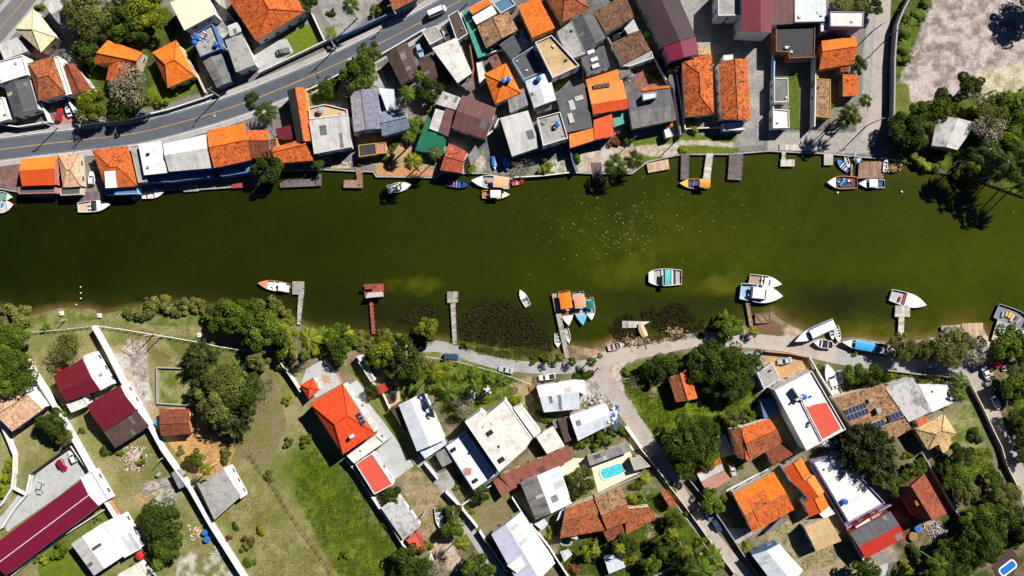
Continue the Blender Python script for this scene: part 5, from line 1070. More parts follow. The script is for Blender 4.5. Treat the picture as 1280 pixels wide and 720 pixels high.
T('B2'); boat('small red and white tender by the grey shrub quay', (30,430), (62,-14), 28, WH, RD, (.4,.1,.1), bench=1, bcl=WH); boat('bright orange boat with square orange canopy at the jetty tips', (912,438), (-148,-4), 50, OR_, YE, NV, canopy=((.8,.27,.02),.01,.36,1.6), bench=2, bcl=[BL,RD], load=[WH,BL])
T('B3'); boat('salmon hulled boat full of nets and blue tarp', (372,432), (-152,0), 66, SA, SA, DK_, load=[RD,WH,GRN,(.05,.3,.6),BL,(.1,.4,.6)], motor=False); boat('white boat with blue cushions beside the salmon one', (520,438), (-130,0), 46, WH, WH, NV, canopy=(WH,.3,.62,.5)); boat('blue rowing boat nosing to the float', (378,346), (-62,-52), 36, NV, BL, NV, bench=3, bcl=[WH,LG,WH], motor=False); boat('pale grey dinghy beside the blue rowing boat', (400,330), (14,54), 22, LG, WH, LG, bench=1, motor=False); boat('slim white canoe with a red tip on the debris shore', (585,345), (8,-72), 22, WH, WH, LG, z=.1, bench=2, bcl=WH, motor=False, name='canoe')
T('C2'); boat('lone white sailing dinghy at anchor', (60,170), (-42,-82), 36, WH, WH, LG, fore=.5, bench=1, bcl=DK_, motor=False); boat('yellow rimmed boat with long orange roof tied to the jetty', (272,222), (24,172), 70, YE, YE, (.3,.1,.05), canopy=((.75,.2,.01),.04,.5,1.8), bench=3, bcl=[OR_,(.4,.5,.6),WH]); boat('light blue boat with peach roof, middle of the jetty trio', (342,222), (26,166), 66, (.08,.4,.68), (.12,.45,.7), (.4,.42,.45), canopy=((.75,.32,.2),.08,.48,1.7), bench=2, bcl=[LG,BL]); boat('white boat with dark green cover beside the jetty trio', (392,224), (12,112), 48, WH, WH, (.2,.3,.3), canopy=(GRN,.15,.5,.9))
boat('small white skiff inside the jetty', (228,382), (4,70), 32, WH, WH, (.3,.4,.35), bench=2, bcl=LG, motor=False); boat('pale slender canoe leaning along the jetty', (280,360), (12,74), 24, (.6,.58,.5), WH, LG, bench=1, motor=False, name='canoe'); boat('wide white party catamaran with a turquoise canopy', (766,66), (-166,0), 86, WH, WH, (.42,.4,.4), canopy=((.06,.52,.52),.38,.54,2.0), blunt=.72, bench=5, bcl=[(.3,.12,.05),WH,LG,(.3,.12,.05),WH], fore=.86)
boat('upturned pale pink boat hauled out on the lane verge', (520,410), (84,-20), 36, (.6,.42,.42), (.6,.5,.5), (.5,.36,.38), z=.08, bench=2, bcl=DK_, motor=False); boat('peach boat with a blue stern on the debris bank', (650,330), (-32,-66), 34, (.3,.5,.65), PCH, PCH, z=.08, cover=PCH, motor=False)
TILE[:] = (0,0); X1 = lambda a, b: (a*4, b*4)
boat('white cuddy boat on the outside of the large motor yacht', X1(957,352), (160,26), 60, WH, WH, (.35,.25,.2), cabin=(WH,.45,.66,.45), fore=.64, bench=1, bcl=PCH); boat('large white motor yacht with blue stern', X1(951,367), (208,26), 92, (.45,.6,.75), WH, (.3,.45,.6), cabin=(WH,.26,.62,1.2), fore=.5, bench=1, bcl=WH, g=1.5, motor=False, name='motor_yacht')
T('C3'); boat('long white and navy boat standing on shore props', (222,340), (-198,92), 58, NV, (.62,.66,.74), (.06,.14,.4), z=.9, canopy=(WH,.03,.62,1.0), cw=.74, fore=.7, load=[YE,BL], motor=False); boat('open white boat with dark seats on the ramp', (270,398), (-92,-14), 42, WH, WH, DK_, z=.5, bench=3, bcl=[LG,DK_,WH]); boat('narrow white skiff beside its twin on the shore', (318,345), (6,66), 24, WH, WH, NV, z=.1, bench=2, bcl=WH, motor=False); boat('white dinghy with grey thwarts next to the narrow skiff', (345,350), (16,80), 32, WH, WH, LG, z=.1, bench=3, bcl=WH, motor=False)
boat('long barge boat with two bright blue covers', (475,408), (-226,-38), 56, LG, WH, (.25,.27,.3), z=.3, canopy=((.04,.33,.72),.3,.72,.5), fore=.8, load=[DK_,LG,WH,DK_], motor=False); boat('white launch with red seats across the jetty head', (702,180), (176,52), 70, WH, WH, LG, fore=.45, bench=1, bcl=RD, load=[RD,DK_])
boat('big dark open workboat at the stone pier', (1235,272), (185,80), 88, DK_, LG, (.2,.2,.22), load=[(.3,.5,.7),YE,PCH,PCH,DK_,LG], fore=.85, motor=False); boat('white and jade skiff lying on the stone pier', (1190,340), (78,4), 36, WH, WH, (.2,.5,.42), z=.35, bench=2, bcl=WH, motor=False); boat('big white boat on land beside a white car', (312,575), (-58,-156), 58, WH, WH, (.6,.55,.52), z=.7, fore=.55, cabin=(WH,.3,.6,.5), motor=False); boat('turquoise and white skiff on the ground by the red pickup', (1196,516), (56,-12), 30, (.2,.5,.55), WH, LG, z=.1, bench=2, bcl=PCH, motor=False)
T('E0'); boat('blue and white dinghy stored by the pink tile gable', (160,334), (-100,42), 34, (.05,.25,.55), WH, (.2,.35,.5), z=.3, bench=2, bcl=WH, motor=False)
T('D1'); boat('weathered white boat lying in the long garden', (915,428), (14,104), 36, LG, WH, (.35,.36,.36), z=.2, bench=2, bcl=WH, motor=False)

# ------------------------------------------------------------------ jetties, floats and landings
WOODG = corr('jetty_grey_planks', (.40,.37,.34), (.16,.14,.12), .6, .85, .3); WOODB = corr('jetty_brown_planks', (.34,.20,.15), (.15,.09,.07), .6, .85, .3); WOODR = corr('jetty_red_planks', (.38,.07,.06), (.2,.05,.05), .5, .8, .3); WOODP = corr('jetty_purple_planks', (.17,.13,.14), (.08,.06,.07), .6, .85, .3); WOODW = corr('jetty_bleached_planks', (.60,.56,.50), (.3,.27,.24), .6, .85, .35); WOODT = corr('jetty_tan_planks', (.55,.40,.26), (.32,.22,.14), .5, .85, .3)
JM = dict(g=WOODG, b=WOODB, r=WOODR, p=WOODP, w=WOODW, t=WOODT)
def jetty(label, mat, polys, z=.22, name='jetty', cat='jetty', posts=True, up=.5, gap=2.2):
    P0 = WT(polys[0][0], z); o = thing(name, label, cat, (*P0, WATER_Z), 0, 'jetties and landings'); pm = MB(); pm.tube([(0,0,-1.2),(0,0,z-WATER_Z+up)], .11, 6); pme = pm.mesh('post', WOODG)
    for k, poly in enumerate(polys):
        P = [tuple(u-v for u, v in zip(WT(q, z), P0)) for q in poly]; mb = MB(); e = hnorm((P[1][0]-P[0][0], P[1][1]-P[0][1])); L2 = hnorm((P[2][0]-P[1][0], P[2][1]-P[1][1]))
        if math.dist(P[0],P[1]) < math.dist(P[1],P[2]): e = L2
        solid(mb, [([(*q, z-WATER_Z+.01*k) for q in P], e, 0)], .18); mb.obj('deck', JM[mat], o)
        if posts:
            for a, b in zip(P, P[1:]+P[:1]):
                n = int(math.dist(a,b)/gap)
                if n >= 1:
                    for i in range(n): q = lerp(a, b, (i+.5)/n); link('post', pme, o, (*q, 0))
    return o
T('C1'); jetty('plank jetty with a square head beside the orange rimmed boat', 'g', [[(182,46),(241,48),(240,112),(181,112)],[(212,113),(238,113),(222,262),(204,262)]])
j = jetty('red jetty with a white railed pavilion head', 'r', [[(540,62),(637,58),(640,124),(545,132)],[(567,142),(583,142),(597,310),(580,310)]])
awning('tin roof scraps over the red jetty head', 'half covering the planks', 'CRu', [(540,75),(600,70),(600,58),(538,62)], 2.2, .1); awning('pale roof scraps on the red jetty head', 'along its landward rim', 'CL', [(548,130),(638,122),(632,98),(560,104)], 2.1, .1)
jetty('grey T-shaped jetty between the reed beds', 'g', [[(955,98),(1010,97),(1010,152),(956,154)],[(972,155),(997,154),(1004,362),(984,362)]], posts=True)
T('C2'); jetty('long grey slanting jetty with the trio of painted boats', 'g', [[(198,149),(223,147),(290,470),(266,472)]], .3, posts=True); jetty('slipway planks of bleached wood among the reeds', 'w', [[(550,284),(690,288),(640,318),(552,320)]], .1, 'slipway', 'slipway', False); jetty('brown jetty leading to the motor yacht', 'b', [[(1165,176),(1184,176),(1206,308),(1188,312)]])
jetty('dark timber landing with crossed beams beside the brown jetty', 'b', [[(1215,250),(1290,248),(1290,295),(1218,298)]], .12, 'landing', 'landing', False)
xf = thing('crossed_beam_frame', 'pale crossed timber beams lying on the dark landing', 'timber frame', (*WT((1252,272), .3), .15)); mb = MB()
for s in (-1,1):
    for a, b in (((-2.2,-1.2),(-.1,1.2)),((-2.2,1.2),(-.1,-1.2))): mb.tube([(a[0]+(2.3 if s>0 else 0),a[1],.1+s*.0),(b[0]+(2.3 if s>0 else 0),b[1],.1)], .11, 4)
mb.tube([(-2.3,-1.3,.08),(2.3,-1.3,.08),(2.3,1.3,.08),(-2.3,1.3,.08),(-2.3,-1.3,.08)], .1, 4); mb.obj('beam', WOODT, xf)
T('C3'); jetty('white jetty with a blue matted head under the launch', 'w', [[(637,207),(710,207),(709,264),(634,264)],[(653,265),(682,265),(678,366),(650,364)]]); jetty('grey floating dock beside the tan stone pier', 'g', [[(866,310),(962,303),(975,420),(872,400)]], .2, posts=False); jetty('tan stone pier beside the spreading tree', 't', [[(968,297),(1075,294),(1078,400),(975,402)]], .3, 'pier', 'pier', False); jetty('stone pier with the jade skiff', 'w', [[(1148,280),(1290,335),(1290,420),(1118,378)]], .32, 'pier', 'pier', False)
T('B2'); jetty('dark purple-grey jetty beside the bleached one', 'p', [[(846,290),(886,290),(884,417),(843,418)]]); jetty('bleached narrow jetty at the grass verge', 'w', [[(972,285),(1007,285),(992,414),(955,413)]]); jetty('wide grey jetty at the lane end', 'p', [[(1087,290),(1156,290),(1148,420),(1078,418)]]); jetty('tan floating raft off the grass verge', 't', [[(672,336),(780,316),(788,365),(682,384)]], .1, 'raft', 'raft', False); jetty('stained concrete ramp beside the dark palms', 'p', [[(397,335),(448,330),(450,425),(405,430)]], .15, 'boat_ramp', 'ramp', False)
T('B3'); jetty('white pontoon along the waterfront lane', 'w', [[(57,240),(216,244),(218,274),(58,272)]], .3, 'pontoon', 'pontoon', False); jetty('small white jetty with two bollards below the pontoon', 'w', [[(70,276),(88,276),(88,316),(68,316)],[(64,317),(134,317),(133,352),(63,352)]], .15); jetty('square pale float by the lane corner', 'w', [[(280,290),(326,290),(324,345),(280,346)]], .12, 'float', 'float', False); jetty('weathered landing stage between the blue boats and the debris', 'b', [[(455,330),(575,325),(578,412),(450,412)]], .2, 'landing', 'landing')
jetty('thin reddish plank jetty beside the landing stage', 'b', [[(413,340),(424,340),(424,402),(412,402)]], .15)
T('B0'); jetty('grey slatted platform under the bright orange gable', 'g', [[(148,325),(268,321),(268,345),(150,348)]], .3, 'platform', 'platform'); jetty('dark ramp beside the white and light blue runabout', 'p', [[(385,345),(400,320),(515,318),(522,358),(392,368)]], .25, 'boat_ramp', 'ramp', False); jetty('grey floating dock under the gable with a shade-toned wall', 'g', [[(912,283),(988,280),(994,315),(918,320)]], .1, 'float', 'float', False); jetty('red painted landing below the wide orange roof', 'r', [[(1158,282),(1200,275),(1215,250),(1255,250),(1266,292),(1160,302)]], .3, 'landing', 'landing', False)
T('B1'); jetty('long plum landing with a white end float', 'p', [[(118,436),(150,420),(298,414),(300,450),(120,458)],[(302,392),(326,390),(328,448),(303,450)]], .2, 'landing', 'landing'); jetty('brown L-shaped jetty by the planted terrace', 'b', [[(500,362),(530,362),(535,460),(504,420)],[(440,420),(503,420),(532,460),(437,458)]], .3)
jetty('orange plank step in front of the ribbed riverside roof', 't', [[(375,348),(470,345),(472,362),(376,365)]], .2, 'landing', 'landing', False)
# ------------------------------------------------------------------ poles, pools, solar arrays, clutter
_pl = {}
def pole(label, foot, lamp=None, h=9., cross=True):
    x, y = WT(foot, 0); o = thing('utility_pole', label, 'utility pole', (x, y, 0), 0, 'poles along the roads')
    m = MB(); m.tube([(0,0,-.3),(0,0,h)], [.2,.12], 8); m.obj('shaft', M['conc'], o)
    if cross:
        a = random.uniform(.2,.7); m = MB(); m.box((0,0,h-.5), (2.2,.14,.16), a)
        for t in (-.9,-.3,.5,.95): m.tube([(t*math.cos(a),t*math.sin(a),h-.42),(t*math.cos(a),t*math.sin(a),h-.15)], .06, 5)
        m.obj('crossarm', M['conc'], o)
    if lamp:
        d = hnorm((lamp[0], -lamp[1])); m = MB(); m.tube([(0,0,h-1.4),(d[0]*1.2,d[1]*1.2,h-.7),(d[0]*2.4,d[1]*2.4,h-.6)], .05, 6); a = m.obj('lamp_arm', M['metal'], o)
        m = MB(); m.box((d[0]*2.6,d[1]*2.6,h-.6), (.75,.3,.16), math.atan2(d[1], d[0])); m.obj('lamp_head', M['metal'], a)
T('A0'); pole('utility pole at the lower corner of the long ribbed grey annex', (1100,484), (-.6,1)); pole('utility pole by the white wall near the two parked carport cars', (486,618), (-.2,1)); pole('utility pole at the pavement by the junction of the dark slate gable', (290,640), None)
T('A1'); pole('utility pole at the corner of the white lawn wall', (402,240), (.6,1)); pole('utility pole at the middle of the long blue wall', (697,78), (.6,1)); pole('utility pole where the road leaves the photo by the teal alley', (1058,18), None)
T('A3'); pole('utility pole at the waterfront lane near the two-tone orange gable', (522,156), None, 7.5); pole('utility pole on the far kerb of the waterfront lane by the banana row', (612,176), None); pole('utility pole at the river end of the waterfront lane', (494,628), None, 9.5)
T('B2'); pole('utility pole on the grass verge between the two quay lawns', (852,192), None, 8.5); pole('short lamp pole by the dark river palms', (602,222), None, 6.5, False)
T('C3'); pole('utility pole beside the spreading tree on the lane', (892,470), None, 8.); pole('dark utility pole at the hill street corner', (1240,528), None, 10.)
T('D2'); pole('utility pole at the bottom of the side street wall', (1112,702), None); pole('lamp pole inside the palm garden by the russet house', (655,322), (.3,-1), 5., False); pole('utility pole where the side street leaves the lane', (430,-320), None, 8.)
T('D1'); pole('thin pole in the long garden near the stained slab', (842,400), None, 5., False); pole('thin pole at the alley side of the weathered boat', (992,380), None, 6., False)
T('C0'); pole('white gate post pair on the rail fence, first post', (772,312), None, 6.5, False); pole('white gate post pair on the rail fence, second post', (810,322), None, 6.5, False); pole('short white post by the grassy bank flagstones', (330,240), None, 3., False)
T('D0'); pole('thin pole on the rubble plot by the long white wall', (828,124), None, 5., False)

def pool(label, p, d, L, Wd, rim='SC', zz=.16):
    x, y = WT(p, 0); o = thing('swimming_pool', label, 'swimming pool', (x, y, zz), math.atan2(-d[1], d[0])); pts = []
    for cx_, cy_, a0 in ((1,1,0),(-1,1,1),(-1,-1,2),(1,-1,3)):
        for k in range(6): a = (a0+k/5)*math.pi/2; rr = Wd*.3; pts.append((cx_*(L/2-rr)+rr*math.cos(a), cy_*(Wd/2-rr)+rr*math.sin(a)))
    a, b = MB(), MB(); q = offset(pts, -.45, True); n = len(pts)
    for i in range(n):
        j = (i+1) % n; a.face([(*q[i],.1),(*q[j],.1),(*pts[j],.1),(*pts[i],.1)]); a.face([(*q[i],-.2),(*q[j],-.2),(*q[j],.1),(*q[i],.1)]); a.face([(*pts[i],.1),(*pts[j],.1),(*pts[j],-.05),(*pts[i],-.05)])
    a.obj('coping', M[rim], o); b.face([(*w_,.02) for w_ in pts]); return b, o
m = NT('pool_water', .06, .4); v = m.n('ShaderNodeTexVoronoi', Scale=1.6, feature='SMOOTH_F1'); m.put(v.inputs['Vector'], m.co); m.done(m.mix(m.ramp(v.outputs[0], .1, .6), (.12,.60,.66), (.03,.42,.52))); m.bump(m.noise(2., 2), .3, .1)
T('E2'); b, o = pool('turquoise swimming pool on a cream deck', (499,596), (108,-38), 6.9, 3.2); b.obj('pool_water', m.mat, o)
T('D3'); b, o = pool('small deep blue swimming pool on a brown deck in the corner', (1196,678), (80,-62), 5.2, 2.2, 'SW', .2); b.obj('pool_water', paint('pool_water_blue', (.02,.16,.55), .08, .4, .1), o)
T('D2'); b, o = pool('dark green round garden pool under the palm garden', (270,540), (1,0), 3.0, 2.6, 'SG'); b.obj('pool_water', paint('pool_water_green', (.01,.13,.08), .1, .4, .2), o)
# solar arrays: framed panels on rails
cell = NT('solar_cell', .18, .6); br = cell.n('ShaderNodeTexBrick', Scale=1., offset=0.); cell.put(br.inputs['Vector'], cell.n('ShaderNodeTexCoord').outputs['Object']); br.inputs['Brick Width'].default_value = .33; br.inputs['Row Height'].default_value = .33; br.inputs['Mortar Size'].default_value = .012
br.inputs['Color1'].default_value = (.012,.018,.06,1); br.inputs['Color2'].default_value = (.02,.03,.085,1); br.inputs['Mortar'].default_value = (.12,.14,.2,1); cell.done(br.outputs['Color'])
def solar(label, p, ax, nx, ny, z, pw=1.05, ph=1.7):
    x, y = WT(p, z); o = thing('solar_array', label, 'solar panels', (x, y, z), math.atan2(-ax[1], ax[0]), 'solar arrays'); a, f = MB(), MB(); a.box((0,0,0), (pw-.1,ph-.1,.05)); f.box((0,0,-.03), (pw-.01,ph-.01,.05)); am, fm_ = a.mesh('panel', cell.mat), f.mesh('panel_frame', M['frame'])
    for i in range(nx):
        for j in range(ny): q = link('panel', am, o, ((i-(nx-1)/2)*pw, (j-(ny-1)/2)*(ph+.08), .12)); link('panel_frame', fm_, q)
    m = MB()
    for s in (-.35,.35): m.box((0, s*ny*ph, .02), (nx*pw, .08, .1))
    m.obj('rail', M['metal'], o)
T('E3'); solar('largest solar array, two rows of six panels on the speckled tan roof', (443,298), (110,-42), 6, 2, 5.3, 1.15, 1.85); solar('short solar array on the tan roof beside the tall dark tree', (546,362), (75,-28), 4, 1, 4.95, 1.15, 2.0); solar('solar array with one black panel end on the tan roof', (636,318), (76,-32), 4, 1, 5.0, 1.15, 2.1)
T('E1'); solar('pale solar collector on the bright red hip roof', (525,332), (36,62), 3, 1, 8.15, 1.3, 1.5)
for q, s in (((345,300),.8),): pass
# heaps of rubble, timber and scrap
def heap(label, p, rx, ry, n, cols, name='rubble_heap', cat='rubble heap', z=.6, sz=(.2,.75)):
    x, y = WT(p, .3); rx, ry = rx/16, ry/16; mb = MB(); mats = [bcol(c, .9) for c in cols]
    for i in range(n):
        a, r = random.random()*6.283, math.sqrt(random.random()); s = random.uniform(*sz); zz = z*(1-r)*random.random()+.1
        r = min(1.25, abs(random.gauss(0,.5))); mb.box((rx*r*math.cos(a), ry*r*math.sin(a), z*max(0,1-r)*random.random()+.1), (s*random.uniform(.5,2), s*random.uniform(.4,1.), s*random.uniform(.2,.6)), random.random()*3, random.randrange(len(cols)), random.uniform(.6,1))
    o = mb.obj(name, mats, None, (x, y, 0)); o['label'] = label; o['category'] = cat; return o
BRK, PLK, GRY = (.42,.26,.19), (.55,.42,.3), (.4,.38,.36)
T('D0'); heap('heap of broken brick and plaster on the long plot', (675,135), 62, 62, 340, [PLK,(.62,.5,.42),BRK,GRY]); heap('pile of pale planks and scraps near two blue barrels', (985,500), 50, 42, 60, [(.7,.66,.6),(.6,.3,.12),GRY], 'plank_pile', 'plank pile'); heap('stack of grey poles beside the long white wall', (1085,590), 30, 70, 50, [GRY,(.55,.5,.45)], 'pole_pile', 'pole pile', .3)
T('C0'); heap('loose rubble beside the pale path and white posts', (645,395), 35, 35, 90, [PLK,(.6,.5,.4),GRY])
T('C2'); heap('driftwood and debris along the dirt lane bank', (620,390), 110, 34, 260, [(.2,.12,.08),(.34,.22,.14),(.12,.09,.07),(.5,.4,.3)], 'debris_heap', 'debris', .3); heap('boards and debris beside the peach boat', (820,340), 70, 35, 130, [(.25,.14,.09),(.4,.26,.16),(.15,.1,.07)], 'debris_heap', 'debris', .3)
T('B3'); heap('rusty brown debris on the shore by the slim canoe', (618,360), 45, 24, 120, [(.25,.11,.04),(.14,.07,.03),(.4,.25,.14)], 'debris_heap', 'debris', .3); heap('blue and white gear piled on the shaded quay', (450,318), 34, 22, 46, [(.3,.4,.6),(.6,.6,.62),(.05,.08,.14)], 'gear_pile', 'gear pile', .5)
T('E2'); heap('scrap and garden clutter between two white gables', (420,245), 55, 34, 200, [(.6,.6,.6),(.3,.2,.12),(.12,.14,.3),(.45,.42,.4),(.1,.12,.04)], 'scrap_heap', 'scrap heap', .8); heap('crumpled blue and white tarp on the white gable end', (500,310), 22, 48, 120, [(.03,.1,.5),(.7,.72,.75),(.02,.06,.3)], 'tarp_heap', 'tarp', .3, (.4,1.0)).location.z = 4.7
heap('small brown rubbish pile at the fibre house corner', (98,185), 20, 16, 60, [(.4,.16,.06),(.25,.12,.06)], 'rubbish_heap', 'rubbish', .5)
T('D3'); heap('white and grey scrap heap below the steep dark red house', (850,500), 70, 40, 240, [(.6,.6,.62),(.35,.33,.32),(.4,.2,.12),(.2,.25,.35)], 'scrap_heap', 'scrap heap', .7); heap('stones on the floor behind the steep dark red house', (800,460), 60, 22, 90, [(.4,.36,.3),(.3,.27,.22)], 'stone_heap', 'stones', .2); heap('light clutter in the yard above the white walled terrace', (320,70), 55, 45, 180, [(.6,.6,.62),(.12,.14,.2),(.35,.35,.38)], 'clutter_heap', 'clutter', .4)
T('D1'); heap('brick and sand pile in the pale yard at the bottom', (940,650), 34, 24, 70, [(.5,.2,.12),(.55,.42,.32)], 'rubble_heap', 'rubble heap')
T('A0'); heap('crates and scrap beside the grey ribbed roofs', (1150,100), 22, 34, 60, [(.05,.07,.1),(.5,.5,.5),(.35,.2,.1)], 'scrap_heap', 'scrap heap', .6); heap('coloured clutter on the roof terrace with blue tanks', (1040,205), 44, 34, 70, [(.7,.7,.7),(.45,.5,.55),(.5,.14,.04),(.05,.15,.5)], 'clutter_heap', 'clutter', .3, (.2,.6)).location.z = 4.85
T('A2'); heap('pale bric-a-brac in the narrow yard by the vivid orange terrace', (585,370), 24, 34, 90, [(.6,.6,.6),(.3,.3,.32),(.1,.12,.15)], 'clutter_heap', 'clutter', .6); heap('white pots and tools beside the small square orange roof', (530,660), 24, 18, 50, [(.7,.7,.7),(.2,.2,.22)], 'clutter_heap', 'clutter', .5)
T('B1'); heap('planters and pots along the ribbed roof terrace', (440,335), 60, 14, 70, [(.5,.24,.08),(.6,.5,.35),(.4,.4,.5)], 'planter_row', 'planters', .4)
T('C1'); heap('pale stones and scrap beneath the lane trees', (745,375), 40, 20, 80, [(.65,.6,.55),(.15,.16,.2),(.5,.3,.25)], 'clutter_heap', 'clutter', .4)
T('E3'); heap('boxes and gear on the grey paving by the orange earth yard', (10,150), 45, 30, 40, [(.6,.55,.5),(.5,.42,.05),(.1,.1,.12)], 'gear_pile', 'gear pile', .4)
# barrels, tables, parasol, small furniture
def barrel(label, p, r, h, mat, z=0., name='barrel', cat='barrel', group=None):
    x, y = WT(p, z+h); o = thing(name, label, cat, (x, y, z), 0, group); m = MB(); m.lathe([(r*.9,0),(r,h*.3),(r,h*.7),(r*.92,h*.96),(r*.8,h),(0,h)], n=16); m.obj('drum', mat, o, smooth=False); m = MB(); m.tube([(r*.45,0,h),(r*.45,0,h+.06)], .09, 6); m.obj('bung', M['dark'], o)
T('D0'); barrel('upper of two blue barrels by the plank pile', (1021,505), .95, 1.2, M['tankb']); barrel('lower of two blue barrels by the plank pile', (1030,540), .98, 1.2, M['tankb']); barrel('grey barrel on the pale patch beside the brick heap', (788,215), .7, 1., M['tankg'])
T('E0'); barrel('blue drum at the wall of the brown tile cottage', (785,355), 1.0, 1.4, bcol((.05,.25,.6)))
T('D3'); barrel('blue tank on the ground behind the slate and scarlet gable', (750,485), 1.1, 1.3, M['tankb']); barrel('white round tank in the garden trees', (1012,414), .85, 1.5, bcol(WH)); barrel('small white tank beside the garden wall trees', (950,365), .5, 1., bcol(WH)); barrel('round brown thatched table near the scarlet slope', (728,525), 1.5, .9, bcol((.3,.18,.08)), 0, 'thatched_table', 'table')
T('A2'); barrel('bright green tank in the shaded gap by the plum shed', (676,168), .9, 1.4, bcol((.14,.6,.03)))
T('E2'); barrel('white plastic tank beside the cream square hut', (280,465), .6, 1.2, M['tankg'])
def parasol(label, p, r, c, h=2.4):
    x, y = WT(p, h); o = thing('parasol', label, 'parasol', (x, y, .1)); m = MB(); m.tube([(0,0,0),(0,0,h)], .03, 6); m.obj('pole', M['metal'], o); m = MB(); n = 8
    for k in range(n):
        a, b = k*math.tau/n, (k+1)*math.tau/n; m.face([(r*math.cos(a),r*math.sin(a),h-.5),(r*math.cos(b),r*math.sin(b),h-.5),(0,0,h)]); m.face([(0,0,h-.03),(r*math.cos(b),r*math.sin(b),h-.53),(r*math.cos(a),r*math.sin(a),h-.53)])
    m.obj('canopy', bcol(c), o); m = MB(); m.box((0,0,.05), (.5,.5,.1)); m.obj('base', M['conc'], o)
T('D0'); parasol('red parasol below the white low-pitched roof', (694,622), 1.35, (.62,.02,.02))
def table_set(label, p, n=4, c=WH, r=.55):
    x, y = WT(p, .7); o = thing('garden_table', label, 'garden table', (x, y, 0)); m = MB(); m.lathe([(r,.7),(r,.76),(0,.765)], n=14); m.obj('tabletop', bcol(c), o); m = MB(); m.tube([(0,0,0),(0,0,.7)], .07, 6); m.obj('leg', bcol(c), o)
    for k in range(n):
        a = k*math.tau/n+.4; q = thing('garden_chair', label.replace('table', 'chair beside the table').split(',')[0], 'chair', (x+1.15*math.cos(a), y+1.15*math.sin(a), 0), a, label.split(' ')[0]+' chairs round the table on the grass'); m = MB(); m.box((0,0,.44), (.5,.5,.06)); m.obj('seat', bcol(c), q); m = MB(); m.box((.24,0,.7), (.06,.5,.5)); m.obj('backrest', bcol(c), q)
        m = MB(); m.box((0,0,.2), (.05,.05,.42)); lm = m.mesh('leg', bcol(c))
        for sx in (-.2,.2):
            for sy in (-.2,.2): link('leg', lm, q, (sx, sy, .01))
T('C1'); table_set('white garden table on the lawn by the palm row', (1160,590), 5, WH, .8); table_set('grey garden table in the palm shade', (1085,612), 4, (.5,.52,.56), .9)
T('E2'); 
for q, k in (((570,590),'upper'),((582,605),'lower')): 
    x, y = WT(q, .4); o = thing('sun_lounger', f'white sun lounger at the pool end, {k} one', 'sun lounger', (x, y, .17), .6, 'pool loungers'); m = MB(); m.box((0,0,.3), (1.3,.6,.08)); m.obj('seat', bcol(WH), o); m = MB(); m.box((.8,0,.5), (.5,.6,.08)); m.obj('backrest', bcol(WH), o); m = MB(); m.box((0,0,.13), (1.1,.05,.26)); m.obj('frame', M['metal'], o)
T('C0')
for q, k in (((305,207),'by the shore rail'),((494,218),'midway along the grassy bank'),((994,316),'near the big shrubs')):
    x, y = WT(q, .5); o = thing('concrete_block', f'small pale concrete mooring block {k}', 'block', (x, y, 0), .1, 'blocks on the grassy bank'); m = MB(); m.box((0,0,.3), (1.3,1.4,.6), 0, 0, .85); m.obj('block_body', M['SL'], o); m = MB(); m.tube([(0,0,.6),(0,0,.85)], .16, 8); m.obj('bollard', M['metal'], o)
for q, k in (((404,75),'outermost'),((404,105),'second from the open water'),((405,132),'third from the open water'),((383,163),'on the shoreline')):
    x, y = WT(q, WATER_Z); o = thing('mooring_buoy', f'small white buoy off the grassy bank, {k}', 'buoy', (x, y, WATER_Z), 0, 'white buoys off the grassy bank'); m = MB(); m.lathe([(0,-.1),(.2,0),(.24,.12),(.14,.24),(0,.28)], n=10); m.obj('float', bcol(WH), o)
T('B3')
for q, k in (((347,484),'below the salmon boat'),((667,480),'beyond the landing stage'),((974,557),'in the palm shadow')):
    x, y = WT(q, WATER_Z); o = thing('mooring_buoy', f'white mooring buoy {k}', 'buoy', (x, y, WATER_Z), 0, 'buoys near the river bend'); m = MB(); m.lathe([(0,-.1),(.3,0),(.36,.15),(.2,.36),(0,.42)], n=10); m.obj('float', bcol(WH), o)
# sun mosaic on the paved yard
T('E1'); x, y = WT((350,135)); m = MB(); m.face([(.75*math.cos(k*math.tau/20), .75*math.sin(k*math.tau/20), 0) for k in range(20)])
for k in range(8):
    a = k*math.tau/8; m.face([(.85*math.cos(a-.3),.85*math.sin(a-.3),0),(1.75*math.cos(a),1.75*math.sin(a),0),(.85*math.cos(a+.3),.85*math.sin(a+.3),0)])
o = tag(m.obj('sun_mosaic', slab('mosaic_ochre', (.50,.24,.09), (.35,.18,.08), .4), None, (x, y, .15)), 'ochre sun shaped mosaic set in the pale paving', 'mosaic')

# sagging power cables along the main road, manhole cover
T('A1'); PX_ = [(-95,1),(402,240),(697,78),(1058,18)]
spans = [(('A0',(1100,484)),('A1',(402,240)),'from the ribbed grey annex to the white lawn wall'),(('A1',(402,240)),('A1',(697,78)),'along the long blue wall'),(('A1',(697,78)),('A1',(1058,18)),'over the white van end of the road'),(('A0',(486,618)),('A0',(1100,484)),'past the garden trees to the ribbed annex'),(('A0',(290,640)),('A0',(486,618)),'between the slate gable corner and the parked carport cars'),(('C3',(892,470)),('C3',(1240,528)),'over the lane junction by the spreading tree')]
for (s1,p1),(s2,p2),txt in spans:
    T(s1); a = WT(p1); T(s2); b = WT(p2); m = MB()
    for o_ in (-.7,0,.7):
        m.tube([(a[0]+(b[0]-a[0])*t-a[0], a[1]+(b[1]-a[1])*t-a[1]+o_, 8.5-1.0*4*t*(1-t)) for t in [k/10 for k in range(11)]], .022, 4)
    tag(m.obj('power_cable', M['dark'], None, (a[0], a[1], 0)), 'sagging power cables '+txt, 'cable', 'power cables')
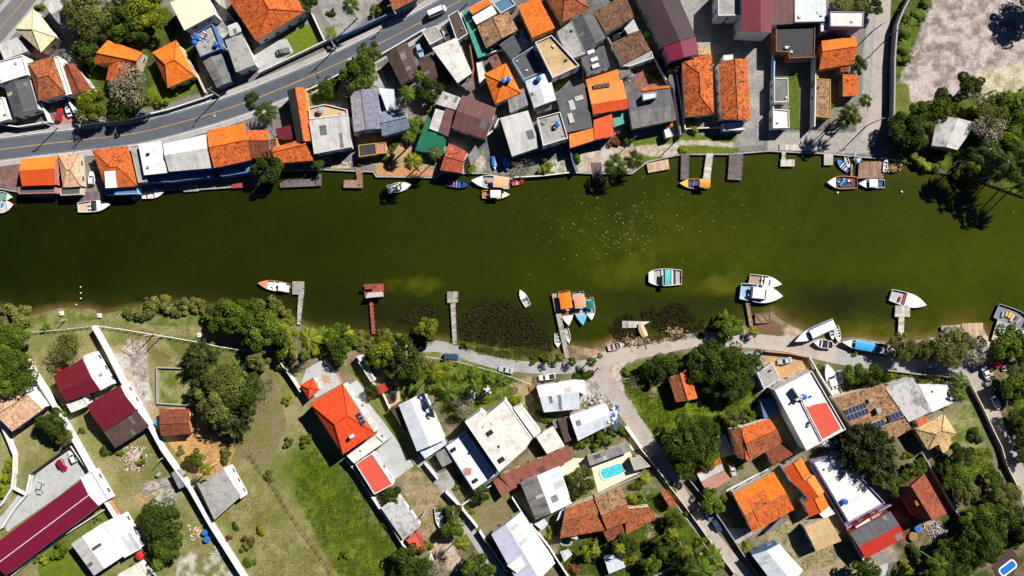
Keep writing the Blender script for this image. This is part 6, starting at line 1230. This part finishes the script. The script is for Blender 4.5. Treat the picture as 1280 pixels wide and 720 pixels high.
T('A0'); x, y = WT((1073,578)); m = MB(); m.lathe([(.45,0),(.42,.015),(0,.016)], n=16); tag(m.obj('manhole_cover', M['metal'], None, (x, y, .03)), 'round pale manhole cover in the main road', 'manhole cover')
# ------------------------------------------------------------------ plants
def leafmat(name, c, trans=.35):
    n = NT(name, .6, .1); a = n.n('ShaderNodeAttribute', attribute_name='tint').outputs['Fac']; r = n.n('ShaderNodeObjectInfo').outputs['Random']
    k = n.math('MULTIPLY', a, n.ramp(r, 0, 1, .82, 1.2)); cc = n.mul(n.mix(0., c, c), k)
    cc = n.mix(n.ramp(n.noise(.5, 3), .45, .7, 0., .35), cc, n.mul(n.mix(0., (c[0]*1.5+.01, c[1]*1.15, c[2]), c), k))
    n.put(n.b.inputs['Base Color'], cc); t = n.n('ShaderNodeBsdfTranslucent'); n.put(t.inputs['Color'], n.mul(cc, 1.3)); m = n.n('ShaderNodeMixShader'); m.inputs[0].default_value = trans
    n.t.links.new(n.b.outputs[0], m.inputs[1]); n.t.links.new(t.outputs[0], m.inputs[2]); n.t.links.new(m.outputs[0], n.t.nodes['Material Output'].inputs['Surface']); return n.mat
LEAF = dict(dk=leafmat('leaf_dark_green', (.050,.082,.010)), md=leafmat('leaf_green', (.092,.142,.013)), lt=leafmat('leaf_yellow_green', (.17,.205,.012)), ol=leafmat('leaf_olive', (.128,.145,.032)), gr=leafmat('leaf_grey', (.21,.20,.14), .1), br=leafmat('leaf_reddish_brown', (.17,.07,.03)), nd=leafmat('needle_dark', (.045,.066,.016), .1), re=leafmat('reed_dark', (.060,.056,.022), .1), rg=leafmat('reed_olive', (.14,.15,.035)), gs=leafmat('grass_green', (.11,.16,.012)), gd=leafmat('grass_straw', (.28,.25,.09)), pk=leafmat('blossom_red', (.4,.06,.03)))
BARK = slab('bark_brown', (.16,.12,.09), (.07,.05,.04), .6); BARKG = slab('bark_grey', (.42,.40,.36), (.22,.2,.17), .5)
def cards(P, Nn, size, aspect, rng, bend=0):
    """diamond leaf cards at P with normals Nn -> verts, faces"""
    n = len(P); a = rng.normal(size=(n,3)); u = np.cross(Nn, a); u /= np.linalg.norm(u, axis=1)[:,None]+1e-9; v = np.cross(Nn, u); s = size[:,None]
    V = np.stack([P-u*s, P-v*s*aspect, P+u*s, P+v*s*aspect], 1).reshape(-1,3); return V, np.arange(4*n).reshape(-1,4)
def card_mesh(name, V, Fq, tint, mat):
    me = bpy.data.meshes.new(name); n = len(V)
    me.vertices.add(n); me.vertices.foreach_set('co', V.reshape(-1).astype(np.float32)); me.loops.add(Fq.size); me.loops.foreach_set('vertex_index', Fq.reshape(-1).astype(np.int32))
    me.polygons.add(len(Fq)); me.polygons.foreach_set('loop_start', np.arange(0, Fq.size, Fq.shape[1], dtype=np.int32)); me.update(calc_edges=True)
    a = me.attributes.new('tint', 'FLOAT', 'POINT'); a.data.foreach_set('value', np.repeat(tint, Fq.shape[1]).astype(np.float32) if len(tint)*Fq.shape[1] == n else tint.astype(np.float32)); me.materials.append(mat); return me
CROWN = {}
def crown_mesh(kind, tone, var):
    key = (kind, tone, var)
    if key in CROWN: return CROWN[key]
    rng = np.random.default_rng(hash((kind, var)) % 9999 if 0 else (sum(map(ord, kind))*31 + var*101)); P, N, Tn, Sz = [], [], [], []
    if kind in ('round', 'big', 'shrub', 'airy', 'feather'):
        nl, nc, sz = dict(round=(20,5200,.06), big=(40,9500,.042), shrub=(10,1400,.105), airy=(26,2800,.045), feather=(24,6500,.045))[kind]
        for k in range(nl):
            a = rng.random()*6.283; r = math.sqrt(rng.random())*.84; z = .55*math.sqrt(max(0, 1-r*r))*rng.uniform(.35,1.05) + .35; R0 = rng.uniform(.17,.40)*(1 if kind != 'big' else .78)
            n = int(nc/nl*rng.uniform(.7,1.3)); d = rng.normal(size=(n,3)); d[:,2] = np.abs(d[:,2])*.9 - .25; d /= np.linalg.norm(d, axis=1)[:,None]
            rr = R0*rng.uniform(.72,1.12,(n,1)); P.append(np.array((r*math.cos(a), r*math.sin(a), z)) + d*rr*np.array((1,1,.8))); q = d*.7 + rng.normal(size=(n,3))*.45 + np.array((0,0,.35)); N.append(q/np.linalg.norm(q, axis=1)[:,None]); Tn.append(np.full(n, rng.uniform(.65,1.45))*rng.uniform(.65,1.4,n)); Sz.append(sz*rng.uniform(.6,1.25,n))
        P, N, Tn, Sz = map(np.concatenate, (P, N, Tn, Sz)); V, Fq = cards(P, N, Sz, .62, rng)
    elif kind == 'needle':
        for k in range(60):
            a = rng.random()*6.283; r = math.sqrt(rng.random())*.85; z = rng.uniform(.3,1.25)*(1-.45*r); n = 110; t = rng.random((n,1)); dr = np.array((math.cos(a)*.8, math.sin(a)*.8, rng.uniform(-.1,.5)))
            P.append(np.array((r*.75*math.cos(a), r*.75*math.sin(a), z)) + dr*t*.35 + rng.normal(size=(n,3))*.05); q = rng.normal(size=(n,3)) + np.array((0,0,.4)); N.append(q/np.linalg.norm(q, axis=1)[:,None]); Tn.append(np.full(n, rng.uniform(.6,1.35))*rng.uniform(.75,1.3,n)); Sz.append(.05*rng.uniform(.6,1.4,n))
        P, N, Tn, Sz = map(np.concatenate, (P, N, Tn, Sz)); V, Fq = cards(P, N, Sz, .35, rng)
    elif kind in ('palm', 'banana'):
        VV, FF, TT = [], [], []; nf = 16 if kind == 'palm' else 9
        for k in range(nf):
            a = k*2.399 + rng.uniform(-.25,.25); up = rng.uniform(-.15,.75) if kind == 'palm' else rng.uniform(.2,.8); L = rng.uniform(.85,1.08); base = np.array((0,0,.12)); pts = []
            for i in range(9): t = i/8; pts.append(base + L*np.array((math.cos(a)*t*(1-.12*t), math.sin(a)*t*(1-.12*t), up*.55*t - (.62+.2*up)*t*t)))
            pts = np.array(pts); side = np.array((-math.sin(a), math.cos(a), 0)); tn = rng.uniform(.65,1.35)
            if kind == 'banana':
                w = .17*np.sin(np.linspace(.25,1,9)*math.pi*.98)+.01
                for i in range(8):
                    for s in (1,-1):
                        q = [pts[i], pts[i+1], pts[i+1]+side*s*w[i+1]+np.array((0,0,-.05)), pts[i]+side*s*w[i]+np.array((0,0,-.05))]; b = len(VV)*4; VV.append(q if s < 0 else q[::-1]); TT.append(tn*rng.uniform(.85,1.15))
            else:
                for i in range(27):
                    t = .12+.88*i/27; j = min(int(t*8), 7); p = pts[j]+(pts[j+1]-pts[j])*(t*8-j); fw = (pts[j+1]-pts[j]); fw /= np.linalg.norm(fw); w = .21*math.sin(min(1,t*1.1+.12)*math.pi)**.6+.03
                    for s in (1,-1):
                        tip = p + side*s*w*.8 + fw*w*.75 + np.array((0,0,-.09-.05*rng.random())); VV.append([p-fw*.012, p+fw*.025, tip+fw*.006, tip-fw*.004]); TT.append(tn*rng.uniform(.8,1.2))
        V = np.array(VV).reshape(-1,3); Fq = np.arange(len(V)).reshape(-1,4); Tn = np.array(TT)
    elif kind == 'bare':
        mb = MB()
        def br_(p, d, L, r, dep):
            q = p + d*L; mb.tube([tuple(p), tuple((p+q)/2 + rng.normal(size=3)*L*.06), tuple(q)], [r, r*.8, r*.6], 4, cap=False)
            if dep:
                for _ in range(4 if dep > 2 else 3):
                    nd = d + rng.normal(size=3)*.62; nd[2] = nd[2]*.6+.12; nd /= np.linalg.norm(nd); br_(p + d*L*rng.uniform(.45,1), nd, L*rng.uniform(.55,.8), r*.62, dep-1)
        for k in range(7): a = k*.9; br_(np.array((0,0,.1)), np.array((math.cos(a)*.7, math.sin(a)*.7, .55)), .38, .016, 3)
        V = np.array(mb.v); Fq = np.array(mb.f); Tn = np.full(len(Fq), 1.)*rng.uniform(.75,1.25,len(Fq))
        CROWN[key] = card_mesh('crown', V, Fq, Tn, LEAF[tone]); return CROWN[key]
    CROWN[key] = card_mesh('crown', V, Fq, Tn, LEAF[tone]); return CROWN[key]
TRK = {}
def trunk_mesh(kind, var):
    k = (kind, var)
    if k in TRK: return TRK[k]
    m = MB(); rr = random.Random(var*7+len(kind))
    if kind == 'palm': b = rr.uniform(-.04,.04); m.tube([(0,0,-.02),(b*.3,b,.35),(b,b*.6,.7),(0,0,1.)], [.035,.026,.022,.02], 7); me = m.mesh('trunk', BARKG)
    else:
        m.tube([(0,0,-.03),(.01,.01,.25),(0,0,.5)], [.06,.045,.035], 7)
        for i in range(5): a = i*1.257+rr.random(); m.tube([(0,0,.42),(.2*math.cos(a),.2*math.sin(a),.68),(.5*math.cos(a),.5*math.sin(a),.98)], [.03,.02,.008], 5)
        me = m.mesh('trunk', BARK)
    TRK[k] = me; return me
TONE = dict(dk='dark green', md='green', lt='yellow-green', ol='olive', gr='greyish', br='reddish-brown', nd='blackish green', pk='red', rg='pale olive')
SHAPE = dict(round='rounded', big='broad spreading', shrub='low bushy', airy='loose sparse', feather='fine-leaved', needle='shaggy', palm='feathery', banana='big-leafed', bare='leafless twiggy')
NAMES = dict(round='broadleaf_tree', big='broadleaf_tree', shrub='shrub', airy='broadleaf_tree', feather='broadleaf_tree', needle='casuarina_tree', palm='palm_tree', banana='banana_plant', bare='bare_shrub')
CAT = dict(shrub='shrub', palm='palm', banana='banana plant', bare='shrub')
USED = {}; PN = [0]
for q, t_ in (((640,440),'the gravel shore lane'),((880,425),'the dirt shore lane'),((1110,455),'the lane under the spreading tree'),((500,55),'the main road'),((250,147),'the main road by the lawns'),((860,632),'the side street'),((1255,560),'the hill street'),((590,670),'the alley'),((440,630),'the lush green field'),((1220,60),'the bare sandy lot'),((225,490),'the small walled lawn'),((190,650),'the rubble plot'),((1095,100),'the waterfront lane'),((766,588),'the turquoise pool'),((1253,708),'the small blue pool'),((373,380),'the plank jetty'),((466,385),'the red jetty'),((951,372),'the motor yacht'),((566,390),'the grey T-shaped jetty'),((705,400),'the long slanting jetty'),((1133,395),'the white launch jetty'),((1150,212),'the river bend'),((430,205),'the ribbed roof terrace planters'),((512,205),'the planted terrace'),((770,205),'the dark river ramp'),((10,600),'the curved white wall'),((810,490),'the green corner lot'),((1225,575),'the bright garden lawn')):
    LAND.append((*W(q), 2.5, t_))
def tree(p, r, kind, tone, h=None, off=False):
    PN[0] += 1; r = r/16; var = PN[0] % 3 if kind not in ('bare','banana') else PN[0] % 2
    pal = kind == 'palm'; zt = h or (r*2.2+2.5 if pal else r*.9+1.2 if kind in ('round','airy','feather') else r*.8+1.5 if kind == 'big' else .1 if kind in ('shrub','bare','banana') else r*1.1)
    top = zt if pal else max(zt*.75, .3)+ (r*.5 if kind in ('shrub','bare','banana') else 0)
    x, y = WT(p, top)
    # label from the nearest landmarks
    near = sorted(LAND, key=lambda a: max(0, math.hypot(a[0]-x, a[1]-y) - a[2]))[:14]
    def rel(a):
        dx, dy = x-a[0], y-a[1]; d = math.hypot(dx, dy)
        if d < a[2]*.9: return 'against'
        return 'just above' if dy > abs(dx)*1.2 else 'just below' if -dy > abs(dx)*1.2 else 'beside' if abs(dy) < abs(dx)*.6 else 'off the upper corner of' if dy > 0 else 'off the lower corner of'
    size = 'tiny' if r < 1.6 else 'small' if r < 2.9 else 'mid-sized' if r < 4.6 else 'large'
    kn = {'broadleaf_tree':'tree','casuarina_tree':'tree','palm_tree':'palm','banana_plant':'banana plant','shrub':'shrub','bare_shrub':'shrub'}[NAMES[kind]]
    base = f'{size} {TONE[tone]} {SHAPE[kind]} {kn} '
    cands = [f'{base}{rel(near[0])} {near[0][3]}'] + [f'{TONE[tone]} {SHAPE[kind]} {kn} {rel(near[0])} {near[0][3]}, facing {b[3]}' for b in near[1:]]
    lab = next((c for c in cands if c not in USED and len(c.split()) <= 16), None) or next((c for c in [f'{TONE[tone]} {kn} {rel(b)} {b[3]}' for b in near] if c not in USED), cands[0])
    USED[lab] = 1
    cm = crown_mesh(kind, tone, var); rz = random.random()*6.28; nm = NAMES[kind]; g = 'trees, palms and shrubs'
    if kind in ('shrub', 'bare', 'banana') or r < 1.5 and not pal:
        if kind == 'banana': pass
        o = link(nm, cm, None, (x, y, zt if kind in ('shrub','bare','banana') else 0), rz); o.scale = (r*random.uniform(.9,1.1), r*random.uniform(.9,1.1), r*random.uniform(.7,.95)); tag(o, lab, CAT.get(kind, 'tree'), g)
        if kind == 'shrub': o.location.z = -r*.25
        if kind == 'banana': o.location.z = r*.5; s = link('trunk', trunk_mesh('palm', 1), o, (0,0,-.55)); s.scale = (1.5,1.5,.7)
        return
    o = thing(nm, lab, CAT.get(kind, 'tree'), (x, y, 0), rz, g)
    t = link('trunk', trunk_mesh('palm' if pal else 'tree', var), o); c = link('crown', cm, o)
    if pal: t.scale = (7,7,zt); c.location = (0,0,zt-.1*r); c.scale = (r,r,r*random.uniform(.85,1.05))
    else:
        zs = random.uniform(.85,1.05); t.scale = (r,r,(zt*.55+r*.8)); c.location = (0,0,zt*.55-.2*r); c.scale = (r*random.uniform(.88,1.15), r*random.uniform(.88,1.15), r*zs)
def plants(sheet, kind, tone, lst):
    T(sheet)
    for q in lst: tree(q[:2], q[2], kind, tone, q[3] if len(q) > 3 else None)
plants('A0','feather','ol',[(440,60,125),(520,150,60)]); plants('A0','round','md',[(640,60,95),(600,130,70)]); plants('A0','round','lt',[(745,55,95),(470,535,75)]); plants('A0','round','dk',[(430,245,72),(690,150,70),(600,560,60)]); plants('A0','shrub','dk',[(450,345,50),(965,280,36),(1260,500,45)]); plants('A0','airy','gr',[(650,440,100)]); plants('A0','round','ol',[(690,490,75)]); plants('A0','shrub','lt',[(805,495,45),(645,222,42),(190,20,26),(370,270,34),(10,465,22),(900,450,30)])
plants('A1','round','md',[(510,375,95)]); plants('A1','round','dk',[(568,265,55),(258,25,48),(870,445,58),(365,440,48)]); plants('A1','palm','dk',[(470,25,60),(42,560,80,7)]); plants('A1','palm','md',[(812,375,42),(752,465,62),(762,685,45)]); plants('A1','shrub','dk',[(368,55,26),(970,420,46),(400,400,36)]); plants('A1','shrub','lt',[(612,62,42),(440,505,26),(840,212,36),(930,360,24),(290,440,26),(860,530,30)]); plants('A1','round','md',[(795,640,48)])
plants('B1','palm','lt',[(782,325,66)]); plants('B1','palm','ol',[(892,285,48)]); plants('B1','shrub','md',[(650,285,42),(700,250,36),(400,325,30),(510,328,24)]); plants('B1','palm','md',[(760,205,48)]); plants('B1','round','dk',[(50,355,80),(308,345,38)]); plants('B1','shrub','lt',[(840,150,24),(1075,355,26)])
plants('B2','palm','dk',[(520,345,82,7),(612,318,68,6)]); plants('B2','bare','gr',[(50,340,95)]); plants('B2','shrub','lt',[(155,352,42),(890,152,44),(860,265,24)]); plants('B2','shrub','md',[(316,312,32),(575,200,38)]); plants('B2','shrub','br',[(508,236,34)]); plants('B2','shrub','dk',[(580,160,24)])
plants('A2','shrub','lt',[(240,430,34),(730,310,28),(745,370,26)]); plants('A2','shrub','md',[(700,390,30)]); plants('A2','round','dk',[(822,330,42)])
plants('A3','round','ol',[(360,25,55),(440,20,50)]); plants('A3','round','dk',[(520,20,52),(450,330,44),(1000,432,68),(700,645,85)]); plants('A3','palm','dk',[(415,560,62),(495,500,48),(380,610,50)]); plants('A3','palm','ol',[(445,590,45)]); plants('A3','shrub','md',[(320,545,34)]); plants('A3','banana','md',[(690,150,56),(690,235,60),(700,290,42),(765,70,50),(685,60,44),(800,10,44),(650,290,36),(725,110,40)]); plants('A3','round','md',[(865,530,78),(760,565,66),(1240,560,110),(800,600,60)]); plants('A3','shrub','lt',[(1015,545,50),(960,560,34)]); plants('A3','big','ol',[(1130,550,92)]); plants('A3','airy','gr',[(1100,660,95)]); plants('A3','big','dk',[(1360,20,110)]); plants('A3','round','dk',[(1250,690,72),(660,610,50)])
plants('B3','round','dk',[(690,200,62)]); plants('B3','round','md',[(765,225,42)]); plants('B3','banana','lt',[(770,325,44),(740,300,36),(800,350,34)]); plants('B3','palm','lt',[(1040,335,60,10),(1150,395,48,8),(1085,360,40,9)]); plants('B3','airy','gr',[(1130,300,80)]); plants('B3','round','md',[(1205,200,90)]); plants('B3','palm','dk',[(1260,265,80,12),(1205,330,72,13),(1110,265,66,12),(1160,300,60,12),(1060,300,56,11),(1240,380,70,12)]); plants('B3','shrub','dk',[(950,350,55),(1000,300,40)]); plants('B3','round','ol',[(1200,280,70)]); plants('B3','shrub','ol',[(840,335,40),(870,300,36)]); plants('B3','big','md',[(1280,230,100)]); plants('B3','shrub','md',[(1265,360,40),(1180,330,30)]); plants('B3','bare','gr',[(960,345,50),(1230,340,85),(1120,380,60),(1180,300,70)]); plants('B3','airy','gr',[(1195,245,70),(1250,310,60)]); plants('B3','palm','dk',[(1320,330,75,13),(1385,420,75,13),(1300,440,70,12)])
plants('C0','big','md',[(60,365,110),(55,510,115)]); plants('C0','shrub','rg',[(50,215,80),(690,190,60),(740,170,50),(830,165,52),(905,178,46),(990,178,36),(30,260,50),(660,210,30),(120,225,34),(650,195,40),(715,160,36),(770,152,40),(800,188,38),(868,182,42),(945,186,40),(965,162,34)]); plants('C0','airy','ol',[(330,378,72)]); plants('C0','round','ol',[(340,360,50)]); plants('C0','needle','nd',[(1010,428,90)]); plants('C0','round','md',[(1180,225,95),(1095,222,75)]); plants('C0','round','md',[(1265,255,95)]); plants('C0','shrub','pk',[(292,482,24)]); plants('C0','shrub','md',[(210,275,28),(270,700,50)])
plants('E0','big','ol',[(1120,215,130)]); plants('E0','needle','nd',[(1200,330,90),(1020,190,80),(1080,290,90),(1160,130,80)]); plants('E0','big','dk',[(1225,190,100)]); plants('E0','bare','gr',[(1250,140,70)]); plants('E0','round','dk',[(268,350,72)]); plants('E0','round','ol',[(320,425,44)]); plants('E0','shrub','md',[(405,400,22)])
plants('C1','round','md',[(60,300,105),(425,345,70),(415,425,40),(120,360,60)]); plants('C1','palm','lt',[(265,335,76)]); plants('C1','round','lt',[(150,300,60),(855,285,58)]); plants('C1','shrub','rg',[(510,330,45),(640,320,44),(60,180,55),(15,190,55),(105,200,46),(150,235,38),(560,345,30)]); plants('C1','round','lt',[(655,400,82),(690,470,50)]); plants('C1','round','dk',[(740,430,86)]); plants('C1','airy','br',[(765,465,62)]); plants('C1','shrub','lt',[(740,318,38),(165,400,40),(160,640,30)]); plants('C1','bare','gr',[(45,555,80),(30,610,60)]); plants('C1','round','ol',[(20,440,62)]); plants('C1','palm','lt',[(890,500,66),(958,470,40)]); plants('C1','palm','md',[(960,600,78),(1165,532,52),(1228,545,46)]); plants('C1','palm','md',[(1012,532,44),(1090,508,54),(870,585,46),(1095,560,50)]); plants('C1','airy','gr',[(1035,665,56)]); plants('C1','round','dk',[(582,595,38)]); plants('C1','shrub','md',[(1045,372,24),(985,470,24)]); plants('C1','big','md',[(600,430,60)])
plants('C1','banana','lt',[(300,395,44),(410,405,44),(455,300,42)]); plants('C1','banana','md',[(235,420,40),(330,300,40)]); plants('C1','shrub','md',[(330,345,42),(355,400,34),(480,340,36),(600,470,52),(560,440,40)]); plants('C1','shrub','ol',[(525,352,36),(830,440,42),(120,450,50),(560,400,36)]); plants('C1','round','md',[(700,490,50),(800,500,42)])
plants('C2','palm','md',[(240,466,34,3.5),(190,482,30,3.5),(440,460,22,2.5)]); plants('C2','palm','dk',[(300,490,34,3),(395,490,36,4.5)]); plants('C2','shrub','md',[(100,486,26),(150,480,24)]); plants('C2','banana','md',[(1065,310,88)]); plants('C2','round','md',[(1075,315,70)]); plants('C2','shrub','dk',[(375,572,44),(330,565,26)]); plants('C2','bare','gr',[(625,590,70)]); plants('C2','big','dk',[(980,485,95),(1085,500,105),(1110,590,85)]); plants('C2','round','dk',[(1185,490,62),(735,520,66),(800,500,54)]); plants('C2','round','dk',[(940,545,70),(1000,600,60)]); plants('C2','palm','lt',[(1212,340,38,3)]); plants('C2','shrub','lt',[(640,545,42),(575,540,26)])
plants('E2','big','dk',[(850,425,105),(945,430,100)]); plants('E2','round','md',[(865,520,75),(955,510,70)]); plants('E2','round','dk',[(870,585,58)]); plants('E2','shrub','md',[(470,430,55),(405,470,42),(545,410,42),(350,460,34),(520,390,36),(150,310,34),(185,350,30)]); plants('E2','shrub','lt',[(20,258,46),(45,290,30)]); plants('E2','round','ol',[(352,650,72)]); plants('E2','banana','lt',[(668,632,40)]); plants('E2','shrub','md',[(622,655,36),(1050,385,44),(1180,330,44)]); plants('E2','round','ol',[(1110,330,50)])
plants('D2','round','md',[(812,440,52),(1010,345,62)]); plants('D2','palm','lt',[(805,515,46),(870,600,44)]); plants('D2','palm','md',[(830,525,40),(1000,620,72),(950,690,80)]); plants('D2','palm','md',[(985,690,60),(1030,660,55),(920,640,50)]); plants('D2','shrub','lt',[(620,330,42),(655,348,34),(190,505,36),(380,605,40),(595,652,36)]); plants('D2','round','dk',[(560,562,58),(760,580,50)]); plants('D2','shrub','br',[(622,572,34),(300,690,46)]); plants('D2','shrub','md',[(500,585,46),(350,640,44),(905,650,40),(720,640,46),(960,560,36),(480,600,36)]); plants('D2','round','md',[(815,640,52),(690,665,58)]); plants('D2','palm','lt',[(540,590,40),(420,600,36)]); plants('D2','shrub','md',[(790,290,34),(1140,185,30),(880,400,26)]); plants('D2','shrub','lt',[(430,560,30),(1170,575,36)])
plants('C3','big','ol',[(660,412,82),(925,412,95)]); plants('C3','round','ol',[(785,432,56),(840,430,54)]); plants('C3','airy','gr',[(1000,425,85)]); plants('C3','round','md',[(440,545,58),(1195,392,88)]); plants('C3','round','dk',[(530,565,62),(1255,400,60)]); plants('C3','shrub','lt',[(445,620,42),(258,530,32),(455,440,34)]); plants('C3','shrub','lt',[(620,548,34),(690,552,34),(790,575,36),(860,570,32)]); plants('C3','palm','md',[(965,590,66,5),(960,650,55,5)]); plants('C3','round','md',[(1245,600,85)]); plants('C3','round','dk',[(1265,480,30)]); plants('E3','round','dk',[(1262,345,62),(1285,440,60),(1290,520,50)]); plants('E3','round','lt',[(1270,180,60)])
plants('D3','needle','nd',[(470,70,125),(540,160,100),(560,70,90)]); plants('D3','needle','nd',[(420,130,85),(500,30,95)]); plants('D3','round','ol',[(1000,610,58)]); plants('D3','round','md',[(940,560,60),(1020,440,58),(1165,525,48),(1060,420,60),(640,280,44),(690,230,36)]); plants('D3','big','dk',[(1260,450,90),(960,660,80)]); plants('D3','round','dk',[(890,180,44),(1120,240,48)]); plants('D3','round','ol',[(600,220,66)]); plants('D3','round','md',[(745,172,44),(945,240,72)]); plants('D3','round','dk',[(965,112,56)]); plants('D3','big','ol',[(1190,310,68)]); plants('D3','round','ol',[(990,300,64)]); plants('D3','big','dk',[(1050,535,112)]); plants('D3','round','dk',[(1095,600,62),(885,590,60),(1250,530,50)]); plants('D3','round','md',[(1130,450,80),(830,670,62)]); plants('D3','shrub','dk',[(765,600,55),(1060,20,44),(1240,310,40)]); plants('D3','round','dk',[(480,690,72)]); plants('D3','shrub','lt',[(690,685,50),(745,640,36),(715,130,30)]); plants('D3','palm','md',[(860,660,60)]); plants('D3','shrub','ol',[(1130,520,44),(1180,480,50),(1240,400,50)])
plants('D1','big','dk',[(775,650,95)]); plants('D1','round','dk',[(685,312,46),(1130,312,44),(720,700,50)]); plants('D1','round','md',[(985,470,62),(1120,690,88)]); plants('D1','palm','lt',[(1030,560,56)]); plants('D1','shrub','lt',[(28,490,30),(640,470,22),(1000,270,26),(1075,410,24)]); plants('D1','shrub','md',[(245,55,40),(850,585,40),(930,400,28),(260,30,26),(440,630,30)]); plants('D1','airy','gr',[(890,690,56)]); plants('D1','shrub','ol',[(70,225,34),(150,55,30)]); plants('D1','round','ol',[(990,400,40)])
plants('D0','big','dk',[(815,440,100)]); plants('D0','round','dk',[(840,550,80)]); plants('D0','round','md',[(980,130,44)]); plants('D0','palm','lt',[(1025,190,44)]); plants('D0','shrub','md',[(275,600,46),(595,97,24),(1250,650,36),(690,145,30),(320,55,40),(280,20,36)]); plants('D0','shrub','lt',[(195,650,38),(310,560,28),(740,640,40),(15,220,44),(15,170,36),(5,300,34),(485,440,26),(690,440,26)]); plants('D0','palm','md',[(780,670,40)]); plants('D0','shrub','ol',[(1220,565,44),(1105,125,40),(895,90,26),(650,700,40)]); plants('D0','shrub','dk',[(1180,468,22),(530,95,32)]); plants('D0','shrub','br',[(1145,535,20)])

# ------------------------------------------------------------------ grass and reeds nobody could count
def tufts(name, tone, polys, n, s0, s1, dens=None, seed=1, hgt=1.3, z=0.):
    rng = np.random.default_rng(seed); out = []
    for poly in polys:
        a = np.array(poly); m = int(n*abs(area(poly))/sum(abs(area(q)) for q in polys)); cnt = 0
        while cnt < m:
            q = a.min(0) + rng.random((m*2, 2))*(a.max(0)-a.min(0)); k = pip(q[:,0], q[:,1], poly); f_ = fbm(q[:,0], q[:,1], 9, seed+3, 3); k &= rng.random(len(q)) < np.clip((f_-.3)*3, .12, 1); q = q[k][:m-cnt]; out.append(q); cnt += len(q)
    q = np.concatenate(out); x, y = (q[:,0]-640)*S, (360-q[:,1])*S; n = len(x); s = rng.uniform(s0, s1, n)*(.6+.9*fbm(q[:,0], q[:,1], 7, seed+9, 3)); VV, TT = [], []
    base = np.stack([x, y, np.full(n, z)], 1); clump = rng.uniform(.6,1.4,n)
    for k in range(5):
        a = rng.random(n)*6.283; d = np.stack([np.cos(a), np.sin(a), np.zeros(n)], 1); e = np.stack([-np.sin(a), np.cos(a), np.zeros(n)], 1); lean = rng.uniform(.35,1.1,(n,1)); ss = s[:,None]
        b = base + d*ss*rng.uniform(0,.5,(n,1)); tip = b + d*ss*lean + np.array((0,0,1.))*ss*hgt*(1.25-lean*.6); VV.append(np.stack([b-e*ss*.14, b+e*ss*.14, tip], 1)); TT.append(clump*rng.uniform(.7,1.3,n))
    V = np.concatenate(VV).reshape(-1,3); tag(link(name, card_mesh(name, V, np.arange(len(V)).reshape(-1,3), np.concatenate(TT), LEAF[tone])), kind='stuff')
tufts('grass', 'gs', [[(395,560),(425,575),(450,610),(485,660),(503,690),(500,725),(430,725),(405,690),(370,620),(372,580)],[(778,466),(800,456),(860,447),(945,490),(947,510),(900,535),(860,558),(828,550),(800,520),(782,492)],[(545,470),(640,475),(650,490),(600,508),(560,515),(540,490)],[(1200,560),(1240,560),(1245,605),(1215,620)],[(700,640),(830,615),(880,680),(880,720),(700,720)],[(540,422),(560,423),(660,442),(700,452),(640,452)],[(1262,470),(1283,460),(1283,525),(1270,520)]], 26000, .16, .42, seed=5)
tufts('rough_grass', 'gd', [[(0,395),(300,390),(350,410),(330,560),(300,600),(420,720),(320,720),(260,600),(250,480),(120,400),(0,412)],[(50,440),(110,500),(20,540)],[(120,450),(165,500),(250,680),(215,700),(150,600)],[(965,655),(1000,655),(1065,700),(1000,715)],[(510,595),(545,595),(560,660),(530,690)]], 15000, .14, .34, seed=8)
tufts('reeds', 're', [[(495,398),(515,386),(532,380),(545,384),(547,400),(525,404)],[(575,400),(590,382),(610,375),(635,376),(660,395),(690,425),(690,440),(620,432),(578,424)],[(762,410),(770,398),(785,390),(795,400),(800,420),(775,430)],[(820,395),(835,380),(852,378),(866,392),(880,402),(880,415),(845,420),(815,414)],[(802,388),(815,384),(820,396),(806,400)]], 6000, .28, .62, seed=12, hgt=1.4, z=-.5)
tufts('bank_rushes', 'rg', [[(150,392),(200,381),(250,384),(300,392),(352,396),(352,402),(250,390),(170,394)],[(455,420),(530,416),(545,428),(500,440),(450,440)],[(640,432),(690,440),(690,448),(640,446)],[(575,430),(640,440),(640,448),(575,436)],[(0,384),(34,390),(34,402),(0,402)],[(770,425),(880,412),(880,420),(770,434)]], 6000, .3, .7, seed=15, z=-.2)
